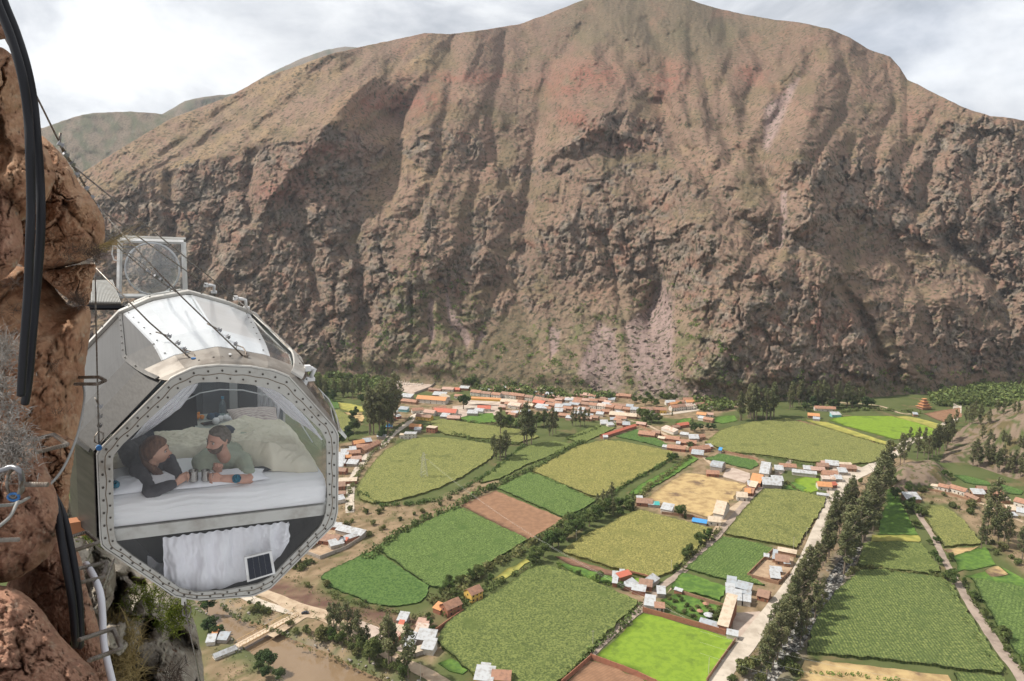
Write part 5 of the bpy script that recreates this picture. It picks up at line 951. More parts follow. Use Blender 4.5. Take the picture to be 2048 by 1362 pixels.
hs('C', 'around the dry football ground', [(1635, 935, 1725, 950, 15, 4.0, GT, 'grey', 'arch', 0), (1610, 985, 1705, 990, 7, 3, T_, 'brick'), (1660, 1305, 1735, 1320, 22, 4.2, 'cream', 'white', 'gable', 0), (1620, 1362, 1718, 1372, 8, 3.4, 'cream', 'white', 'gable', 2), (1845, 1172, 1925, 1178, 9, 3.6, 'cream', 'white'), (1905, 1135, 1950, 1140, 8, 3.2, 'orange', 'brick'), (1062, 1212, 1185, 1222, 8, 3, Bt, 'brick'), (1155, 1222, 1195, 1226, 4, 2.4, PT, 'grey', 'shed', 0), (1195, 1226, 1240, 1228, 4, 2.4, 'teal', 'grey', 'shed', 0), (1250, 1262, 1335, 1278, 8, 3, PT, 'white', 'shed', 0), (1495, 1350, 1605, 1368, 4, 1.8, 'blue', 'grey', 'shed', 0), (1065, 1190, 1110, 1192, 5, 3, PT, 'grey', 'shed', 0), (1700, 800, 1722, 803, 5, 3, 'blue', 'grey', 'shed', 0), (1930, 1075, 1975, 1078, 6, 3, PT, 'brick', 'shed', 0)])
hs('D', 'in the roadside farm group', [(0, 1010, 75, 1025, 17, 3.8, 'orange', 'brick'), (70, 945, 135, 955, 24, 3.8, PT, 'white', 'gable', 0), (-10, 1040, 40, 1050, 8, 3, 'cream', 'brick', 'shed', 0), (-30, 1085, 20, 1095, 9, 3.2, T_, 'brick'), (95, 1032, 235, 1042, 14, 3.8, PT, 'grey', 'gable', 0), (165, 1000, 250, 1005, 7, 3.4, PT, 'white', 'shed', 0), (222, 895, 345, 902, 7, 3.4, T_, 'white'), (186, 915, 250, 920, 7, 3, PT, 'white', 'shed', 0), (315, 932, 495, 952, 6, 3, PT, 'white', 'gable', 0), (400, 912, 470, 918, 6, 3, PT, 'adobe', 'shed', 0), (460, 918, 560, 922, 7, 3, 'pinkish', 'adobe'), (505, 888, 590, 892, 7, 3, Bt, 'adobe'), (565, 880, 665, 890, 8, 3.2, PT, 'grey', 'shed', 0), (535, 868, 620, 872, 6, 3, 'pinkish', 'adobe'),
    (680, 905, 795, 912, 8, 3.2, Bt, 'adobe'), (545, 955, 655, 962, 9, 3.4, T_, 'adobe'), (665, 935, 730, 938, 7, 3, PT, 'grey', 'shed', 0), (540, 985, 640, 990, 5, 2.8, RT, 'grey', 'shed', 0), (600, 962, 650, 966, 5, 2.8, PT, 'teal', 'shed', 0), (640, 985, 690, 988, 6, 2.8, PT, 'grey', 'shed', 0), (508, 1045, 612, 1052, 9, 3.6, 'orange', 'white'), (610, 1035, 650, 1030, 6, 3, 'red', 'brick'), (500, 1098, 590, 1110, 2.5, 2.4, PT, 'white', 'shed', 0), (650, 868, 760, 872, 3, 2.2, 'cream', 'adobe', 'shed', 0)])
hs('D', 'at the right side of the valley', [(1168, 1140, 1278, 1142, 9, 3.2, PT, 'adobe', 'shed', 0), (1405, 1045, 1480, 1062, 6, 3.6, T_, 'white', 'gable', 2), (1484, 1058, 1602, 1092, 7, 4.0, T_, 'white', 'gable', 4), (1345, 1030, 1400, 1040, 3, 2.2, 'cream', 'white', 'shed', 0), (1668, 1100, 1765, 1106, 7, 3.2, PT, 'adobe', 'shed', 0), (1700, 1062, 1770, 1068, 6, 3, Bt, 'brick'), (1815, 1100, 1895, 1105, 7, 3.2, T_, 'brick'), (1885, 1145, 1945, 1148, 5, 3, 'cream', 'adobe', 'shed', 0), (1968, 1165, 2060, 1190, 8, 4.4, T_, 'white'), (1930, 1218, 2000, 1222, 6, 2.6, 'cream', 'adobe', 'shed', 0), (1990, 1232, 2060, 1245, 6, 2.8, PT, 'white', 'shed', 0), (1960, 1258, 2000, 1258, 4, 2.2, PT, 'grey', 'shed', 0), (1600, 1100, 1690, 1140, 5, 2.6, Bt, 'adobe')])
hs('D', 'before the far lime field', [(485, 455, 640, 462, 8, 3.6, 'terracotta tile', 'white', 'gable', 4), (432, 508, 518, 515, 8, 3.4, 'orange', 'adobe'), (470, 530, 520, 535, 5, 2.8, GT, 'grey', 'shed', 0), (613, 502, 682, 502, 7, 3, PT, 'teal', 'shed', 0), (200, 342, 250, 345, 7, 3.4, 'pinkish', 'pink'), (255, 340, 295, 342, 6, 3.2, PT, 'white', 'shed', 0), (430, 330, 540, 335, 7, 3.2, PT, 'grey', 'shed', 0), (1220, 495, 1255, 497, 5, 2.6, GT, 'adobe', 'shed', 0)])
hs('E', 'around the tin roofed courtyard', [(1108, 552, 1150, 556, 5, 2.8, PT, 'brick', 'shed', 0), (1108, 592, 1140, 596, 5, 2.8, PT, 'brick', 'shed', 0), (1160, 560, 1240, 535, 4, 3, 'red', 'brick', 'shed', 0), (1290, 612, 1375, 625, 8, 3.4, Bt, 'brick'), (1245, 615, 1285, 592, 5, 2.6, PT, 'grey', 'shed', 0), (1240, 640, 1330, 655, 5, 2.8, PT, 'brick', 'shed', 0), (1185, 612, 1245, 622, 3.5, 2.6, PT, 'brick', 'shed', 0), (1378, 600, 1430, 562, 5, 2.8, PT, 'grey', 'shed', 0), (1160, 530, 1190, 532, 4, 2.6, PT, 'brick', 'shed', 0)])
hs('E', 'around the walled orchard', [(1415, 665, 1470, 669, 6, 2.6, PT, 'grey', 'shed', 0), (1326, 745, 1395, 755, 8, 2.8, PT, 'white', 'shed', 0), (1400, 762, 1462, 766, 6, 2.8, T_, 'white'), (1888, 612, 1950, 622, 8, 3, GT, 'grey', 'shed', 0), (1950, 625, 2050, 650, 6, 3, GT, 'grey', 'shed', 0), (1885, 665, 1945, 672, 8, 3, PT, 'grey', 'shed', 0), (1940, 680, 2050, 700, 5, 3, GT, 'grey', 'shed', 0), (1936, 715, 1990, 722, 8, 3.4, PT, 'white', 'shed', 0), (1825, 893, 1895, 912, 24, 4.0, 'cream', 'brick', 'shed', 0), (1702, 858, 1830, 895, 3, 2.4, GT, 'brick', 'shed', 0), (1888, 945, 1962, 960, 3.5, 2.6, PT, 'white', 'shed', 0), (2000, 720, 2050, 728, 5, 3, PT, 'white', 'shed', 0), (1530, 635, 1580, 650, 2, 2.4, PT, 'brick', 'shed', 0)])
hs('E', 'at the bottom edge below the biggest maize field', [(165, 1262, 290, 1275, 8, 3.0, PT, 'yellow', 'shed', 0), (285, 1262, 410, 1270, 8, 3.2, T_, 'yellow'), (200, 1215, 260, 1222, 6, 2.6, PT, 'grey', 'shed', 0)])
hs('F', 'in the adobe walled yard', [(350, 440, 440, 455, 9, 3.2, Bt, 'adobe'), (330, 425, 358, 430, 9, 2.8, GT, 'adobe', 'shed', 0), (410, 455, 450, 458, 4, 2.4, PT, 'adobe', 'shed', 0), (365, 368, 490, 392, 3.5, 2.6, 'cream', 'adobe', 'shed', 0), (318, 505, 395, 512, 4, 2.4, PT, 'adobe', 'shed', 0), (318, 555, 385, 562, 7, 2.6, PT, 'adobe', 'shed', 0), (272, 405, 305, 410, 3, 2.2, PT, 'adobe', 'shed', 0), (225, 680, 300, 700, 8, 3, Bt, 'brick')])
hs('A', 'in the farmstead on the river road', [(745, 335, 800, 305, 6, 3, T_, 'brick'), (805, 300, 935, 318, 10, 3.2, Bt, 'brick'), (860, 200, 950, 212, 5, 2.8, PT, 'brick', 'shed', 0), (925, 228, 1100, 270, 6, 3, PT, 'grey', 'shed', 0), (985, 300, 1095, 262, 4, 2.8, PT, 'brick', 'shed', 0), (895, 340, 985, 318, 6, 2.8, PT, 'blue' if False else 'grey', 'shed', 0), (930, 292, 1000, 300, 3, 2.6, 'red', 'brick', 'shed', 0)])
hs('A', 'among the riverside yards', [(1475, 985, 1595, 1000, 7, 3.2, PT, 'grey', 'shed', 0), (1510, 1050, 1590, 1062, 7, 3.2, PT, 'white', 'shed', 0), (1475, 885, 1550, 895, 5, 2.8, 'pinkish', 'grey', 'shed', 0), (1465, 930, 1540, 940, 6, 2.6, RT, 'grey', 'shed', 0), (1345, 850, 1405, 858, 6, 2.8, PT, 'grey', 'shed', 0), (1310, 925, 1400, 940, 7, 3, 'cream', 'brick'), (1390, 990, 1450, 1000, 6, 2.8, PT, 'grey', 'shed', 0), (1350, 888, 1380, 892, 4, 2.6, 'red', 'brick', 'shed', 0), (1270, 960, 1330, 990, 5, 2.8, 'pinkish', 'brick', 'shed', 0), (1440, 1062, 1465, 1068, 3, 1.8, 'blue', 'grey', 'flat', 0), (1440, 1080, 1530, 1050, 3, 2.4, 'cream', 'grey', 'shed', 0), (1390, 1030, 1440, 1045, 5, 2.6, PT, 'grey', 'shed', 0)])
hs('A', 'at the near end of the river bridge', [(105, 1095, 250, 1035, 4, 1.6, PT, 'white', 'gable', 0), (42, 995, 100, 990, 5, 2.0, PT, 'white', 'shed', 0), (115, 975, 180, 978, 5, 2.0, GT, 'grey', 'shed', 0), (85, 942, 120, 940, 5, 2.8, 'orange', 'brick', 'shed', 0)])
# the crowded middle of the village
rg = random.Random(21)
for k in range(46):
    x_ = rg.uniform(-30, 900); y_ = rg.uniform(300, 520) + x_ * .05; w_ = rg.uniform(45, 85); s_ = rg.random() < .35
    p = px('C', [(x_, y_), (x_ + w_, y_ + rg.uniform(2, 12))]); house(p[0], p[1], rg.uniform(4.5, 7), rg.uniform(2.8, 3.6), rg.choice([PT, GT, RT] if s_ else [T_, T_, Bt, 'pinkish']), rg.choice(['adobe', 'adobe', 'white', 'brick']), 'shed' if s_ else 'gable', 'in the crowded village centre', win=0 if s_ else 2)
# singled out
p = px('A', [(1855, 705), (1930, 672)]); house(p[0], p[1], 8, 5.2, T_, 'yellow', 'gable', label='yellow two storey house with a terracotta roof above the biggest maize field', win=3)
p = px('A', [(1690, 805), (1788, 760)]); house(p[0], p[1], 8, 5.0, T_, 'brick', 'gable', label='brick house with terracotta roof left of the yellow house', win=2)
p = px('A', [(1590, 765), (1640, 785)]); house(p[0], p[1], 5, 2.8, 'orange', 'brick', 'shed', label='low orange roofed annex left of the brick house', win=0)

byk = {}
WN = {'white': 'white walled', 'adobe': 'adobe walled', 'brick': 'brick walled', 'yellow': 'yellow walled', 'pink': 'pink walled', 'teal': 'teal walled', 'grey': 'grey walled', 'red': 'red walled'}
for q in HOUSES: byk.setdefault((q[4], q[5] if q[9] else '-', q[7]), []).append(q)
for (roof, wall, place), lst in byk.items():
    lst.sort(key=lambda q: q[0][0])
    for i, q in enumerate(lst):
        small = not q[9]; noun = 'shed' if small else 'house'
        lab = q[11] or ('%s with a %s roof%s %s' % ((WN[wall] + ' house') if not small else 'shed', roof.replace(' roof', ''), '' if len(lst) == 1 else ', ' + ordn(i) + ',', place))
        lab = fit(lab)
        build_house(q[0], q[1], q[2], q[3], roof, q[5], q[6], q[8], q[9], lab, ('sheds ' if small else 'houses ') + (place or 'beside the fields'), noun if not q[12] else q[12], noun)

# red pagoda-like house
A_ = G(*px('D', [(1298, 440)])[0]); pg = empty('tower_house', (A_[0], A_[1], 0), 0.2, 'red house with stacked tiered roofs beyond the far lime field', 'house')
for k in range(4):
    MB().box((0, 0, 2 + 3.4 * k), (13 - 3 * k, 11 - 2.6 * k, 3.2)).build('storey', RM['terracotta tile'], pg); MB().box((0, 0, 3.8 + 3.4 * k), (15.5 - 3.2 * k, 13 - 2.8 * k, .35)).build('roof', RM['orange'], pg)

# brick and mud walls round the plots
def wall_line(pts, h, m, label, th=.35, cap=None):
    g = Gp(pts); root = empty('boundary_wall', (g[0][0], g[0][1], 0), 0, label, 'wall', 'walls round the plots'); o0 = Vector((g[0][0], g[0][1], 0))
    for i, (a, b) in enumerate(zip(g[:-1], g[1:])):
        a, b = Vector((*a, 0)) - o0, Vector((*b, 0)) - o0; d = b - a; rz = math.atan2(d.y, d.x); n = max(1, int(d.length / 9))
        for k in range(n):
            c = a + d * (k + .5) / n; MB().box((c.x, c.y, h / 2 - .15), (d.length / n - .45, th, h + .3), rz).build('panel', m, root)
            c = a + d * k / n; MB().box((c.x, c.y, h / 2), (.45, .45, h + .5), rz).build('post', m, root)
    return root
wall_line(px('E', [(1318, 762), (1500, 812), (1700, 868), (1882, 920)]), 3.0, WM['brick'], 'long brick wall along the top of the lime green lawn')
wall_line(px('E', [(962, 1085), (1060, 1120), (1180, 1165), (1280, 1205), (1400, 1262), (1480, 1310)]), 3.0, WM['brick'], 'brick wall with posts along the bottom of the lime green lawn')
wall_line(px('E', [(962, 1085), (860, 1175), (760, 1262)]), 2.6, WM['brick'], 'brick wall running down beside the lane at the bottom edge')
wall_line(px('E', [(1945, 968), (1850, 1100), (1750, 1245)]), 2.2, WM['adobe'], 'mud wall between the lime lawn and the main road')
wall_line(px('E', [(1580, 640), (1700, 680), (1900, 745)]), 2.4, WM['adobe'], 'mud wall above the walled orchard')
wall_line(px('E', [(1230, 505), (1330, 530), (1425, 560)]), 2.4, WM['brick'], 'brick wall behind the tin roofed courtyard')
wall_line(px('F', [(340, 345), (250, 430), (160, 522), (370, 575), (450, 500)]), 2.2, WM['adobe'], 'low adobe wall round the ruined yard by the road')
wall_line(px('A', [(715, 362), (820, 402), (1000, 332), (1108, 262)]), 2.4, WM['grey'], 'grey compound wall of the farmstead on the river road')
wall_line(px('C', [(1260, 1275), (1400, 1290), (1500, 1300), (1600, 1335)]), 2.0, WM['adobe'], 'mud wall below the dry football ground')
wall_line(px('C', [(1740, 795), (1850, 820), (1960, 845), (2010, 862)]), 2.2, WM['adobe'], 'mud wall above the dark green plot behind the arched shed')
wall_line(px('C', [(1075, 590), (1160, 630), (1290, 680)]), 2.2, WM['adobe'], 'mud wall beside the narrow red building')
wall_line(px('D', [(1045, 1022), (1180, 1022), (1300, 1040), (1420, 1062), (1560, 1100), (1700, 1140)]), 1.6, WM['adobe'], 'mud wall along the lane below the white houses at right')
wall_line(px('B', [(690, 215), (780, 165)]), 3.5, WM['grey'], 'grey retaining wall left of the cemetery terrace')
wall_line(px('B', [(1000, 165), (1075, 200), (1140, 190), (1010, 300), (890, 345)]), 3.0, WM['grey'], 'grey wall down the right of the cemetery terrace')
wall_line(px('C', [(550, 335), (560, 290), (600, 275), (700, 272), (735, 290), (740, 330)]), 3.2, WM['grey'], 'curved wall of the small arena behind the village')
wall_line(px('A', [(1610, 900), (1720, 820), (1800, 765)]), 2.2, WM['brick'], 'brick wall right of the riverside yards')
# tombs on the terrace
for i in range(46):
    x_, y_ = 720 + (i % 16) * 18 + (i * 37 % 9), 232 + (i // 16) * 18 + (i * 53 % 8); g_ = G(*px('B', [(x_, y_)])[0]); 
    if i == 0: tb = [];
    tb.append((g_[0], g_[1]))
m_ = MB(); m_.box((0, 0, .7), (1.6, 2.6, 1.5)); m_.box((0, 1.0, 1.8), (1.2, .3, 1.0)); o0 = m_.build('tomb', WM['white'])
for i, g_ in enumerate(tb):
    o = o0 if i == 0 else o0.copy()
    if i: COL.objects.link(o)
    o.location = (g_[0], g_[1], 0); o.rotation_euler = (0, 0, .3 * math.sin(i * 3)); o.scale = (1 + .4 * math.sin(i * 5), 1, 1 + .3 * math.sin(i * 7)); tag(o, 'white tomb, %s in the %s row of the terrace' % (ordn(i % 16), ('back', 'middle', 'front')[i // 16]), 'tomb', 'tombs on the cemetery terrace')

# the bridge over the river
OR = mat('yellow bridge paint', (.50, .33, .15), .6, col2=(.42, .27, .13), nscale=1); DK = mat('bridge deck', (.55, .44, .33), .9, col2=(.46, .36, .26), nscale=.6)
b0, b1 = Vector((*G(*px('A', [(252, 1000)])[0]), 0)), Vector((*G(*px('A', [(655, 785)])[0]), 0)); d = b1 - b0; Lb = d.length; br = empty('footbridge', (b0.x, b0.y, .3), math.atan2(d.y, d.x), 'long narrow bridge with orange side trusses over the brown river', 'bridge')
MB().box((Lb / 2, 0, 0), (Lb, 4.2, .5)).build('deck', DK, br)
for s in (-1, 1):
    r_ = empty('truss', (0, s * 2.3, 0)); r_.parent = br
    MB().box((Lb / 2, 0, 2.1), (Lb, .16, .16)).build('top_rail', OR, r_); MB().box((Lb / 2, 0, -.1), (Lb, .2, .4)).build('bottom_rail', OR, r_)
    n = 18
    for i in range(n + 1): MB().box((Lb * i / n, 0, 1.05), (.12, .12, 2.1)).build('post', OR, r_)
    for i in range(n):
        a_, c_ = (Lb * i / n, 0, .2 if i % 2 else 2.0), (Lb * (i + 1) / n, 0, 2.0 if i % 2 else .2); MB().tube([a_, c_], .055, 5).build('brace', OR, r_)
for t_ in (.02, .98): MB().box((Lb * t_, 0, -3), (2.2, 5, 6)).build('abutment', WM['grey'], br)

# parked car on the road junction
def lathe(prof, n, axis='z'):
    return [(r * math.cos(2 * math.pi * k / n), r * math.sin(2 * math.pi * k / n), z) for r, z in prof for k in range(n)]
c0 = G(*px('A', [(718, 776)])[0]); car = empty('parked_car', (c0[0], c0[1], .05), .12, 'small dark car on the pale road junction by the bridge', 'car')
CP_ = mat('dark car paint', (.03, .035, .045), .3, .2, spec=.5); TY = mat('rubber', (.02, .02, .02), .9)
prof = [(-2.15, .35), (-2.15, .85), (-1.4, .98), (-.7, 1.45), (.75, 1.48), (1.35, .98), (2.1, .85), (2.15, .35)]
m_ = MB(); m_.prism([(x, 0, z) for x, z in prof], (0, -.84, 0), (0, .84, 0)); m_.build('body', CP_, car)
MB().add([(-1.25, -.85, 1.02), (.0, -.85, 1.02), (-.05, -.85, 1.38), (-.68, -.85, 1.38)], [(0, 1, 2, 3)]).add([(.08, -.85, 1.02), (1.2, -.85, 1.02), (.7, -.85, 1.4), (.05, -.85, 1.4)], [(0, 1, 2, 3)]).build('side_window', GLASSD, car)
for x in (-1.35, 1.35):
    for y in (-.8, .8): MB().tube([(x, y - .1, .32), (x, y + .1, .32)], .33, 12).build('wheel', TY, car)

# lattice pylon in the maize
PYM = mat('galvanised pylon steel', (.38, .37, .33), .6, .3)
g_ = G(848, 955); py = empty('pylon', (g_[0], g_[1], 0), .35, 'pale lattice power pylon standing in the olive maize field', 'pylon'); hp = 25
def wd(z): return 2.9 * (1 - z / hp) ** .8 + .45
for sx in (-1, 1):
    for sy in (-1, 1): MB().tube([(sx * wd(z), sy * wd(z), z) for z in np.linspace(0, hp, 6)], .10, 4).build('leg', PYM, py)
m_ = MB(); zs = [0, 3, 6, 9, 11.5, 14, 16.5, 18.5, 20.5, 22.5, 24.5]
for z0, z1 in zip(zs[:-1], zs[1:]):
    for s in (-1, 1):
        for ax in (0, 1):
            for q in (-1, 1):
                a_ = (q * wd(z0), s * wd(z0), z0) if ax else (s * wd(z0), q * wd(z0), z0); c_ = (-q * wd(z1), s * wd(z1), z1) if ax else (s * wd(z1), -q * wd(z1), z1); m_.tube([a_, c_], .06, 3)
m_.build('lattice', PYM, py)
for z, l, sg in ((17.5, 4.2, 1), (20, 3.6, -1), (22.5, 3.4, 1), (17.5, 3.6, -1)):
    MB().tube([(0, 0, z + .6), (sg * l, 0, z)], .09, 4).tube([(0, 0, z - .6), (sg * l, 0, z)], .09, 4).build('arm', PYM, py); MB().tube([(sg * l, 0, z), (sg * l, 0, z - 1.5)], .16, 6).build('insulator', mat('dark insulator', (.05, .04, .04), .4), py)
# power lines, sagging
WIRE = mat('power line', (.42, .42, .38), .5, .2)
def wire(a, b, sag, r, name='power_line', lab=None, grp=None, m=WIRE):
    a, b = Vector(a), Vector(b); pts = [a.lerp(b, t) - Vector((0, 0, sag * 4 * t * (1 - t))) for t in np.linspace(0, 1, 16)]; return tag(MB().tube(pts, r, 4).build(name, m), lab, 'cable', grp)
for k, (dy, z, w_) in enumerate(((0, 19, 'upper'), (3, 16.5, 'lower'))):
    a = (g_[0] + 3, g_[1] + dy, z); e_ = G(1330 + 40 * k, 1210 + 25 * k, 18); m2 = (e_[0], e_[1], 18); wire(a, m2, 9, .032, lab='%s thin power line sagging right from the lattice pylon' % w_, grp='power lines from the pylon')
a = G(1090, 1020, 17); 
for k in range(3):
    a, e_ = G(1400, 1262 + 22 * k, 14), G(2100, 1395 + 30 * k, 14); 
    wire((a[0], a[1], 14), (e_[0], e_[1], 14), 5, .035, lab=['upper', 'middle', 'lower'][k] + ' of three thin power lines crossing the stream trees', grp='power lines over the stream')
POLE = mat('concrete pole', (.42, .38, .32), .85)
for i, (v_, x, y, lab) in enumerate((('E', 975, 998, 'pale concrete power pole beside the lane at the biggest maize field'), ('F', 563, 268, 'power pole beside the main road near the olive field corner'), ('F', 474, 335, 'power pole above the adobe walled yard'), ('E', 1765, 1190, 'power pole beside the mud wall of the lime lawn'), ('E', 1510, 500, 'power pole by the lane left of the vivid plot'), ('E', 862, 285, 'power pole at the canal beside the mottled maize field'), ('A', 1505, 1225, 'power pole beside the river road near the bottom edge'), ('D', 690, 1000, 'power pole at the road before the farm group'))):
    q = G(*px(v_, [(x, y)])[0]); r_ = empty('power_pole', (q[0], q[1], 0), .4 * i, lab, 'pole', 'power poles'); MB().tube([(0, 0, 0), (0, 0, 9.5)], [.17, .1], 6).build('post', POLE, r_); MB().box((0, 0, 8.9), (1.8, .12, .12)).build('crossarm', POLE, r_)
# red round sign seen in the tree row; umbrellas in the orchard
for i, (v_, x, y, r0, c, lab) in enumerate((('E', 1765, 805, 3.0, 'pale tin', 'round white thatched shelter in the walled orchard'), ('E', 1705, 778, 2.0, 'terracotta tile', 'small round tan shelter left of the white one in the orchard'), ('E', 1745, 728, 2.0, 'terracotta tile', 'small round tan shelter at the top of the orchard'))):
    q = G(*px(v_, [(x, y)])[0]); r_ = empty('garden_shelter', (q[0], q[1], 0), 0, lab, 'shelter', 'round shelters in the orchard'); b = MB(); n = 12
    b.add([(r0 * math.cos(2*math.pi*k/n), r0 * math.sin(2*math.pi*k/n), 2.1) for k in range(n)] + [(0, 0, 3.3)] + [(r0 * .96 * math.cos(2*math.pi*k/n), r0 * .96 * math.sin(2*math.pi*k/n), 1.95) for k in range(n)], [(k, (k+1) % n, n) for k in range(n)] + [(k, n + 1 + k, n + 1 + (k+1) % n, (k+1) % n) for k in range(n)] + [tuple(range(n + 1, 2*n + 1))[::-1]]); b.build('roof', RM[c], r_); MB().tube([(0, 0, 0), (0, 0, 2.2)], .12, 6).build('post', WOOD, r_)
# scree blocks on the slide and boulders along the banks
BK = mat('scree rock', (.21, .155, .13), .9, col2=(.14, .105, .09), nscale=.5); RV = mat('river stone', (.30, .27, .235), .9, col2=(.18, .16, .14), nscale=.7)
def rock_verts(seed, sub=1):
    bm = bmesh.new(); bmesh.ops.create_icosphere(bm, subdivisions=sub, radius=1); rg = random.Random(seed)
    for v in bm.verts: v.co *= rg.uniform(.7, 1.15)
    vs = [tuple(v.co) for v in bm.verts]; fs = [tuple(v.index for v in f.verts) for f in bm.faces]; bm.free(); return np.array(vs), fs
def rocks(name, pts, smin, smax, m, label, seed):
    rs = np.random.RandomState(seed); b = MB(); base = [rock_verts(seed + k) for k in range(4)]
    for i, p in enumerate(pts):
        v, f = base[i % 4]; s = smin + (smax - smin) * rs.rand() ** 3; a = rs.rand() * 6.28; c_, s_ = math.cos(a), math.sin(a)
        w = v * np.array([s, s * .8, s * .6]); w = np.stack([w[:, 0] * c_ - w[:, 1] * s_, w[:, 0] * s_ + w[:, 1] * c_, w[:, 2]], -1) + np.array(p) + np.array([0, 0, s * .2]); b.add(w, f)
    return tag(b.build(name, m), label, kind='stuff')
ii = rs.choice(MSC.size, 260, p=(MSC * (MU > 1180) * (MV > 600)).ravel() / (MSC * (MU > 1180) * (MV > 600)).sum()); rocks('scree', [tuple(MP.reshape(-1, 3)[k]) for k in ii], 1.0, 5.5, BK, 'loose blocks on the purple scree slide', 3)
P_ = []
for poly, n, lo, hi, z in ((RIVER, 420, 0, 7, -2.2), (STREAM, 380, -5, 3, -1.2)):
    xs = [p[0] for p in poly]; ys = [p[1] for p in poly]; c = 0
    while c < n:
        q = np.array([rs.uniform(min(xs) - 8, max(xs) + 8, 3000), rs.uniform(min(ys) - 8, max(ys) + 8, 3000)]); sdv = poly_sd(q[0], q[1], poly); ok = (sdv > lo) & (sdv < hi)
        for x, y, s_ in list(zip(q[0][ok], q[1][ok], sdv[ok]))[:n - c]: P_.append((x, y, z + max(0, s_) * .22)); c += 1
rocks('river_stones', P_, .35, 1.5, RV, 'grey stones along the river banks and the stream bed', 5)
g_ = G(*px('C', [(1090, 240)])[0]); v, f = rock_verts(77, 2); tag(MB().add(v * np.array([9, 7, 14]) + np.array([g_[0], g_[1] - 6, 6]), f).build('boulder', BK), 'big upright boulder at the foot of the scree', 'boulder')
# two walkers on the river road
def walker(u, v, c, label):
    q = G(u, v); r_ = empty('person', (q[0], q[1], .06), 1.0, label, 'person', 'people walking on the river road'); me = bpy.data.meshes.new('body')
    J = [(0, 0, .95), (0, 0, 1.2), (0, 0, 1.45), (0, 0, 1.56), (0, .01, 1.68), (.1, 0, .9), (.12, .12, .5), (.12, .05, .06), (-.1, 0, .9), (-.12, -.15, .5), (-.12, -.28, .08), (.2, 0, 1.4), (.26, .05, 1.12), (.25, .15, .9), (-.2, 0, 1.4), (-.26, -.05, 1.12), (-.25, .05, .9)]
    E_ = [(0,1),(1,2),(2,3),(3,4),(0,5),(5,6),(6,7),(0,8),(8,9),(9,10),(2,11),(11,12),(12,13),(2,14),(14,15),(15,16)]; R_ = [.15,.14,.15,.06,.10,.10,.07,.05,.10,.07,.05,.07,.05,.04,.07,.05,.04]
    me.from_pydata(J, E_, []); o = bpy.data.objects.new('body', me); link(o, r_); sk = o.modifiers.new('skin', 'SKIN')
    for i, r in enumerate(R_): me.skin_vertices[0].data[i].radius = (r, r)
    me.skin_vertices[0].data[0].use_root = True; o.modifiers.new('sub', 'SUBSURF').render_levels = 1; me.materials.append(c)
walker(*px('G', [(1275, 1110)])[0], mat('dark clothes', (.04, .04, .05), .9), 'person in dark clothes on the river road, the farther of two'); walker(*px('G', [(1532, 1290)])[0], mat('brown clothes', (.09, .05, .04), .9), 'person in brown clothes on the river road, the nearer of two')

# air between here and the far slopes
hz = MB().box((500, 3000, 1240), (9000, 7400, 2600)).build('haze', []); tag(hz, kind='stuff')
hm = bpy.data.materials.new('haze'); hm.use_nodes = True; hm.node_tree.nodes.clear(); ho_ = hm.node_tree.nodes.new('ShaderNodeOutputMaterial'); hv = hm.node_tree.nodes.new('ShaderNodeVolumePrincipled')
hv.inputs['Color'].default_value = (.80, .88, 1.0, 1); hv.inputs['Density'].default_value = .000038; hv.inputs['Anisotropy'].default_value = .2; hm.node_tree.links.new(hv.outputs[0], ho_.inputs['Volume']); hz.data.materials.append(hm)
# ================================================================ THE CLIFF BESIDE THE CAMERA
def W(u, v, d):
    x = (u - 1024) / F * d; y = -(v - 681) / F * d
    return Vector((x, d * CP + y * SP, H - d * SP + y * CP))
def resample(poly, m):
    P_ = np.array(poly, float); Q = np.concatenate([P_, P_[:1]]); n = len(P_); out = []
    for i in range(n):      # rounded corners
        a, b, c, d = P_[i - 1], P_[i], P_[(i + 1) % n], P_[(i + 2) % n]
        for k in range(6):
            t = k / 6; cr = 0.5 * ((2 * b) + (-a + c) * t + (2 * a - 5 * b + 4 * c - d) * t * t + (-a + 3 * b - 3 * c + d) * t ** 3); ln = b + (c - b) * t; out.append(.65 * cr + .35 * ln)
    o = np.array(out + out[:1]); seg = np.hypot(*(o[1:] - o[:-1]).T); cum = np.concatenate([[0], np.cumsum(seg)]); s = np.linspace(0, cum[-1], m, endpoint=False)
    return np.stack([np.interp(s, cum, o[:, 0]), np.interp(s, cum, o[:, 1])], -1)
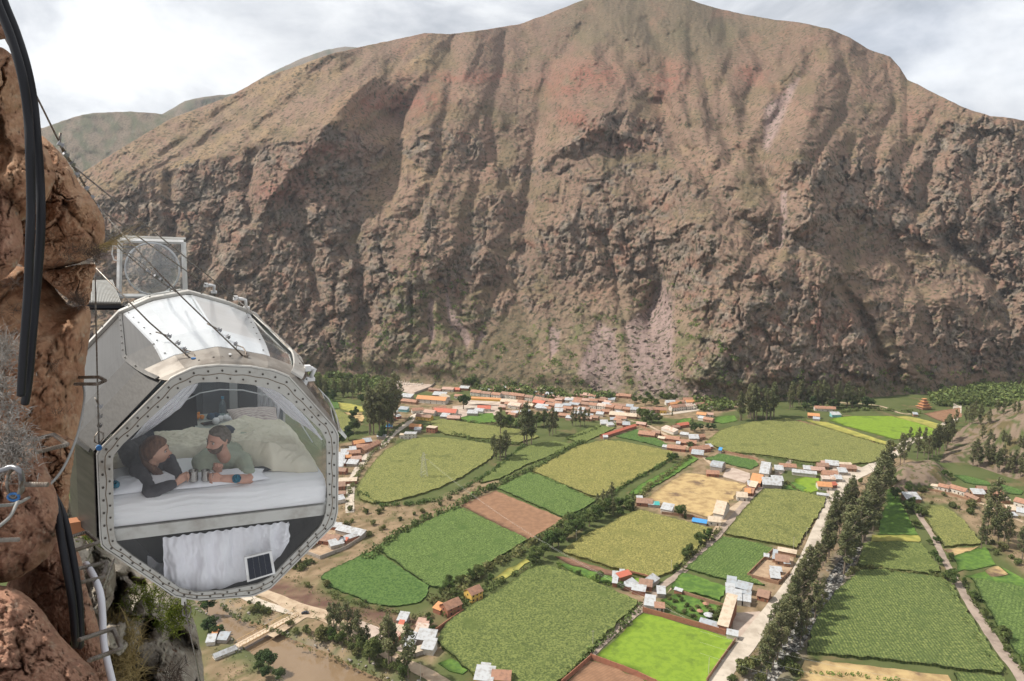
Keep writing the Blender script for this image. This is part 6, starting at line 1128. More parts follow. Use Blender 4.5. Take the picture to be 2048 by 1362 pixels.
def boulder(name, poly, d0, bulge, seed, pal, parent, K=84, M=330, rough=1.0, sites=14, back=.5):
    R_ = resample(poly, M); c = R_.mean(0); s = np.linspace(0, 1, K)[:, None]
    U = c[0] + (R_[None, :, 0] - c[0]) * s; V = c[1] + (R_[None, :, 1] - c[1]) * s
    wob = sstep(.75, 1, s); U = U + wob * 2.2 * fbm(U / 13, V / 13, 3, seed); V = V + wob * 2.2 * fbm(U / 13, V / 13, 3, seed + 9)
    rs = np.random.RandomState(seed); ext = np.ptp(R_, axis=0); S_ = np.stack([rs.uniform(R_[:, 0].min(), R_[:, 0].max(), sites), rs.uniform(R_[:, 1].min(), R_[:, 1].max(), sites)], -1)
    tilt = rs.normal(size=(sites, 2)) * .00085 * rough; hh = rs.normal(size=sites) * .035 * rough
    wu, wv = U + 14 * fbm(U / 30, V / 30, 3, seed + 2), V + 14 * fbm(U / 30, V / 30, 3, seed + 3)
    D = np.stack([np.hypot((wu - a) * 1.15, wv - b) for a, b in S_], 0); i1 = D.argmin(0); d1 = np.take_along_axis(D, i1[None], 0)[0]; D2 = D.copy(); np.put_along_axis(D2, i1[None], 1e9, 0); d2 = D2.min(0); e = sstep(0, 16, d2 - d1)
    fac = hh[i1] + tilt[i1, 0] * (wu - S_[i1, 0]) + tilt[i1, 1] * (wv - S_[i1, 1]); crack = np.exp(-((d2 - d1) / 3.0) ** 2) * sstep(-.2, .3, fbm(U / 40, V / 40, 2, seed + 5))
    prof = (1 - np.clip(s, 0, 1) ** 3.2) ** (1 / 2.2)
    rg_ = ridged(wu / 34, wv / 34, 5, seed + 6); fn = fbm(U / 7, V / 7, 4, seed + 7)
    dep = d0 - bulge * (prof - .4) + (fac * (.35 + .65 * e) * rough + .045 * crack * rough) * sstep(0, .25, 1 - s + .1) - .020 * rough * rg_ - .0075 * rough * fn - .004 * fbm(U / 2.6, V / 2.6, 2, seed + 8)
    qx, qy = wu + 5 * fbm(U / 9, V / 9, 3, seed + 61), wv + 5 * fbm(U / 9, V / 9, 3, seed + 62); ed = sstep(0, .12, 1 - s + .02)
    for sx_, sy_, am, gr in ((60, 46, .040, .026), (24, 17, .016, .012), (9, 7, .0055, .0045)):
        f1_, f2_, h_ = worley(qx / sx_, qy / sy_ + qx / 160, seed + int(sx_)); dep = dep + rough * ed * sstep(-.5, .2, fbm(U / 60, V / 60, 2, seed + 64)) * (am * (h_ - .5) * sstep(0, .16, f2_ - f1_) + gr * np.exp(-((f2_ - f1_) / .07) ** 2))
    X_ = (U - 1024) / F * dep; y_ = -(V - 681) / F * dep; P3 = np.stack([X_, dep * CP + y_ * SP, H - dep * SP + y_ * CP], -1)
    # rounded back
    kb = 14; sb = np.cos(np.linspace(0, 1, kb + 1)[1:, None] * math.pi / 2); Ub = c[0] + (U[-1:] - c[0]) * sb; Vb = c[1] + (V[-1:] - c[1]) * sb; db = dep[-1:] + back * np.sin(np.linspace(0, 1, kb + 1)[1:, None] * math.pi / 2) * (1 + .0 * Ub)
    Xb = (Ub - 1024) / F * db; yb = -(Vb - 681) / F * db; Pb = np.stack([Xb, db * CP + yb * SP, H - db * SP + yb * CP], -1)
    allp = np.concatenate([P3, Pb]); KK = allp.shape[0]
    i = np.arange(KK - 1)[:, None] * M; j = np.arange(M)[None, :]; j2 = (j + 1) % M; fc = np.stack([i + j, i + M + j, i + M + j2, i + j2], -1).reshape(-1, 4)
    a_, b_, c_, dark, lich = [np.array(q)[None, None, :] for q in pal]
    n1 = fbm(wu / 45, wv / 60, 4, seed + 21)[..., None]; n2 = fbm(wu / 14, wv / 18, 4, seed + 22)[..., None]; n3 = fbm(U / 5, V / 5, 3, seed + 23)[..., None]
    col = a_ + (b_ - a_) * sstep(-.25, .3, n1); col = col + (c_ - col) * sstep(.0, .45, n2) * .7; col = col * (1 + .35 * n3)
    col = col + (dark - col) * (sstep(.22, .5, n2 * .6 + n3 * .5) * .75); col = col + (dark - col) * (crack[..., None] * .55)
    lm = sstep(.18, .42, fbm(wu / 22, wv / 30, 5, seed + 24))[..., None] * sstep(.72, 1.0, s)[..., None]; col = col + (lich - col) * lm * sstep(-.1, .25, n3) * .75
    colb = np.repeat(col[-1:], kb, 0); col = np.concatenate([col, colb])
    o = mesh_np(name, allp.reshape(-1, 3), fc, True, mat('sandstone', attr='tint', rough=.9, spec=.15, col2=(.13, .070, .045), nscale=9, ndet=8, mixr=(.56, .70), bump=1.0, bscale=20, bdist=.03, col3=(.46, .36, .26), scale3=38, mix3=(.62, .74)), parent, col.reshape(-1, 3)); return o
ORANGE = ((.400, .235, .142), (.310, .165, .098), (.52, .355, .235), (.065, .040, .030), (.36, .34, .26))
REDD = ((.350, .195, .130), (.260, .140, .095), (.45, .290, .200), (.060, .038, .030), (.33, .32, .26))
GREY = ((.300, .265, .220), (.200, .170, .135), (.46, .43, .36), (.045, .040, .034), (.36, .36, .29))
cliff = bpy.data.objects.new('cliff', None); COL.objects.link(cliff); cliff.location = (0, 0, 0); tag(cliff, kind='structure')
for i, (poly, d0, bg, pal, kw) in enumerate((
    ([(-200,-120),(2,-60),(12,20),(17,55),(10,78),(-200,85)], 3.2, .3, REDD, {}),
    ([(-300,60),(-40,88),(0,94),(24,108),(42,135),(48,190),(52,240),(62,275),(95,300),(110,360),(70,430),(-60,470),(-300,470)], 3.4, .45, ORANGE, dict(rough=1.2)),
    ([(50,268),(84,272),(112,296),(134,322),(150,350),(158,366),(178,388),(202,424),(210,450),(209,482),(196,508),(150,528),(85,542),(30,520),(10,400)], 4.1, .5, ORANGE, {}),
    ([(-300,360),(-30,330),(20,370),(42,440),(46,510),(10,556),(-60,575),(-300,580)], 3.3, .4, REDD, {}),
    ([(82,546),(140,532),(191,528),(186,560),(177,608),(145,603),(112,578)], 4.15, .22, ORANGE, dict(sites=6)),
    ([(-300,530),(60,535),(96,556),(118,588),(142,612),(178,612),(181,655),(173,715),(168,760),(166,835),(156,870),(143,900),(137,960),(132,1020),(108,1120),(40,1150),(-300,1120)], 4.3, .55, ORANGE, dict(rough=1.1, sites=22)),
    ([(68,862),(120,868),(147,880),(149,905),(141,960),(136,1015),(124,1052),(96,1010),(80,940)], 3.9, .30, ORANGE, dict(sites=7)),
    ([(-300,860),(40,875),(78,905),(104,960),(121,1020),(119,1065),(98,1112),(60,1142),(0,1166),(-300,1175)], 3.0, .42, REDD, {}),
    ([(70,1085),(112,1068),(140,1082),(162,1115),(172,1170),(186,1215),(205,1280),(228,1362),(250,1460),(120,1460),(110,1320),(50,1240),(10,1180),(40,1130)], 3.55, .40, REDD, dict(rough=1.0)),
    ([(-300,1150),(-20,1168),(40,1182),(80,1215),(118,1268),(160,1312),(192,1345),(222,1420),(230,1500),(-300,1500)], 2.7, .38, REDD, {}),
    ([(150,1010),(190,1075),(215,1100),(262,1135),(322,1172),(362,1200),(386,1235),(398,1280),(406,1330),(412,1400),(430,1500),(140,1500),(120,1200)], 11.5, 2.4, GREY, dict(rough=4.5, sites=26)),
    ([(120,960),(150,1030),(185,1075),(230,1130),(225,1200),(200,1260),(230,1400),(150,1500),(60,1300),(80,1050)], 8.5, 1.2, GREY, dict(rough=3.0, sites=14)),
)):
    boulder('boulder', poly, d0, bg, 500 + i * 31, pal, cliff, **kw)
# what carries the cliff further down and behind
lo = MB(); 
rr = [W(120, 900, 9), W(380, 1300, 14), W(430, 1600, 26), W(300, 2600, 60)]
# tufts: dry strands, grass, bromeliads
def strands(name, pts, length, width, droop, m, label, seed, n_each=40, parent=None, up=Vector((0, 0, 1)), spread=1.0, kind='stuff'):
    rs = np.random.RandomState(seed); vs = []; fs = []
    for p in pts:
        for k in range(n_each):
            p0 = np.array(p[:3]) + rs.normal(size=3) * p[3]; d = rs.normal(size=3) * spread + np.array(up) * 1.1; d /= np.linalg.norm(d); L_ = length * rs.uniform(.4, 1.2); side = np.cross(d, rs.normal(size=3)); side = side / (np.linalg.norm(side) + 1e-9) * width; q = p0; n0 = len(vs)
            for t in range(4):
                w = side * (1 - t / 3.6); vs.append(q - w); vs.append(q + w); q = q + d * L_ / 3; d = d + np.array([0, 0, -droop]) + rs.normal(size=3) * .15; d /= np.linalg.norm(d)
            for t in range(3): fs.append((n0 + 2*t, n0 + 2*t+1, n0 + 2*t+3, n0 + 2*t+2))
    return tag(mesh_np(name, np.array(vs), np.array(fs), False, m, parent), label, kind=kind)
DRYG = mat('grey dry moss', (.36, .33, .30), .95, col2=(.22, .20, .175), nscale=40, spec=.1); STRAW = mat('straw grass', (.42, .32, .15), .9, col2=(.27, .21, .09), nscale=20, spec=.1); GRN = mat('yellow green tuft', (.155, .175, .030), .85, col2=(.085, .115, .020), nscale=12, spec=.1); DBR = mat('dark dry roots', (.10, .075, .06), .95, spec=.1)
def near(lst, r): return [(*W(u, v, d), r) for u, v, d in lst]
rg = random.Random(5)
strands('dry_moss', near([(rg.gauss(0, 18), rg.uniform(760, 955), 2.7) for _ in range(60)] + [(rg.gauss(28, 16), rg.uniform(840, 930), 2.75) for _ in range(40)], .02), .045, .0017, .5, DRYG, 'grey tangled dry moss hanging on the rock at the left edge', 3, 30, spread=1.5)
strands('dry_moss', near([(rg.uniform(-5, 25), rg.uniform(690, 735), 2.7) for _ in range(16)], .02), .10, .0010, .2, DRYG, 'thin grey stalks above the moss at the left edge', 4, 30, spread=1.2)
strands('dry_grass', near([(rg.uniform(125, 205), rg.uniform(500, 520), 3.75) for _ in range(8)], .015), .09, .0011, .35, DBR, 'dark dry roots under the overhanging boulder', 5, 46, spread=1.3)
strands('dry_grass', near([(198, 497, 4.0), (205, 490, 4.0), (190, 502, 3.95)], .012), .30, .0012, .02, STRAW, 'long straw stalks reaching out over the hatch', 6, 22, up=Vector((1.5, .3, .45)), spread=.28)
strands('dry_grass', near([(rg.uniform(140, 165), rg.uniform(598, 612), 3.85) for _ in range(8)] + [(108, 728, 3.85), (115, 825, 3.85), (30, 570, 3.0), (30, 620, 3.7)], .015), .07, .001, .2, DBR, 'small dark tufts in the cracks of the rock', 7, 40, spread=1.2)
strands('grass_tuft', near([(rg.uniform(255, 330), rg.uniform(1165, 1240), 9.2) for _ in range(14)] + [(rg.uniform(330, 375), rg.uniform(1195, 1265), 9.5) for _ in range(22)], .06), .13, .006, .25, GRN, 'bright yellow green tufts on the lower crag', 8, 40, spread=1.2)
strands('grass_tuft', near([(rg.uniform(180, 215), rg.uniform(1015, 1080), 7.5) for _ in range(26)], .05), .12, .005, .25, GRN, 'green moss behind the capsule corner', 9, 40, spread=1.2)
strands('dry_grass', near([(rg.uniform(212, 270), rg.uniform(1255, 1400), 8.9) for _ in range(34)], .06), .30, .0040, .32, STRAW, 'straw coloured grass on the lower crag', 10, 40, spread=.8)
strands('dry_grass', near([(rg.uniform(330, 400), rg.uniform(1330, 1400), 9.0) for _ in range(5)], .06), .26, .005, .3, DBR, 'brown dry tuft on the lower crag', 11, 40, spread=1.0)

# ---- hoses, pipe, ropes, rungs
HOSE = mat('black hose', (.010, .010, .013), .5, spec=.25); PVC = mat('white pipe', (.62, .62, .66), .45); STEEL = mat('steel rope', (.20, .19, .175), .45, .75, col2=(.13, .10, .08), nscale=60); REB = mat('rebar', (.24, .215, .19), .45, .6, col2=(.15, .12, .095), nscale=14, bump=.6, bscale=120, bdist=.004); ZINC = mat('zinc clamp', (.22, .22, .23), .4, .8); BLUE = mat('blue marking paint', (.03, .12, .30), .5)
def crv(lst, n=6):
    P_ = [W(u, v, d) for u, v, d in lst]; out = []
    for i in range(len(P_) - 1):
        a, b, c, d = P_[max(i - 1, 0)], P_[i], P_[i + 1], P_[min(i + 2, len(P_) - 1)]
        for k in range(n):
            t = k / n; out.append(0.5 * ((2 * b) + (-a + c) * t + (2 * a - 5 * b + 4 * c - d) * t * t + (-a + 3 * b - 3 * c + d) * t ** 3))
    return out + [P_[-1]]
def one(name, pts, r, m, label, cat, group=None, n=10): return tag(MB().tube(pts, r, n).build(name, m, smooth=True), label, cat, group)
one('hose', crv([(-12,-60,2.3),(6,0,2.3),(30,60,2.3),(52,130,2.3),(66,200,2.35),(74,280,2.35),(80,360,2.4),(82,440,2.4),(78,520,2.45),(71,600,2.5),(64,680,2.5),(57,760,2.55),(50,806,2.6)]), .0145, HOSE, 'right one of two thick black hoses arching down the rock', 'hose', 'black hoses on the rock', 14)
one('hose', crv([(-30,-60,2.25),(-4,10,2.25),(20,70,2.25),(44,150,2.25),(56,230,2.3),(60,310,2.3),(62,400,2.35),(60,480,2.35),(57,560,2.4),(52,640,2.4),(46,720,2.45),(42,790,2.5)]), .0140, HOSE, 'left one of two thick black hoses arching down the rock', 'hose', 'black hoses on the rock', 14)
one('hose', crv([(100,970,3.3),(112,1005,3.1),(120,1060,3.0),(132,1130,2.95),(144,1200,2.95),(150,1270,3.0),(150,1290,3.1)]), [.004 + .012 * min(1, i / 9) for i in range(37)], HOSE, 'left strand of the black hose pair behind the rungs', 'hose', 'lower black hoses', 12)
one('hose', crv([(102,975,3.3),(120,1010,3.15),(134,1060,3.05),(148,1130,3.0),(158,1200,3.0),(161,1270,3.05),(160,1292,3.15)]), [.004 + .012 * min(1, i / 9) for i in range(37)], HOSE, 'right strand of the black hose pair behind the rungs', 'hose', 'lower black hoses', 12)
one('pipe', crv([(172,1128,3.5),(186,1150,3.3),(200,1185,3.2),(205,1230,3.2),(207,1280,3.2),(214,1320,3.2),(226,1370,3.2),(240,1440,3.2)]), .0155, PVC, 'white plastic pipe bending down past the lowest rungs', 'pipe', None, 12)
one('rope', crv([(166,768,4.2),(169,795,4.1),(160,850,3.6),(146,895,3.4),(124,940,3.2),(96,972,3.0),(66,990,2.9),(30,1008,2.6),(-30,1012,2.4)]), .0062, mat('grey coated rope', (.27, .27, .26), .5, .2), 'grey coated steel rope looping from the rungs to the left edge', 'rope')
one('rope', crv([(36,1002,2.6),(22,1030,2.5),(4,1048,2.4),(-30,1072,2.3)]), .0060, mat('grey coated rope'), 'short grey rope end leaving the coil at the left edge', 'rope')
def coil(u, v, d, ru, rv, n, m, label):
    b = MB()
    for k in range(n):
        pts = [W(u + (ru + k * 1.5) * math.cos(t) + k * 1.5, v + (rv - k) * math.sin(t), d + .02 * k) for t in np.linspace(0, 2 * math.pi, 20, endpoint=False)]; b.tube(pts, .0045, 6, closed=True)
    return tag(b.build('rope_coil', m, smooth=True), label, 'rope')
coil(27, 966, 2.5, 13, 30, 4, STEEL, 'coiled steel rope hanging on the hook at the left edge')
one('hook', crv([(-20,948,2.5),(5,940,2.45),(24,934,2.45),(40,942,2.45),(44,958,2.5)]), .009, ZINC, 'thick bent eye bolt holding the coiled rope', 'hook')
one('shackle', [W(27 + 11 * math.cos(t), 994 + 7 * math.sin(t), 2.5) for t in np.linspace(0, 6.28, 16)], .0048, BLUE, 'small blue painted shackle under the coiled rope', 'shackle')
def rung(pts, r, label):
    root = empty('rung', W(*pts[0]), 0, label, 'rung', 'steel rungs in the rock'); o = MB().tube([p - W(*pts[0]) for p in [W(*q) for q in pts]], r, 8).build('bar', REB, root, smooth=False)
    q = MB()
    for a, b in zip(pts[:-1], pts[1:]):
        A, B = W(*a) - W(*pts[0]), W(*b) - W(*pts[0]); n = int((B - A).length / .009)
        for k in range(n): c = A.lerp(B, (k + .5) / n); dd = (B - A).normalized() * .0022; q.tube([c - dd, c + dd], r * 1.14, 6)
    tag(q.build('ribs', REB, root), kind='stuff')
    return root
rung([(150,755,4.3),(198,754,4.1),(211,761,4.0),(196,768,4.0),(150,768,4.2)], .0095, 'uppermost steel rung beside the grey capsule plate')
rung([(70,878,3.3),(107,869,3.1),(135,889,2.9),(70,905,2.8)], .0085, 'steel rung in front of the orange rock above the coiled rope')
rung([(50,969,2.5),(96,969,2.5)], .0085, 'short steel bar right of the coiled rope')
rung([(-30,1081,2.3),(38,1079,2.4)], .0075, 'steel bar at the left edge under the coiled rope')
rung([(128,1078,3.3),(172,1064,3.4),(197,1085,3.3),(140,1104,3.1)], .0085, 'steel rung at the lower left corner of the capsule')
rung([(150,1139,3.3),(214,1124,3.5),(206,1155,3.3),(152,1167,3.1)], .0085, 'steel rung where the white pipe starts')
rung([(158,1280,2.8),(226,1257,3.0),(243,1297,2.9),(178,1321,2.7)], .0085, 'lowest steel rung crossing the white pipe')
tag(MB().box(W(163, 1052, 5.5), (.18, .12, .12), .5).build('clay_block', mat('clay block', (.36, .16, .08), .9)), 'small orange clay block behind the capsule corner', 'block')
# ================================================================ THE HANGING CAPSULE
yaw, roll, tilt = math.radians(30), math.radians(-2.5), math.radians(5)
Xl = Vector((math.cos(yaw), math.sin(yaw), 0)); Yl = Vector((-math.sin(yaw), math.cos(yaw), 0)); Zl = Vector((0, 0, 1))
Yl, Zl = Yl * math.cos(tilt) + Zl * math.sin(tilt), Zl * math.cos(tilt) - Yl * math.sin(tilt)
Xl, Zl = Xl * math.cos(roll) + Zl * math.sin(roll), Zl * math.cos(roll) - Xl * math.sin(roll)
C0 = W(433, 960, 5.6)
MC = Matrix(((Xl.x, Yl.x, Zl.x, C0.x), (Xl.y, Yl.y, Zl.y, C0.y), (Xl.z, Yl.z, Zl.z, C0.z), (0, 0, 0, 1))); MCI = MC.inverted()
def LC(u, v, s):
    """point of the photograph measured on the capsule's cross plane s metres behind its front, in capsule coordinates"""
    r = Vector(ray(u, v)); o = Vector((0, 0, H)); p = MC @ Vector((0, s, 0)); t = (p - o).dot(Yl) / r.dot(Yl); return MCI @ (o + r * t)
def cap_root(name, label, cat, group=None):
    o = bpy.data.objects.new(name, None); o.empty_display_size = .1; COL.objects.link(o); o.matrix_world = MC.copy(); return tag(o, label, cat, group)
ALU = mat('weathered aluminium', (.50, .485, .45), .42, .55, col2=(.36, .33, .29), nscale=5, ndet=6, mixr=(.45, .72), bump=.12, bscale=14, bdist=.004)
def brushed(name, c, c2, rough, metal, stretch):
    return mat(name, c, rough, metal, col2=c2, nscale=2.2, ndet=8, mixr=(.35, .7), stretch=stretch, bump=.10, bscale=6, bdist=.003)
PLATE = brushed('brushed plate', (.080, .076, .071), (.060, .057, .053), .45, .5, (30, .3, 30)); DPLATE = brushed('dark plate', (.085, .075, .066), (.05, .045, .04), .45, .5, (3, .5, 9))
RIMM = mat('rim aluminium', (.44, .43, .395), .45, .45, col2=(.31, .285, .245), nscale=7, ndet=6, mixr=(.5, .75), bump=.15, bscale=30, bdist=.002)
NOSE = mat('stained aluminium', (.27, .245, .215), .55, .3, col2=(.20, .175, .15), nscale=6, bump=.15, bscale=20, bdist=.003); BOLT = mat('dark bolt', (.09, .08, .07), .5, .6); SEAL = mat('old sealant', (.20, .16, .12), .8); WHITEP = mat('white coated metal', (.70, .70, .69), .35, .0, col2=(.58, .57, .55), nscale=6)
def clear(name, tint, refl, haze, haze_col=(.75, .77, .78), rough=.04, var=1.0, tr_=.5):
    m = bpy.data.materials.new(name); m.use_nodes = True; N, Lk = m.node_tree.nodes, m.node_tree.links; N.remove(N['Principled BSDF']); out = N['Material Output']
    tr = N.new('ShaderNodeBsdfTransparent'); tr.inputs[0].default_value = (*tint, 1); gl = N.new('ShaderNodeBsdfGlossy'); gl.inputs['Roughness'].default_value = rough; gl.inputs[0].default_value = (1, 1, 1, 1)
    df = N.new('ShaderNodeBsdfDiffuse'); df.inputs[0].default_value = (*haze_col, 1); tl = N.new('ShaderNodeBsdfTranslucent'); tl.inputs[0].default_value = (*haze_col, 1); mh = N.new('ShaderNodeMixShader'); mh.inputs[0].default_value = tr_; Lk.new(df.outputs[0], mh.inputs[1]); Lk.new(tl.outputs[0], mh.inputs[2])
    m1 = N.new('ShaderNodeMixShader'); tc = N.new('ShaderNodeTexCoord'); nz = N.new('ShaderNodeTexNoise'); nz.inputs['Scale'].default_value = 3; nz.inputs['Detail'].default_value = 6; Lk.new(tc.outputs['Object'], nz.inputs['Vector'])
    rg_ = N.new('ShaderNodeMapRange'); rg_.inputs[1].default_value = .35; rg_.inputs[2].default_value = .75; rg_.inputs[3].default_value = haze * (1 - .4 * var); rg_.inputs[4].default_value = haze * (1 + .5 * var); Lk.new(nz.outputs[0], rg_.inputs[0]); Lk.new(rg_.outputs[0], m1.inputs[0]); Lk.new(tr.outputs[0], m1.inputs[1]); Lk.new(mh.outputs[0], m1.inputs[2])
    fr = N.new('ShaderNodeLayerWeight'); fr.inputs[0].default_value = .5; pw = N.new('ShaderNodeMath'); pw.operation = 'POWER'; pw.inputs[1].default_value = 4.0; Lk.new(fr.outputs['Facing'], pw.inputs[0]); ad = N.new('ShaderNodeMath'); ad.operation = 'ADD'; ad.inputs[1].default_value = .035; Lk.new(pw.outputs[0], ad.inputs[0]); mu = N.new('ShaderNodeMath'); mu.operation = 'MULTIPLY'; mu.inputs[1].default_value = refl; mu.use_clamp = True; Lk.new(ad.outputs[0], mu.inputs[0]); m2 = N.new('ShaderNodeMixShader'); Lk.new(mu.outputs[0], m2.inputs[0]); Lk.new(m1.outputs[0], m2.inputs[1]); Lk.new(gl.outputs[0], m2.inputs[2]); Lk.new(m2.outputs[0], out.inputs[0]); return m
PANE = clear('clear pane', (.98, .99, .99), 1.3, .022); POLY = clear('polycarbonate', (.95, .97, .97), .75, .07); POLYH = clear('hazy polycarbonate', (.93, .95, .95), 1.5, .20)
FO = [(-.82,.335),(-.822,-.35),(-.33,-.955),(-.12,-1.05),(.27,-1.085),(.985,-.52),(.98,.30),(.585,.83),(.385,.925),(.03,.962),(-.20,.925),(-.35,.862)]
BO = [(-1.06,.36),(-1.06,-.42),(-.44,-1.12),(-.1,-1.2),(.35,-1.2),(1.12,-.52),(1.12,.36),(.79,.84),(.46,.99),(.06,1.11),(-.32,1.03),(-.62,.88)]
def sec(s, k=1.0, off=0.0):
    t = min(1, max(0, s / .75)); t = t ** .55; tl = 1.0; pts = []
    back = 1.0 if s <= 3.0 else 1 - .22 * ((s - 3.0) / 1.4) ** 1.5
    for (a, b), (c, d) in zip(FO, BO):
        x, z = a + (c - a) * t, b + (d - b) * t
        x, z = .05 + (x - .05) * back * k, -.05 + (z + .05) * back * k
        r_ = math.hypot(x - .05, z + .05); x += (x - .05) / r_ * off; z += (z + .05) / r_ * off; pts.append((x, s, z))
    return pts
cap = cap_root('capsule', 'transparent and aluminium sleeping capsule hanging from the cliff with a bed inside', 'capsule')
def panel(name, i0, i1, s0, s1, m, ns=14, thick=.006, off=0.0, nn=5):
    rows_ = []
    for k in range(ns):
        s = s0 + (s1 - s0) * k / (ns - 1); P_ = [Vector(p) for p in sec(s, 1, off)]; idx = []; j = i0
        while True:
            idx.append(j % 12)
            if j % 12 == i1 % 12: break
            j += 1
        row_ = []
        for a, b in zip(idx[:-1], idx[1:]):
            for q in range(nn): row_.append(P_[a].lerp(P_[b], q / nn))
        row_.append(P_[idx[-1]]); rows_.append(row_)
    c = len(rows_[0]); vs = [p for r in rows_ for p in r]; n = len(vs); cen = Vector((.05, 0, -.05)); ins = [p + (Vector((cen.x, p.y, cen.z)) - p).normalized() * thick for p in vs]
    fs = grid_faces(ns, c).tolist(); f2 = [tuple(x + n for x in f[::-1]) for f in fs]; edge = []
    for k in range(ns - 1): edge += [(k*c, (k+1)*c, (k+1)*c+n, k*c+n), ((k+1)*c-1, (k+1)*c-1+n, (k+2)*c-1+n, (k+2)*c-1)]
    for k in range(c - 1): edge += [(k, k+n, k+1+n, k+1), ((ns-1)*c+k, (ns-1)*c+k+1, (ns-1)*c+k+1+n, (ns-1)*c+k+n)]
    return MB().add(vs + ins, [tuple(f) for f in fs] + f2 + edge).build(name, m, cap, smooth=False)
panel('side_plate', 0, 1, .02, 4.3, DPLATE); panel('upper_plate', 11, 0, .02, 4.3, PLATE, off=.001); panel('belly_plate', 1, 5, .02, 4.3, DPLATE)
panel('nose_plate', 7, 11, .0, .30, NOSE, 8, .008, .004); panel('nose_plate', 6, 7, .0, .10, NOSE, 4, .008, .003)
panel('clear_wall', 5, 6, .02, 4.3, POLY, 10, .004); panel('clear_wall', 6, 7, .10, 4.3, POLYH, 12, .004, .001)
panel('roof_pane', 7, 11, .28, 4.3, POLY, 20, .004, .0)
def strip(path, w, t, m, name, nrm=None, parent=None, offs=0.0):
    """flat bar following a path; nrm: outward direction at each point"""
    b = MB(); vs = []; n = len(path)
    for i, p in enumerate(path):
        p = Vector(p); tan = (Vector(path[min(i+1, n-1)]) - Vector(path[max(i-1, 0)])).normalized(); o = Vector(nrm[i]) if nrm else (p - Vector((.05, p.y, -.05))).normalized(); sd_ = tan.cross(o).normalized() * w / 2
        vs += [p - sd_ + o * offs, p + sd_ + o * offs, p + sd_ + o * (offs + t), p - sd_ + o * (offs + t)]
    fs = []
    for i in range(n - 1): fs += [(4*i+a, 4*i+(a+1) % 4, 4*i+4+(a+1) % 4, 4*i+4+a)[::-1] for a in range(4)]
    return b.add(vs, fs + [(0, 1, 2, 3), (4*n-1, 4*n-2, 4*n-3, 4*n-4)]).build(name, m, parent or cap)
def dense(pts, k=6):
    out = []
    for a, b in zip(pts[:-1], pts[1:]):
        for q in range(k): out.append(Vector(a).lerp(Vector(b), q / k))
    return out + [Vector(pts[-1])]
for s, w in ((2.9, .13), (3.95, .12)):
    P_ = sec(s); strip(dense([P_[5], P_[6], P_[7], P_[8], P_[9], P_[10], P_[11], P_[0], P_[1]], 8), w, .035, ALU, 'rib', offs=.004)
strip([sec(s)[7] for s in np.linspace(.05, 4.25, 30)], .11, .018, ALU, 'longeron', offs=.003); strip([sec(s)[11] for s in np.linspace(.05, 4.25, 30)], .035, .012, PLATE, 'longeron', offs=.003)
strip([sec(s)[0] for s in np.linspace(.04, 4.2, 24)], .03, .010, PLATE, 'longeron', offs=.003); strip([sec(s)[6] for s in np.linspace(.06, 4.2, 24)], .05, .012, ALU, 'longeron', offs=.003)
# back closing
P_ = sec(4.3); MB().add(P_ + [(x * .45, 5.0, z * .45) for x, s, z in P_] + [(.02, 5.05, 0)], [(i, (i+1) % 12, 12+(i+1) % 12, 12+i) for i in range(12)] + [(12+i, 12+(i+1) % 12, 24) for i in range(12)]).build('tail_cone', PLATE, cap)
# reflective white sheet fixed inside the roof, with its screws
bl, br_ = LC(322, 762, .1), LC(545, 738, .15); tl_, tr_ = LC(244, 618, 2.75), LC(490, 614, 2.75)
SHEETM = clear('white translucent sheet', (.9, .93, .95), 0.7, .85, (.93, .95, .97), .18, .12, .62)
def roof_z(x, s, off):
    P_ = sorted([(p[0], p[2]) for p in sec(s, 1, off)[7:12]]); return float(np.interp(x, [p[0] for p in P_], [p[1] for p in P_]))
ns, nc = 16, 18; vs = []
for i in range(ns):
    t = i / (ns - 1); s = .31 + (2.80 - .31) * t; x0, x1 = -.37 + (-.60 + .37) * t, .47 + (.72 - .47) * t
    for j in range(nc): x = x0 + (x1 - x0) * j / (nc - 1); vs.append((x, s, roof_z(x, s, .006)))
fs = grid_faces(ns, nc, True).tolist(); n = len(vs); MB().add(vs + [(x, s, z - .003) for x, s, z in vs], [tuple(f) for f in fs] + [tuple(q + n for q in f[::-1]) for f in fs]).build('roof_sheet', SHEETM, cap)
bolt_me = MB().tube([(0, 0, 0), (0, 0, .007)], .0085, 8).build('bolt', BOLT); bme = bolt_me.data; bpy.data.objects.remove(bolt_me)
def bolt(p, nrm, sc=1.0, me=None, name='bolt', m=None):
    o = bpy.data.objects.new(name, me or bme); link(o, cap); o.location = p; o.rotation_euler = Vector(nrm).to_track_quat('Z', 'Y').to_euler(); o.scale = (sc,) * 3; return o
for t in np.linspace(.04, .95, 7):
    s = .31 + 2.49 * t
    for x in (-.37 - .23 * t + .04, .47 + .25 * t - .05): bolt((x, s, roof_z(x, s, .010)), (x * .4, 0, 1), .9)
# left strip where plate shows on the roof
vs = []
for i in range(12):
    t = i / 11; s = .30 + 2.52 * t; x1 = -.37 - .23 * t + .015
    for j in range(5): a = sec(s)[11][0] ; x = a + (x1 - a) * j / 4; vs.append((x, s, roof_z(x, s, .004)))
MB().add(vs, [tuple(f) for f in grid_faces(12, 5, True).tolist()]).build('roof_plate', PLATE, cap)
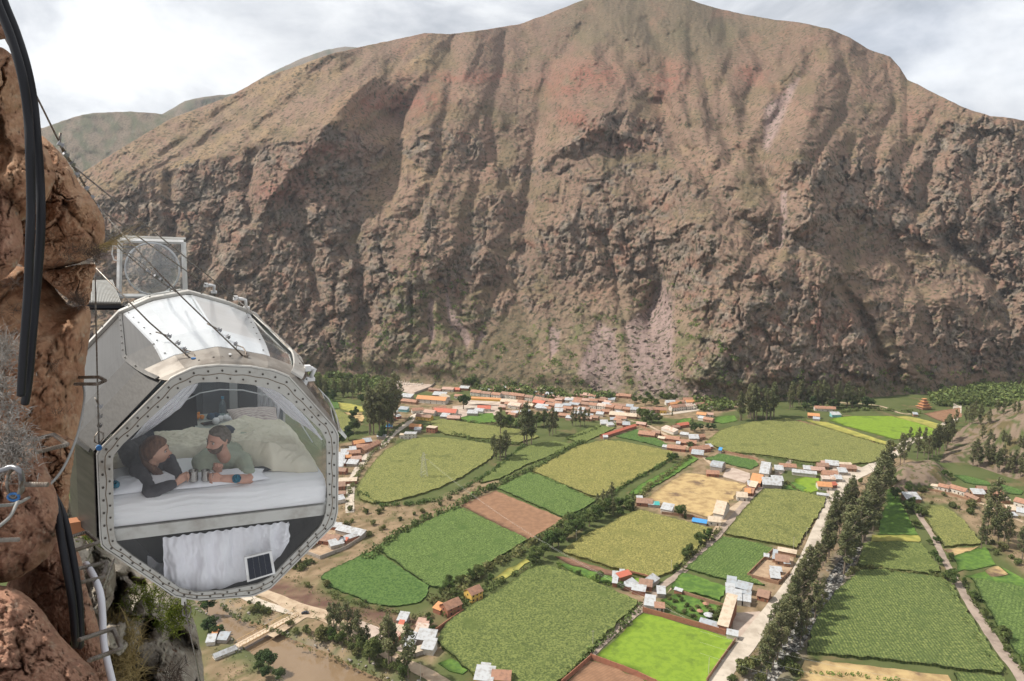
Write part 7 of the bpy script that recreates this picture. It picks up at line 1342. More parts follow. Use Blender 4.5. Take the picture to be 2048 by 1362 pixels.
# front ring with its window opening
INN = [(226,912),(228,1060),(233,1085),(262,1108),(360,1176),(392,1184),(450,1180),(520,1166),(545,1150),(640,1052),(650,1030),(654,1000),(652,880),(640,858),(570,792),(545,778),(500,768),(440,763),(395,764),(365,776),(245,888)]
OUTP = [LC(u, v, 0) for u, v in [(196,905),(203,1072),(206,1090),(352,1189),(396,1196),(505,1188),(540,1172),(666,1046),(672,1020),(673,868),(664,852),(576,754),(545,742),(500,735),(440,732),(388,737),(344,757)]]
def resample3(P_, m, o=None):
    Q = np.array([tuple(p) for p in P_] + [tuple(P_[0])]); c = Q.mean(0)
    ang = np.unwrap(np.arctan2(Q[:-1, 2] + .05, Q[:-1, 0] - .06)); ex = np.concatenate([ang - 2*math.pi*np.sign(ang[-1]-ang[0]), ang, ang + 2*math.pi*np.sign(ang[-1]-ang[0])]); 
    X3, Z3 = np.tile(Q[:-1, 0], 3), np.tile(Q[:-1, 2], 3); od = np.argsort(ex); th = np.linspace(-math.pi, math.pi, m, endpoint=False)
    # intersection of rays with polygon edges for exactness
    out = []
    for t in th:
        dx, dz = math.cos(t), math.sin(t); best = None
        for a, b in zip(Q[:-1], Q[1:]):
            ax, az, bx, bz = a[0]-.06, a[2]+.05, b[0]-.06, b[2]+.05; den = dx*(bz-az) - dz*(bx-ax)
            if abs(den) < 1e-9: continue
            k = (ax*(bz-az) - az*(bx-ax)) / den; w = (ax*dz - az*dx) / den
            if k > 0 and -1e-6 <= w <= 1 + 1e-6: best = k if best is None else max(best, k)
        out.append((.06 + dx*best, -.05 + dz*best))
    return out
INP = [LC(u, v, 0) for u, v in INN]; MR = 160; oo, ii_ = resample3(OUTP, MR), resample3(INP, MR)
b = MB(); vs = []
for (x, z), (xi, zi) in zip(oo, ii_): vs += [(x, .012, z), (x, -.012, z), (xi, -.012, zi), (xi, .012, zi)]
fs = []
for i in range(MR):
    j = (i + 1) % MR
    for a in range(4): fs.append((4*i+a, 4*i+(a+1) % 4, 4*j+(a+1) % 4, 4*j+a))
b.add(vs, fs).build('window_ring', RIMM, cap)
b = MB(); vs = []    # outer flange folded back
for (x, z) in oo: vs += [(x * 1.004, .03, z * 1.004), (x * 1.004, -.016, z * 1.004)]
b.add(vs + [(x * 1.012, y, z * 1.012) for x, y, z in vs], [(2*i, 2*((i+1) % MR), 2*((i+1) % MR)+1, 2*i+1) for i in range(MR)] + [(2*MR+2*i+1, 2*MR+2*((i+1) % MR)+1, 2*MR+2*((i+1) % MR), 2*MR+2*i) for i in range(MR)] + [(2*i+1, 2*((i+1) % MR)+1, 2*MR+2*((i+1) % MR)+1, 2*MR+2*i+1) for i in range(MR)]).build('flange', ALU, cap)
MB().tube([(xo * .52 + xi * .48 + .004 * math.sin(i * .9), -.0135, zo * .52 + zi * .48 + .004 * math.cos(i * 1.3)) for i, ((xo, zo), (xi, zi)) in enumerate(zip(oo, ii_))], .0032, 4, closed=True).build('sealant', SEAL, cap)
MB().add([(x, .004, z) for x, z in ii_] , [tuple(range(MR))]).build('window_pane', PANE, cap)
def ringpts(k, n, ph=0):
    pts = [Vector((a[0] * k + b_[0] * (1 - k), -.012, a[1] * k + b_[1] * (1 - k))) for a, b_ in zip(oo, ii_)]; seg = [(pts[(i+1) % MR] - pts[i]).length for i in range(MR)]; tot = sum(seg); out = []
    for q in range(n):
        d = (q + ph) / n * tot; i = 0
        while d > seg[i % MR]: d -= seg[i % MR]; i += 1
        out.append(pts[i % MR].lerp(pts[(i+1) % MR], d / seg[i % MR]))
    return out
for p in ringpts(.74, 58): bolt(p, (0, -1, 0), 1.0)
for p in ringpts(.26, 58, .5): bolt(p, (0, -1, 0), .9)
for s in (2.9, 3.95):
    P_ = dense([sec(s, 1, .04)[k] for k in (6, 7, 8, 9, 10, 11, 0)], 3)
    for p in P_[::2]: bolt(p, p - Vector((.05, s, -.05)), 1.0)
for s in np.linspace(.4, 2.7, 9):
    q = Vector(sec(s, 1, .02)[7]); bolt(q, (.6, 0, .8), .9); q = Vector(sec(s, 1, .02)[11]); bolt(q, (-.5, 0, .8), .9)
for u, v in ((413,722),(427,715),(444,714),(460,712),(398,721)): q = LC(u, v, .12); bolt((q.x, q.y - .01, q.z), (0, -.6, 1), 1.0)
WB = MB().tube([(0, 0, 0), (0, 0, .004)], .012, 10).build('hole_plug', WHITEP); wbm = WB.data; bpy.data.objects.remove(WB)
for u, v in ((401,720),(442,711),(460,710)): q = LC(u, v, .16); bolt((q.x, q.y, q.z + .006), (0, -.5, 1), 1.0, wbm, 'hole_plug')
# bed platform beam and the little solar panel
def shr(p): return (p[0], p[1], p[2] - .033 * p[0])
def sbox(b, x0, x1, s0, s1, z0, z1): return b.add([shr(p) for p in ((x0,s0,z0),(x1,s0,z0),(x1,s1,z0),(x0,s1,z0),(x0,s0,z1),(x1,s0,z1),(x1,s1,z1),(x0,s1,z1))], [(0,3,2,1),(4,5,6,7),(0,1,5,4),(1,2,6,5),(2,3,7,6),(3,0,4,7)])
sbox(MB(), -.80, .955, .03, 2.3, -.445, -.345).build('bed_platform', ALU, cap)
sp = bpy.data.objects.new('solar_panel', None); link(sp, cap); q0, q1, q2, q3 = LC(486,1108,.02), LC(540,1095,.02), LC(548,1140,.02), LC(492,1157,.02)
ax, az = (q1 - q0), (q3 - q0); b = MB()
def quadbox(a, b_, c, d, t0, t1): return [Vector((p.x, t0, p.z)) for p in (a, b_, c, d)] + [Vector((p.x, t1, p.z)) for p in (a, b_, c, d)]
QF = [(0,1,2,3),(7,6,5,4),(0,4,5,1),(1,5,6,2),(2,6,7,3),(3,7,4,0)]
MB().add(quadbox(q0, q1, q2, q3, -.022, -.045), QF).build('frame', WHITEP, sp)
CELL = mat('solar cell', (.010, .014, .026), .25, spec=.5)
def bil(u, v): return q0.lerp(q1, u).lerp(q3.lerp(q2, u), v)
for i in range(4):
    for j in range(9):
        u0, u1, v0, v1 = .09 + .82 * i / 4, .09 + .82 * (i + .965) / 4, .07 + .86 * j / 9, .07 + .86 * (j + .95) / 9
        MB().add(quadbox(bil(u0, v0), bil(u1, v0), bil(u1, v1), bil(u0, v1), -.045, -.048), QF).build('cell', CELL, sp)
# open hatch window standing at the back
hq = [LC(u, v, 4.25) for u, v in ((240,480),(367,484),(371,592),(238,592))]; ht = bpy.data.objects.new('hatch', None); link(ht, cap)
def bar(a, b_, r, m, nm, par, n=4): return MB().tube([a, b_], r, n).build(nm, m, par)
for a, b_ in zip(hq, hq[1:] + hq[:1]):
    bar(a, b_, .030, WHITEP, 'frame', ht)
bar(hq[0] + Vector((.03, .05, .035)), hq[1] + Vector((.03, .05, .035)), .022, ALU, 'frame', ht)
MB().add(hq, [(0, 1, 2, 3)]).build('pane', POLY, ht)
hc = sum((Vector(p) for p in hq), Vector()) / 4; hw, hh_ = (hq[1] - hq[0]).length * .43, (hq[3] - hq[0]).length * .47
vs = []; nn = 40; kk = 9
for i in range(kk):
    a = i / (kk - 1) * math.pi / 2
    for j in range(nn): t = 2 * math.pi * j / nn; vs.append(hc + Vector((hw * math.cos(t) * math.cos(a), -.02 - .20 * math.sin(a), hh_ * math.sin(t) * math.cos(a))))
MB().add(vs, [(i*nn+j, i*nn+(j+1) % nn, (i+1)*nn+(j+1) % nn, (i+1)*nn+j) for i in range(kk-1) for j in range(nn)]).build('dome', clear('dome plastic', (.93, .94, .95), 1.2, .05), ht, smooth=True)
MB().tube([hc + Vector((hw * math.cos(t), -.03, hh_ * math.sin(t))) for t in np.linspace(0, 2*math.pi, 40, endpoint=False)], .012, 6, closed=True).build('dome_rim', mat('milky rim', (.55, .56, .57), .4), ht)
hp_ = [LC(u, v, 4.2) for u, v in ((238,495),(226,491),(224,508),(228,520),(238,522))]; MB().tube(hp_, .009, 6).build('handle', WHITEP, ht)
# white side flap at the right
fq = [LC(628,796,.5), LC(694,872,.25), LC(690,879,.25), LC(624,806,.5)]
MB().add([LC(634,800,.55), LC(691,878,.30), LC(672,858,.15), LC(640,815,.35), LC(636,796,.56), LC(694,873,.31), LC(675,853,.16), LC(642,811,.36)], [(0,1,2,3),(7,6,5,4),(0,4,5,1),(1,5,6,2),(2,6,7,3),(3,7,4,0)]).build('side_flap', WHITEP, cap)
# hanging eyes on the longeron
EYE = mat('white galvanised', (.66, .65, .64), .35, .2)
def eye(u, v, s, lx, ly):
    p = LC(u, v, s); e = LC(u + lx, v + ly, s); m_ = (p + e) / 2 + Vector((.05, 0, .04)); o = MB().tube([p, p.lerp(m_, .6), m_, e], [.018, .022, .02, .016], 8).build('hanging_eye', EYE, cap, smooth=True); MB().box(p, (.05, .05, .05)).box(e, (.07, .05, .03)).build('eye_foot', EYE, cap); return p
eA, eB, eC = eye(471, 596, 2.95, 22, 20), eye(412, 570, 3.9, 16, 14), eye(615, 736, .35, 6, 22)
for nm, u, v, s, m_ in (('anchor_bolt', 387, 723, .16, BLUE), ('anchor_bolt', 492, 717, .16, REB)): p = LC(u, v, s); MB().tube([p - Vector((0, 0, .03)), p + Vector((0, 0, .03))], .019, 10).build(nm, m_, cap)
p = LC(198, 893, -.01); MB().tube([p + Vector((0, -.01, 0)), p + Vector((0, -.04, 0))], .02, 10).build('anchor_bolt', BLUE, cap)
p = LC(368, 1199, 0); MB().tube([p + Vector((0, 0, .03)), p - Vector((0, 0, .04))], .022, 10).build('anchor_bolt', ALU, cap)
# black and white laced rope along the lower left seam
a_, c_ = LC(158, 850, .9), LC(197, 893, .02); 
for k in range(17):
    q = a_.lerp(c_, k / 16); MB().tube([q + Vector((-.012, 0, -.012)), q + Vector((.012, 0, .014))], .013, 6).build('lacing', HOSE if k % 2 else WHITEP, cap)
# entrance platform at the cliff side
pf = empty('platform', (0, 0, 0), 0, 'small ribbed metal platform between the rock and the hatch', 'platform'); p4 = [W(176,563,8.9), W(226,562,9.2), W(243,607,7.9), W(172,606,7.7)]
b = MB(); up_ = Vector((0, 0, .05)); 
for k in range(22):
    t0, t1 = k / 22, (k + .62) / 22; a, b2, c, d_ = p4[0].lerp(p4[1], t0), p4[0].lerp(p4[1], t1), p4[3].lerp(p4[2], t1), p4[3].lerp(p4[2], t0); MB().add([a, b2, c, d_] + [q + Vector((0, 0, .018)) for q in (a, b2, c, d_)], [(3,2,1,0),(4,5,6,7),(0,1,5,4),(1,2,6,5),(2,3,7,6),(3,0,4,7)]).build('slat', RIMM, pf)
MB().add([q - up_ for q in p4] + [q - Vector((0, 0, .002)) for q in p4], [(3,2,1,0),(4,5,6,7),(0,1,5,4),(1,2,6,5),(2,3,7,6),(3,0,4,7)]).build('base', DPLATE, pf)
dn = [p4[3], p4[2], W(272,616,7.9), W(175,618,7.7)]; MB().tube([p4[3] - up_, p4[2] - up_, W(270,618,8.0)], .03, 6).build('edge_beam', HOSE, pf)

# ---- ropes that hold it
def capw(u, v, s): return MC @ LC(u, v, s)
RP = .0062
def rope(pts, label, r=RP, group='steel ropes holding the capsule'): return tag(MB().tube(pts, r, 7).build('steel_rope', STEEL, smooth=True), label, 'rope', group)
K1, K2, K3 = W(119, 285, 4.6), W(147, 333, 4.9), W(195, 415, 5.3); TOP = W(6, 68, 4.2)
rope([TOP, W(62, 170, 4.4), K1, K2], 'steel rope coming down behind the hoses to the first clamps'); rope([W(121, 266, 4.6), K1, W(131, 312, 4.75), K2, W(164, 362, 5.0), K3], 'doubled clamped steel rope along the boulder edge', .0085)
EA, EB, EC = MC @ eA, MC @ eB, MC @ eC
rope([K2, EA], 'steel rope running to the middle white eye on the roof'); rope([EA + (EC - EA) * .03, EA.lerp(EC, .5) + Vector((.02, 0, .02)), EC], 'steel rope along the right roof edge'); rope([K3, EB], 'steel rope running to the farther white eye')
E5 = capw(490, 716, .17); rope([K3, K3.lerp(E5, .55) + Vector((0, 0, -.03)), E5], 'steel rope to the right anchor bolt above the window')
E6 = capw(358, 588, 2.9); rope([W(200, 448, 5.6), W(242, 500, 7.0), W(297, 546, 8.0), E6], 'steel rope with many clamps over the hatch')
E7 = capw(386, 721, .17); A7 = W(189, 533, 5.4); rope([A7, A7.lerp(E7, .55) + Vector((0, 0, -.03)), E7], 'steel rope to the blue anchor bolt above the window')
E8 = capw(198, 888, -.02); rope([W(190, 525, 4.9), W(191, 600, 4.95), E8], 'upright steel rope ending at the blue bolt left of the window', .0055)
E9 = capw(369, 1203, -.01); rope([E9, W(374, 1238, 5.5), W(390, 1310, 5.9), W(412, 1420, 6.8)], 'thin dark rope hanging from the bottom bolt', .006); q = W(374, 1236, 5.5)
rope([W(228, 1118, 5.9), W(214, 1160, 6.2), W(200, 1195, 6.6)], 'short dark rope under the lower left edge', .008); rope([W(188, 1085, 6), W(176, 1120, 6.3)], 'second short dark rope under the lower left edge', .008)
rope([W(205, 452, 5.4), W(250, 500, 5.9), W(305, 545, 6.9)], 'thin steel rope crossing the hatch window', .005)
clamp_b = MB().box((0, 0, 0), (.030, .016, .018)).tube([(-.011, 0, -.014), (-.011, 0, .018)], .0035, 5).tube([(.011, 0, -.014), (.011, 0, .018)], .0035, 5).build('clamp', ZINC); cme = clamp_b.data; bpy.data.objects.remove(clamp_b)
def clamps(pts, label, sc=1.2):
    for i, p in enumerate(pts): o = bpy.data.objects.new('rope_clamp', cme); COL.objects.link(o); o.location = p; o.rotation_euler = (.3 * i, .5, .9 + .4 * i); o.scale = (sc,) * 3; tag(o, '%s zinc rope clamp %s' % (['uppermost', 'second from the top', 'third from the top', 'fourth from the top', 'fifth from the top', 'sixth from the top', 'lowest'][i if i < len(pts) - 1 else 6], label), 'clamp', 'wire rope clamps')
clamps([W(121, 289, 4.58), W(132, 309, 4.68), W(145, 328, 4.8), W(154, 350, 4.9), W(173, 377, 5.0), W(183, 395, 5.1), W(193, 413, 5.2)], 'on the doubled rope beside the boulder')
clamps([W(338, 672, 5.75), W(356, 686, 5.65), W(369, 699, 5.58)], 'on the rope to the blue anchor bolt'); clamps([W(439, 660, 6.0), W(456, 674, 5.9), W(471, 688, 5.85)], 'on the rope to the right anchor bolt')
clamps([W(199, 812, 5.08), W(199, 832, 5.1), W(199, 851, 5.12)], 'on the upright rope'); clamps([W(297, 542, 7.9), W(312, 553, 8.1), W(322, 560, 8.2), W(337, 571, 8.4)], 'on the rope over the hatch', 1.7)
for (a, b2, lab) in ((W(372, 700, 5.55), E7, 'rope eye loop above the blue anchor bolt'), (W(474, 690, 5.8), E5, 'rope eye loop above the right anchor bolt'), (W(198, 862, 5.12), E8, 'rope eye loop above the blue bolt left of the window'), (W(372, 1210, 5.5), W(375, 1234, 5.5), 'dark rope eye loop under the bottom bolt')):
    m_ = (a + b2) / 2; d_ = (b2 - a); w_ = Vector((.028, .01, .01)); tag(MB().tube([a, a.lerp(b2, .3) + w_, a.lerp(b2, .7) + w_, b2, a.lerp(b2, .7) - w_, a.lerp(b2, .3) - w_], .006, 6, closed=True).build('rope_loop', STEEL, smooth=True), lab, 'rope')
for (a, d_, lab) in ((W(338, 672, 5.75), W(312, 664, 5.8), 'loose rope tail above the blue anchor bolt'), (W(439, 660, 6.0), W(414, 647, 6.0), 'loose rope tail above the right anchor bolt'), (W(198, 810, 5.1), W(190, 795, 5.1), 'loose rope tail on the upright rope')): rope([a, d_], lab, .006, None)
# ================================================================ INSIDE THE CAPSULE
def fabric(name, c, c2, ns=3.0, bump=.25, bscale=9, bd=.02, sub=0.0, stretch=None):
    m = mat(name, c, .92, col2=c2, nscale=ns, ndet=5, mixr=(.35, .7), bump=bump, bscale=bscale, bdist=bd, spec=.1, stretch=stretch); return m
SHEET = fabric('white cotton', (.86, .85, .86), (.82, .81, .82), 2, .2, 7, .015); PILLOWC = fabric('white pillow cotton', (.82, .82, .85), (.76, .76, .80), 3, .3, 14, .012)
CREAM = fabric('cream duvet', (.76, .71, .58), (.68, .63, .50), 2.5, .35, 10, .02); CURT = fabric('white curtain', (.88, .87, .90), (.84, .82, .86), 2, .2, 16, .01); CUSH = fabric('striped cushion', (.46, .37, .35), (.42, .33, .32), 20, .2, 30, .006)
def grid_obj(name, f, nu, nv, m, parent=None, thick=0.0, smooth=True, cols=None):
    U, V = np.meshgrid(np.linspace(0, 1, nu), np.linspace(0, 1, nv)); X, Y, Z = f(U, V); P_ = np.stack([X, Y, Z], -1).reshape(-1, 3); fc = grid_faces(nv, nu)
    o = mesh_np(name, P_, fc, smooth, m, parent)
    if thick: sm = o.modifiers.new('solid', 'SOLIDIFY'); sm.thickness = thick
    return o
def pl(x, s, z): return x, s, z - .033 * x
ZB = -.095     # top of the mattress
# mattress: bulging front with creases drawn along it
mt = cap_root('mattress', 'thick white mattress in a creased fitted sheet at the capsule window', 'mattress')
def f_mat(U, V):
    # V: 0 bottom of the front .. .25 top edge .. 1 back of the top
    x = -.79 + 1.70 * U; t = V
    fr = np.clip(t / .3, 0, 1); tp = np.clip((t - .3) / .7, 0, 1)
    a = fr * math.pi / 2
    s = .065 + .05 * (1 - np.sin(a) ** .0) + 0 * t; s = np.where(t < .3, .055 + .035 * fr ** 6 - .022 * np.sin(fr * math.pi), .09 + 1.26 * tp ** 1.3)
    z = np.where(t < .3, -.335 + (ZB + .335) * (1 - (1 - fr) ** 1.15), ZB + .0 * tp)
    z = z - .02 * (np.clip(1 - tp * 14, 0, 1) * (t >= .3)) - .012 * (fr ** 8) * (t < .3)
    cr = ridged(x * .9 + 3, z * 22 + .9 * fbm(x * 2, z * 4, 2, 4), 3, 11) * (t < .3)
    s = s - .018 * cr * np.sin(fr * math.pi) ** .5; z = z + .010 * fbm(x * 3.5, s * 3.5, 3, 12) * (t > .3)
    return pl(x, s, z)
grid_obj('cover', f_mat, 150, 110, SHEET, mt)
sb = MB(); sbox(sb, -.79, .91, .10, 1.34, -.34, ZB - .03); sb.build('core', SHEET, mt)
# duvet with deep folds
dv = cap_root('duvet', 'rumpled cream duvet spread over the back of the bed', 'duvet')
def f_duv(U, V):
    x = -.78 + 1.66 * U; front = np.interp(x, [-.8, -.45, -.1, .2, .36, .5, .7, .9], [.62, .80, .80, .62, .46, .30, .22, .20]) + .03 * fbm(x * 6, x * 0, 2, 3)
    s = front + (1.36 - front) * V; edge = (np.clip(V * 9, 0, 1) * np.clip((1 - V) * 6, 0, 1)) ** .5
    hgt = np.interp(x, [-.8, -.3, .1, .4, .8], [.07, .06, .08, .20, .13]); side = np.clip((.90 - x) * 7, 0, 1) ** .5
    z = ZB + edge * side * (hgt + .055 * ridged(x * 1.3 + s * 1.6, s * 6.5 - x * 2.6, 3, 21) + .022 * ridged(x * 7 + s * 5, s * 9 - x * 2, 3, 22) + .03 * fbm(x * 1.5, s * 1.5, 2, 23)) + .004; return pl(x, s, z)
grid_obj('cloth', f_duv, 170, 170, CREAM, dv)
def f_und(U, V): x = .30 + .42 * U; s = .30 + .12 * V; return pl(x, s, ZB + .012 + .02 * np.sin(V * 3.1) + .008 * fbm(x * 9, s * 9, 2, 4))
o = cap_root('blanket', 'dark grey blanket edge showing under the cream duvet', 'blanket'); grid_obj('cloth', f_und, 40, 12, fabric('dark blanket', (.045, .05, .055), (.06, .06, .06)), o)
# pillows
def pillow(label, cx, cs, cz, hx, hs_, hz, rz, m, cat='pillow', group=None, seed=1, tiltx=0.0, name='pillow', flat=.62):
    root = cap_root(name, label, cat, group); n = 56
    def f(U, V, sg):
        a, b = U * 2 - 1, V * 2 - 1; h = ((1 - np.abs(a) ** 2.6) * (1 - np.abs(b) ** 2.6)).clip(0) ** .5; pin = 1 - .10 * (np.abs(a) * np.abs(b)) ** .5 * 0
        cor = 1 + .07 * (np.abs(a) * np.abs(b)) ** 2 - .07 * (1 - np.abs(a * b)) * (np.abs(a) ** 6 + np.abs(b) ** 6)
        wr = .20 * ridged(a * 2.6 + seed, b * 1.6, 3, seed) * (h ** .5) ; x, y, z = a * hx * cor, b * hs_ * cor, sg * hz * h * (1 + wr) - (0 if sg > 0 else 0) * h
        ct, st = math.cos(tiltx), math.sin(tiltx); y, z = y * ct - z * st, y * st + z * ct
        c_, s_ = math.cos(rz), math.sin(rz); return pl(cx + x * c_ - y * s_, cs + x * s_ + y * c_, cz + z)
    U, V = np.meshgrid(np.linspace(0, 1, n), np.linspace(0, 1, n)); T1 = np.stack(f(U, V, 1), -1).reshape(-1, 3); T2 = np.stack(f(U, V, -flat), -1).reshape(-1, 3)
    fc = grid_faces(n, n); mesh_np('filling', np.concatenate([T1, T2]), np.concatenate([fc, fc[:, ::-1] + n * n]), True, m, root); return root
pillow('white pillow under the woman, dented by her elbows', -.485, .25, ZB + .022, .32, .145, .055, .12, PILLOWC, group='white pillows', seed=3)
pillow('long white pillow under the two steel mugs', .06, .19, ZB + .026, .36, .11, .055, .05, PILLOWC, group='white pillows', seed=8)
# striped cushion, with stripes built as bands
def stripes(m):
    N, Lk = m.node_tree.nodes, m.node_tree.links; tc = N.new('ShaderNodeTexCoord'); w = N.new('ShaderNodeTexWave'); w.bands_direction = 'Y'; w.inputs['Scale'].default_value = 9; Lk.new(tc.outputs['Object'], w.inputs[0]); b_ = N['Principled BSDF']; src = b_.inputs['Base Color'].links[0].from_socket
    mx = N.new('ShaderNodeMix'); mx.data_type = 'RGBA'; mx.inputs[7].default_value = (.62, .55, .50, 1); r = N.new('ShaderNodeMapRange'); r.inputs[1].default_value = .4; r.inputs[2].default_value = .6; Lk.new(w.outputs['Fac'], r.inputs[0]); Lk.new(r.outputs[0], mx.inputs[0]); Lk.new(src, mx.inputs[6]); Lk.new(mx.outputs[2], b_.inputs['Base Color'])
stripes(CUSH)
q = LC(512, 842, 1.45); pillow('striped pink and brown cushion at the head of the bed', q.x, 1.45, q.z + .033 * q.x, .235, .20, .085, .05, CUSH, 'cushion', seed=12, tiltx=.38)
RB = MB(); qa = LC(497, 866, 1.25)
def ball(b, c, r, n=8, mi=0):
    vs = []; 
    for i in range(n // 2 + 1):
        a = math.pi * i / (n // 2) - math.pi / 2
        for k in range(n): vs.append((c[0] + r * math.cos(a) * math.cos(2*math.pi*k/n), c[1] + r * math.cos(a) * math.sin(2*math.pi*k/n), c[2] + r * math.sin(a)))
    b.add(vs, [(i*n+k, i*n+(k+1) % n, (i+1)*n+(k+1) % n, (i+1)*n+k) for i in range(n // 2) for k in range(n)], mi); return b
TX = [fabric('red wool', (.55, .09, .05), (.5, .08, .05)), fabric('white wool', (.7, .66, .6), (.65, .6, .55)), fabric('blue wool', (.06, .12, .32), (.05, .1, .28)), fabric('orange wool', (.65, .22, .06), (.6, .2, .05))]
tex = cap_root('woven_throw', 'red, white and blue woven throw bunched beside the striped cushion', 'throw'); rg = random.Random(8)
for k in range(30):
    b = MB(); ball(b, (qa.x + rg.uniform(-.10, .20), 1.25 + rg.uniform(-.06, .06), qa.z + rg.uniform(-.015, .03)), rg.uniform(.016, .032)); b.build('pompom', TX[rg.choice([0, 0, 1, 2, 3, 3])], tex, smooth=True)
# bulkhead, ledge, pillar, doorway at the back of the cabin
bk = cap_root('partition', 'dark partition at the back of the cabin with a pale post and ledge', 'partition')
DARKI = mat('dark interior panel', (.060, .066, .078), .6, col2=(.045, .05, .06), nscale=2); MIDI = mat('grey interior panel', (.17, .185, .20), .5, col2=(.13, .14, .155), nscale=2)
P_ = [Vector(p) * 1 for p in sec(2.72, .985)]; MB().add([(p.x, 2.72, p.z) for p in P_] + [(p.x, 2.75, p.z) for p in P_], [tuple(range(12)), tuple(range(12, 24))[::-1]]).build('panel', MIDI, bk)
def pane_quad(name, uvs, s, m, par, t=.02): q = [LC(u, v, s) for u, v in uvs]; n = len(q); return MB().add([(p.x, s, p.z) for p in q] + [(p.x, s + t, p.z) for p in q], [tuple(range(n)), tuple(range(n, 2*n))[::-1]] + [(i, (i+1) % n, n+(i+1) % n, n+i) for i in range(n)][::-1]).build(name, m, par)
pane_quad('post', [(459,745),(474,745),(476,842),(460,842)], 2.5, mat('pale post', (.42, .42, .42), .4), bk, .05); pane_quad('door_panel', [(405,765),(432,765),(432,830),(405,830)], 2.6, MIDI, bk); pane_quad('door_panel', [(478,768),(520,768),(520,838),(478,838)], 2.6, DARKI, bk)
pane_quad('doorway', [(372,782),(392,790),(396,868),(284,868),(330,815)], 1.95, mat('doorway darkness', (.016, .017, .020), .9), bk)  # flat black sheet stands in for the darkness inside the opening
LEDG = mat('pale green ledge', (.44, .47, .42), .5, col2=(.38, .41, .37), nscale=3); l0, l1, l2, l3 = LC(378, 828, 2.35), LC(455, 826, 2.4), LC(440, 868, 1.75), LC(384, 842, 2.0)
a, b_, c, d_ = [Vector(p) for p in (LC(378,829,2.35), LC(458,826,2.45), LC(450,858,1.75), LC(398,866,1.70))]; dn_ = Vector((0, 0, -.28)); MB().add([a, b_, c, d_, a + dn_, b_ + dn_, c + dn_, d_ + dn_], [(3,2,1,0),(4,5,6,7),(0,1,5,4),(1,2,6,5),(2,3,7,6),(3,0,4,7)]).build('ledge', LEDG, bk)
def cap_obj(name, b, m, label, cat, group=None, smooth=True): o = b.build(name, m, smooth=smooth); o.matrix_world = MC.copy(); return tag(o, label, cat, group)
def lathe_mb(prof, c, n=20, axis=Vector((0, 0, 1))):
    vs = [(c[0] + r * math.cos(2*math.pi*k/n), c[1] + r * math.sin(2*math.pi*k/n), c[2] + z) for r, z in prof for k in range(n)]; return MB().add(vs, [(i*n+k, i*n+(k+1) % n, (i+1)*n+(k+1) % n, (i+1)*n+k) for i in range(len(prof)-1) for k in range(n)] + [tuple(range(n))[::-1]])
qb = LC(445, 836, 2.2); bt = cap_root('water_bottle', 'clear plastic water bottle on the ledge', 'bottle'); lathe_mb([(.036, 0), (.038, .02), (.036, .10), (.038, .14), (.034, .17), (.014, .21), (.014, .23)], qb).build('shell', clear('bottle plastic', (.80, .90, .94), 2, .12, (.5, .7, .8)), bt, smooth=True); lathe_mb([(.016, .225), (.016, .25), (.0, .252)], qb).build('cap', mat('blue cap', (.10, .30, .45), .4), bt)
qo = LC(394, 833, 2.15); b = MB(); ball(b, qo, .035); ball(b, (qo.x + .05, qo.y, qo.z - .01), .028); ball(b, (qo.x + .015, qo.y, qo.z + .035), .018); cap_obj('toy', b, mat('orange plastic', (.75, .25, .03), .5), 'small orange soft object on the left end of the ledge', 'toy')
qo = LC(422, 834, 2.2); b = MB(); ball(b, qo, .05); ball(b, (qo.x + .05, qo.y + .02, qo.z), .045); cap_obj('bag', b, mat('dark blue cloth', (.03, .07, .12), .9), 'dark blue bag beside the bottle on the ledge', 'bag')
qo = LC(418, 846, 2.0); cap_obj('phone', MB().box(qo, (.15, .08, .012), .3), mat('black glass', (.02, .02, .02), .2), 'black phone lying on the ledge', 'phone', smooth=False)
qo = LC(452, 856, 1.0); b = MB(); ball(b, (qo.x + .01, qo.y, qo.z - .06), .085, 14); o = cap_obj('knit_hat', b, mat('navy wool', (.045, .055, .08), .95, bump=.5, bscale=60, bdist=.004), 'navy knitted hat lying behind the bearded man', 'hat')
qo = LC(452, 835, 1.9); b = MB(); 
for k in range(5): ball(b, (qo.x + .05 * k - .1, qo.y + .02 * (k % 2), qo.z - .03 + .012 * (k % 3)), .04, 10)
cap_obj('towel', b, SHEET, 'crumpled white towel on the ledge behind the hat', 'towel')
# curtains gathered at both sides and the drape below the bed
def curtain(label, f, nu=90, nv=50, parent=None): root = cap_root('curtain', label, 'curtain', 'white curtains'); o = grid_obj('cloth', f, nu, nv, CURT, root); return root
def f_cl(U, V):   # left gathered curtain following the upper left edge of the window
    a = np.array([tuple(LC(u, v, .35)) for u, v in ((378,762),(345,790),(300,835),(262,880))]); b2 = np.array([tuple(LC(u, v, .55)) for u, v in ((398,768),(362,815),(325,842),(288,868))]); k = V * 3
    A = np.stack([np.interp(k, range(4), a[:, i]) for i in range(3)], -1); B = np.stack([np.interp(k, range(4), b2[:, i]) for i in range(3)], -1); P_ = A + (B - A) * U[..., None]; w = .016 * np.sin(U * 24 + 2 * fbm(U * 2, V * 3, 2, 3)); return P_[..., 0] + w * .4 + .01 * fbm(U * 3, V * 6, 2, 5), P_[..., 1] + w, P_[..., 2]
curtain('white curtain gathered along the upper left of the window', f_cl)
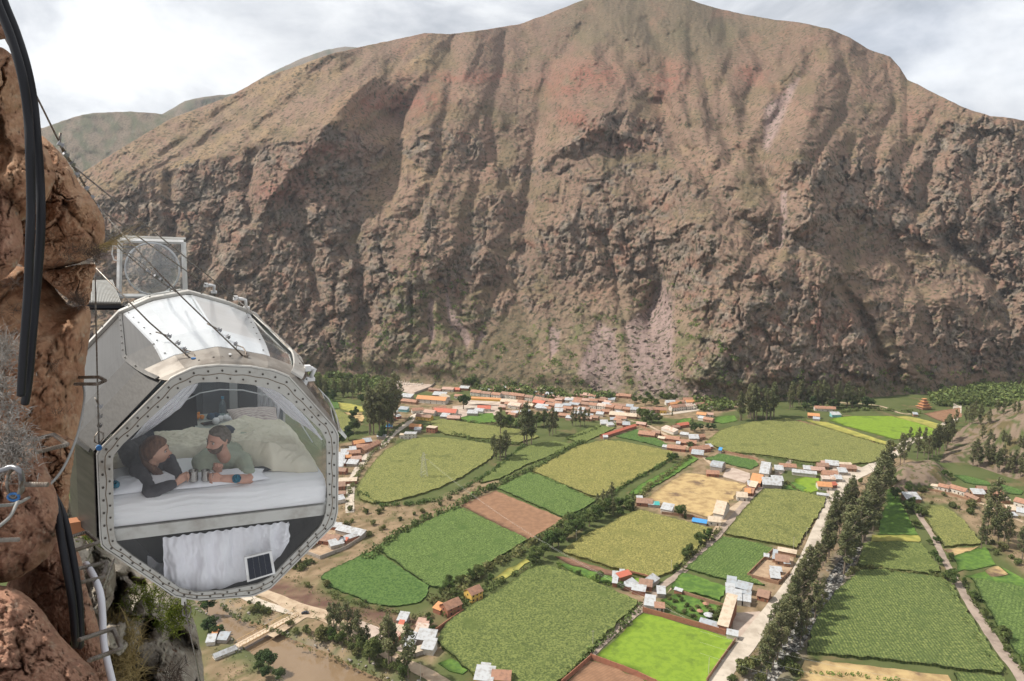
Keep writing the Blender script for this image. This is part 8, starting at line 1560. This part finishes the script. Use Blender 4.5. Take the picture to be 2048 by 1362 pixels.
def f_cr(U, V):
    a = np.array([tuple(LC(u, v, .6)) for u, v in ((510,770),(545,800),(585,838),(632,866))]); b2 = np.array([tuple(LC(u, v, .35)) for u, v in ((545,775),(585,808),(615,840),(645,880))]); k = V * 3
    A = np.stack([np.interp(k, range(4), a[:, i]) for i in range(3)], -1); B = np.stack([np.interp(k, range(4), b2[:, i]) for i in range(3)], -1); P_ = A + (B - A) * U[..., None]; w = .018 * np.sin(U * 20 + 2 * fbm(U * 2, V * 3, 2, 9)); return P_[..., 0] + w * .5, P_[..., 1] + w, P_[..., 2] + .01 * fbm(U * 3, V * 6, 2, 5)
curtain('white curtain gathered along the upper right of the window', f_cr)
def f_br(U, V): # back right light curtain
    a = LC(515, 772, 2.3); b2 = LC(560, 780, 1.6); x = a.x + (b2.x - a.x) * U; s = a.y + (b2.y - a.y) * U; z = a.z - .62 * V; w = .03 * np.sin(U * 26 + 3 * V); return x + w * .3, s + w, z
curtain('pale curtain hanging at the back right of the cabin', f_br)
def f_low(U, V):
    tl_, tr2 = LC(326, 1076, .13), LC(577, 1043, .13); x = tl_.x + (tr2.x - tl_.x) * U; z0 = tl_.z + (tr2.z - tl_.z) * U; bot = np.interp(U, [0, .1, .45, .75, .93, 1], [-.93, -1.02, -1.04, -.98, -.84, -.70])
    z = z0 + (bot - z0) * V ** 1.05; wav = np.sin(U * 36 + 3.2 * fbm(U * 4, V * 1.2, 3, 7)) * .55 + fbm(U * 11, V * 2.0, 3, 9); s = .13 + .050 * wav * (.35 + .65 * np.sin(np.clip(V * 1.1, 0, 1) * 3.0)) - .04 * V + .012 * np.sin(U * 95) * np.exp(-V * 12); return x + .01 * fbm(U * 6, V * 4, 2, 31), s, z
curtain('white drape gathered under the bed behind the solar panel', f_low, 240, 70)
def f_low2(U, V): a = LC(295, 1118, .30); b2 = LC(352, 1150, .3); x = a.x + (b2.x - a.x) * U; z = a.z + (b2.z - a.z) * U + .03 - .14 * V * (1 - .2 * U); return x, .30 + .02 * np.sin(U * 14 + V * 4), z
curtain('loose white cloth end at the lower left of the window', f_low2, 30, 14)
bk2 = cap_root('storage_backing', 'dark backing of the storage space under the bed', 'panel'); MB().add([(-.8, .75, -.46), (.95, .75, -.46), (.5, .75, -1.08), (-.4, .75, -1.05)] + [(-.8, .78, -.46), (.95, .78, -.46), (.5, .78, -1.08), (-.4, .78, -1.05)], QF).build('panel', mat('brown black backing', (.035, .028, .024), .9), bk2)
# thin milky tube modelled in place of the arch's reflection in the window
MB().tube([LC(u, v, .9) for u, v in ((372,800),(400,786),(440,779),(485,780),(530,790),(570,812),(600,845),(625,885))], .006, 5).build('arch_reflection', mat('milky rim'), cap)
for i, (u, v, s, r, lab) in enumerate(((231, 969, .10, .030, 'turquoise pompom at the left end of the pillow'), (473, 957, .07, .036, 'turquoise pompom on the pillow beside the bearded man'))):
    q = LC(u, v, s); o = cap_root('pompom', lab, 'pompom', 'turquoise pompoms'); vs, fs, tt = leaves([tuple(q)], [(r, r, r)], 900, .006, i + 3); mesh_np('wool', vs, fs, False, mat('turquoise wool', (.02, .22, .32), .95, col2=(.02, .16, .25), nscale=60), o); b = MB(); ball(b, q, r * .8, 10); b.build('core', mat('turquoise wool'), o, smooth=True)

# ================================================================ THE TWO PEOPLE
def remesh_obj(name, verts, faces, voxel, m, parent, smooth_it=6, fold=0.0, fseed=1, fscale=18, shrink=0):
    me = bpy.data.meshes.new(name); me.from_pydata([tuple(v) for v in verts], [], [tuple(f) for f in faces]); o = bpy.data.objects.new(name, me); COL.objects.link(o)
    md = o.modifiers.new('r', 'REMESH'); md.mode = 'VOXEL'; md.voxel_size = voxel
    if smooth_it: sm = o.modifiers.new('s', 'SMOOTH'); sm.factor = .5; sm.iterations = smooth_it
    dg = bpy.context.evaluated_depsgraph_get(); dg.update(); ev = o.evaluated_get(dg); me2 = bpy.data.meshes.new_from_object(ev); bpy.data.objects.remove(o)
    n = len(me2.vertices); co = np.empty(n * 3, np.float32); me2.vertices.foreach_get('co', co); co = co.reshape(-1, 3)
    if fold:
        nr = np.empty(n * 3, np.float32); me2.vertices.foreach_get('normal', nr); nr = nr.reshape(-1, 3)
        d = ridged(co[:, 0] * fscale + 3 * co[:, 2], co[:, 1] * fscale * .7 + co[:, 2] * fscale * .8, 3, fseed) * .6 + fbm(co[:, 2] * fscale * 1.3, co[:, 0] * fscale, 3, fseed + 4)
        co = co + nr * (fold * d)[:, None]; me2.vertices.foreach_set('co', co.ravel().astype(np.float32))
    me2.materials.clear(); me2.materials.append(m); me2.polygons.foreach_set('use_smooth', [True] * len(me2.polygons)); me2.name = name
    o = bpy.data.objects.new(name, me2); return link(o, parent)
def chain(V_, F_, pts, rad, n=12, sub=4):
    """rounded tapered limb through pts"""
    P_, R_ = [], []
    for i in range(len(pts) - 1):
        for k in range(sub): t = k / sub; P_.append(Vector(pts[i]).lerp(Vector(pts[i+1]), t)); R_.append(rad[i] + (rad[i+1] - rad[i]) * t)
    P_.append(Vector(pts[-1])); R_.append(rad[-1]); d0 = (P_[0] - P_[1]).normalized(); d1 = (P_[-1] - P_[-2]).normalized(); r0, r1 = R_[0], R_[-1]
    P_ = [P_[0] + d0 * r0 * .97, P_[0] + d0 * r0 * .7] + P_ + [P_[-1] + d1 * r1 * .7, P_[-1] + d1 * r1 * .97]; R_ = [r0 * .2, r0 * .7] + R_ + [r1 * .7, r1 * .2]
    b = MB().tube(P_, R_, n); k = len(V_); V_ += b.v; F_ += [tuple(k + i for i in f) for f in b.f]
HRX, HRY, HRZ = .073, .095, .116
def head_shape(kind, n=56, female=True):
    """numpy points of a head around the origin: +y face, +z up; kind 'skin', 'hair', 'beard'"""
    th = np.linspace(0, math.pi, n + 1)[:, None]; ph = np.linspace(0, 2 * math.pi, 2 * n, endpoint=False)[None, :]
    nx, ny, nz = np.sin(th) * np.sin(ph), np.sin(th) * np.cos(ph), np.cos(th) + 0 * ph
    x, y, z = nx * HRX, ny * HRY, nz * HRZ; low = np.clip(-nz, 0, 1)
    x = x * (1 - .30 * low ** 1.5 * (1.1 if female else .85)); y = np.where(ny < 0, y * (1 - .35 * low ** 1.2), y * (1 - .10 * low ** 2)); y = y + .016 * low * (ny > -.2)
    x = x * (1 + .04 * np.clip(nz, 0, 1)) ; y = np.where(ny < 0, y * 1.06, y)
    fr = np.clip(ny, 0, 1); g = lambda cx, cz, sx, sz: np.exp(-((x - cx) / sx) ** 2 - ((z - cz) / sz) ** 2) * fr
    if kind != 'hair':
        y = y + .026 * g(0, -.030, .0105, .013) + .015 * g(0, -.012, .008, .020) + .005 * g(0, .022, .03, .012) - .010 * g(.031, .006, .017, .013) - .010 * g(-.031, .006, .017, .013) + .006 * g(0, -.060, .020, .0065) + .004 * g(0, -.072, .017, .006) - .004 * g(0, -.0655, .022, .003) + .009 * g(0, -.098, .022, .014) + .005 * g(.043, -.022, .02, .016) + .005 * g(-.043, -.022, .02, .016)
    if kind == 'hair':
        hl = np.interp(np.degrees(np.arctan2(np.abs(nx), ny)), [0, 35, 60, 80, 100, 130, 180], [.062, .060, .046, .012, -.035, -.070, -.085] if female else [.072, .068, .060, .020, -.012, -.045, -.062])
        m_ = sstep(-.008, .010, z - hl); grow = (.018 if female else .011) * m_ - .010 * (1 - m_); st = fbm(np.arctan2(nx, ny) * 9, nz * 2.5, 4, 5) * .006 * m_; s = 1 + (grow + st) / np.sqrt(x * x + y * y + z * z + 1e-9); x, y, z = x * s, y * s, z * s
    if kind == 'beard':
        ang = np.degrees(np.arctan2(np.abs(nx), ny)); top = np.interp(ang, [0, 16, 30, 60, 82, 95], [-.047, -.049, -.052, -.040, -.005, -.3]); lipgap = np.exp(-(x / .018) ** 2 - ((z + .066) / .006) ** 2); m_ = sstep(-.006, .004, top - z) * (ang < 92) * sstep(-.125, -.112, z + .0); m_ = m_ * (1 - .9 * lipgap); cup = fbm(np.arctan2(nx, ny) * 14, nz * 9, 3, 6) * .0025; s = 1 + (.0085 * m_ + cup * m_ - .006 * (1 - m_)) / np.sqrt(x * x + y * y + z * z + 1e-9); x, y, z = x * s, y * s, z * s
    P_ = np.stack([x, y, z], -1).reshape(-1, 3); c = 2 * n; i = np.arange(n)[:, None] * c; j = np.arange(c)[None, :]; f = np.stack([i + j, i + c + j, i + c + (j + 1) % c, i + (j + 1) % c], -1).reshape(-1, 4); return P_, f
def head_frame(c, face, up):
    f = Vector(face).normalized(); u = (Vector(up) - f * Vector(up).dot(f)).normalized(); r = f.cross(u); return Matrix(((r.x, f.x, u.x, c[0]), (r.y, f.y, u.y, c[1]), (r.z, f.z, u.z, c[2]), (0, 0, 0, 1)))
def skinm(name, c, c2):
    m = mat(name, c, .55, col2=c2, nscale=14, mixr=(.35, .7), spec=.35); m.node_tree.nodes['Principled BSDF'].inputs['Subsurface Weight'].default_value = .0; return m
def hand(V_, F_, wrist, palm_dir, up, grip, sc=1.0, mirror=1):
    """palm and five bent fingers closed round an upright mug; grip: direction the fingers curl towards"""
    w, d, u, g = Vector(wrist), Vector(palm_dir).normalized(), Vector(up).normalized(), Vector(grip).normalized()
    pc = w + d * .045 * sc; b = MB()
    for k in range(4): chain(V_, F_, [w + u * (.012 - .008 * k) * sc, w + d * .078 * sc + u * (.030 - .020 * k) * sc], [.017 * sc, .0125 * sc], 10, 3)
    L_ = [.036, .041, .038, .030]
    for k in range(4):
        base = w + d * .080 * sc + u * (.030 - .020 * k) * sc; l = L_[k] * sc; p1 = base + (d * .75 + g * .55).normalized() * l; p2 = p1 + (g * .95 - d * .1).normalized() * l * .72; p3 = p2 + (g * .55 - d * .75).normalized() * l * .55
        chain(V_, F_, [base, p1, p2, p3], [.0102 * sc, .0093 * sc, .0086 * sc, .0076 * sc], 8, 3)
    t0 = w + d * .028 * sc + u * .022 * sc; t1 = t0 + (d * .6 + u * .7 + g * .35).normalized() * .038 * sc; t2 = t1 + (d * .75 + g * .7 - u * .1).normalized() * .030 * sc; chain(V_, F_, [t0, t1, t2], [.0135 * sc, .0108 * sc, .0088 * sc], 8, 3)
def person(label, skin, hairm, female, HC, face, up, neck, torso, armL, armR, legs, handsp, shirt, sleeves, trouser, shirtm, trm, beardm=None, hsc=1.0):
    root = cap_root('person', label, 'person', 'couple lying in the capsule'); M = head_frame(HC, face, up) @ Matrix.Scale(hsc, 4)
    V_, F_ = [], []; hp, hf = head_shape('skin', 56, female); hp = [M @ Vector(p) for p in hp]; V_ += [tuple(p) for p in hp]; F_ += [tuple(f) for f in hf]
    for sx in (-1, 1):      # ears
        e = M @ Vector((sx * .074, -.006, -.006)); e2 = M @ Vector((sx * .079, -.014, .018)); chain(V_, F_, [M @ Vector((sx * .072, 0, -.022)), e, e2], [.007, .010, .012], 8, 2)
    chain(V_, F_, [M @ Vector((0, -.018, -.035)), M @ Vector((0, -.020, -.080)), neck], [.052, .050, .056], 16, 4)
    for pts, rad in torso: chain(V_, F_, pts, rad, 16, 5)
    for pts, rad in (armL, armR) + tuple(legs): chain(V_, F_, pts, rad, 12, 5)
    for h in handsp: hand(V_, F_, *h)
    body = remesh_obj('body', V_, F_, .0048, skin, root, 2)
    for sx in (-1, 1):
        b = MB(); ball(b, M @ Vector((sx * .031, .0790, .006)), .0105, 12); b.build('eye', mat('eye white', (.42, .36, .32), .3), root, smooth=True); b = MB(); ball(b, M @ Vector((sx * .031, .0855, .006)), .0058, 10); b.build('iris', mat('dark iris', (.03, .02, .015), .2), root, smooth=True)
        MB().tube([M @ Vector((sx * .014, .092, .023)), M @ Vector((sx * .030, .092, .029)), M @ Vector((sx * .048, .080, .024))], .0032, 5).build('eyebrow', hairm, root)
    MB().tube([M @ Vector((-.020, .090, -.064)), M @ Vector((-.008, .0975, -.0625)), M @ Vector((0, .0975, -.064)), M @ Vector((.008, .0975, -.0625)), M @ Vector((.020, .090, -.064))], [.0015, .0042, .004, .0042, .0015], 6).build('lips', mat('lips', (.36, .14, .11), .5), root, smooth=True)
    P_, f = head_shape('hair', 64, female); HV, HF = [tuple(M @ Vector(p)) for p in P_], [tuple(q) for q in f]
    if female:
        chain(HV, HF, [M @ Vector((-.01, -.085, .03)), M @ Vector((-.02, -.095, -.03)), M @ Vector((.01, -.075, -.10)), M @ Vector((.035, -.03, -.15))], [.045, .044, .040, .034], 12, 5); chain(HV, HF, [M @ Vector((.035, -.03, -.15)), M @ Vector((.05, .02, -.19)), M @ Vector((.045, .05, -.23))], [.034, .032, .014], 10, 5)
        remesh_obj('hair', HV, HF, .0048, hairm, root, 1, .0035, 7, 46)
    else: mesh_np('hair', np.array(HV), np.array(HF), True, hairm, root)
    if beardm: P_, f = head_shape('beard', 64, False); mesh_np('beard', np.array([tuple(M @ Vector(p)) for p in P_]), f, True, beardm, root)
    SV, SF = [], []
    for pts, rad in torso: chain(SV, SF, pts, [r + .013 for r in rad], 16, 5)
    for pts, rad in sleeves: chain(SV, SF, pts, rad, 14, 5)
    remesh_obj('jacket' if female else 'shirt', SV, SF, .008, shirtm, root, 4, .0065 if female else .0055, 5 if female else 15, 15)
    TV, TF = [], []
    for pts, rad in legs: chain(TV, TF, pts, [r + .014 for r in rad], 14, 5)
    remesh_obj('trousers', TV, TF, .011, trm, root, 3, .006, 25, 12); return root, M
SK1, SK2 = skinm('fair skin', (.56, .33, .24), (.50, .27, .19)), skinm('ruddy skin', (.52, .29, .215), (.46, .235, .165))
HAIRW = mat('auburn hair', (.10, .048, .030), .5, col2=(.19, .095, .055), nscale=26, ndet=6, mixr=(.4, .65), bump=.5, bscale=90, bdist=.004, stretch=(1, 1, .25)); HAIRM = mat('greying brown hair', (.135, .115, .095), .65, col2=(.075, .058, .045), nscale=40, ndet=6, bump=.6, bscale=120, bdist=.003); BEARD = mat('brown beard', (.085, .050, .034), .75, col2=(.14, .10, .075), nscale=60, bump=.7, bscale=150, bdist=.003)
GJ = fabric('charcoal fleece', (.085, .080, .086), (.064, .060, .066), 14, .5, 120, .003); JEANS = fabric('dark denim', (.035, .038, .050), (.025, .028, .038), 14, .4, 90, .003); SAGE = fabric('sage cotton', (.36, .39, .30), (.31, .34, .27), 8, .25, 40, .004); GTR = fabric('grey trousers', (.10, .10, .11), (.08, .08, .09), 8)
Z0 = ZB + .06
# woman, left, propped on her elbows and looking towards the man
wh = LC(312, 901, .30); wn = LC(301, 932, .38)
wSL, wSR = LC(276, 940, .36), LC(335, 922, .46); wEL, wWL = LC(302, 985, .09), LC(352, 966, .085); wER, wWR = LC(357, 962, .22), LC(366, 957, .13)
wch = (wSL + wSR) / 2 + Vector((0, .10, -.03)); wpel = Vector((-.60, .92, .02)); wmid = (wch + wpel) / 2 + Vector((0, 0, -.005))
wtor = [([wSL + Vector((.03, 0, 0)), wch + Vector((-.05, .04, 0)), wmid + Vector((-.05, 0, 0)), wpel + Vector((-.05, 0, 0))], [.070, .092, .085, .105]), ([wSR + Vector((-.03, 0, 0)), wch + Vector((.06, .04, 0)), wmid + Vector((.05, 0, 0)), wpel + Vector((.06, 0, 0))], [.066, .090, .085, .105]), ([wSL, (wSL + wSR) / 2 + Vector((0, .02, .02)), wSR], [.060, .070, .058])]
wlegs = (([wpel + Vector((-.07, 0, 0)), Vector((-.66, 1.22, -.01)), Vector((-.50, 1.30, .02))], [.095, .070, .050]), ([wpel + Vector((.08, 0, 0)), Vector((-.47, 1.20, .0)), Vector((-.50, 1.27, .20))], [.095, .072, .050]))
wroot, WM_ = person('woman with auburn hair in a charcoal fleece, propped on her elbows with a mug', SK1, HAIRW, True, wh, (.92, -.30, .02), (-.10, -.12, 1), wn, wtor, ([wSL, wEL, wWL], [.050, .038, .026]), ([wSR, wER, wWR], [.046, .036, .026]), wlegs,
    [(wWL, (wWL - wEL).normalized() * .8 + Vector((.25, .0, .55)), (-.15, 0, 1), (.35, -.9, .1), .92)], None, [([wSL, wEL, wWL + (wEL - wWL) * .12], [.070, .055, .038]), ([wSR, wER, wWR + (wER - wWR) * .1], [.066, .052, .036]), ([wn + Vector((-.05, .02, -.02)), wn + Vector((.05, .02, -.02))], [.052, .050])], None, GJ, JEANS, hsc=.98)
# man, right, looking left at her
mh = LC(437, 879, .30); mn = LC(449, 916, .38)
mSL, mSR = LC(403, 924, .42), LC(484, 921, .42); mER, mWR = LC(498, 958, .12), LC(446, 957, .09); mEL, mWL = LC(410, 958, .26), LC(437, 946, .20)
mch = (mSL + mSR) / 2 + Vector((0, .10, -.03)); mpel = Vector((.40, .86, -.02)); mmid = (mch + mpel) / 2 + Vector((0, 0, -.02))
mtor = [([mSL + Vector((.03, 0, 0)), mch + Vector((-.07, .04, 0)), mmid + Vector((-.05, 0, 0)), mpel + Vector((-.05, 0, 0))], [.078, .105, .100, .105]), ([mSR + Vector((-.03, 0, 0)), mch + Vector((.07, .04, 0)), mmid + Vector((.05, 0, 0)), mpel + Vector((.06, 0, 0))], [.078, .105, .100, .105]), ([mSL, (mSL + mSR) / 2 + Vector((0, .02, .02)), mSR], [.068, .080, .068])]
mlegs = (([mpel + Vector((-.08, 0, 0)), Vector((.62, 1.10, -.03)), Vector((.45, 1.26, -.05))], [.10, .075, .052]), ([mpel + Vector((.09, 0, 0)), Vector((.74, 1.06, -.03)), Vector((.66, 1.26, -.05))], [.10, .075, .052]))
mroot, MM_ = person('bearded man in a sage green shirt, lying on his elbows with a mug', SK2, HAIRM, False, mh, (-.80, -.52, -.10), (.10, -.10, 1), mn, mtor, ([mSL, mEL, mWL], [.056, .043, .030]), ([mSR, mER, mWR], [.058, .045, .031]), mlegs,
    [(mWR, (-1, -.05, .30), (0, 0, 1), (-.2, -.95, 0), 1.0), (mWL, (-.1, -.2, .9), (-.9, 0, .2), (.1, -.9, .1), .95)], None, [([mSL, mEL.lerp(mSL, .25)], [.080, .068]), ([mSR, mER.lerp(mSR, .22)], [.082, .070]), ([mn + Vector((-.06, .03, -.03)), mn + Vector((.06, .03, -.03))], [.060, .060])], None, SAGE, GTR, BEARD, 1.02)
# steel mugs
MUG = mat('brushed steel mug', (.34, .32, .30), .25, .95, col2=(.24, .225, .21), nscale=4, stretch=(6, 6, .4))
for i, (u, v, r, h, lab) in enumerate(((387, 962, .036, .092, 'wider steel mug held by the woman'), (411, 961, .031, .090, 'narrower steel mug held by the bearded man'))):
    q = LC(u, v, .075); mg = cap_root('mug', lab, 'mug', 'steel mugs'); lathe_mb([(0, 0), (r * .9, 0), (r, .006), (r, h - .004), (r * 1.06, h), (r * .94, h), (r * .92, .01), (0, .01)], q, 28).build('cup', MUG, mg, smooth=True)
    s = -1 if i == 0 else 1; MB().tube([(q.x + s * r, q.y, q.z + h * .85), (q.x + s * (r + .022), q.y, q.z + h * .80), (q.x + s * (r + .026), q.y, q.z + h * .5), (q.x + s * (r + .02), q.y, q.z + h * .22), (q.x + s * r, q.y, q.z + h * .15)], .0045, 6).build('handle', MUG, mg, smooth=True)
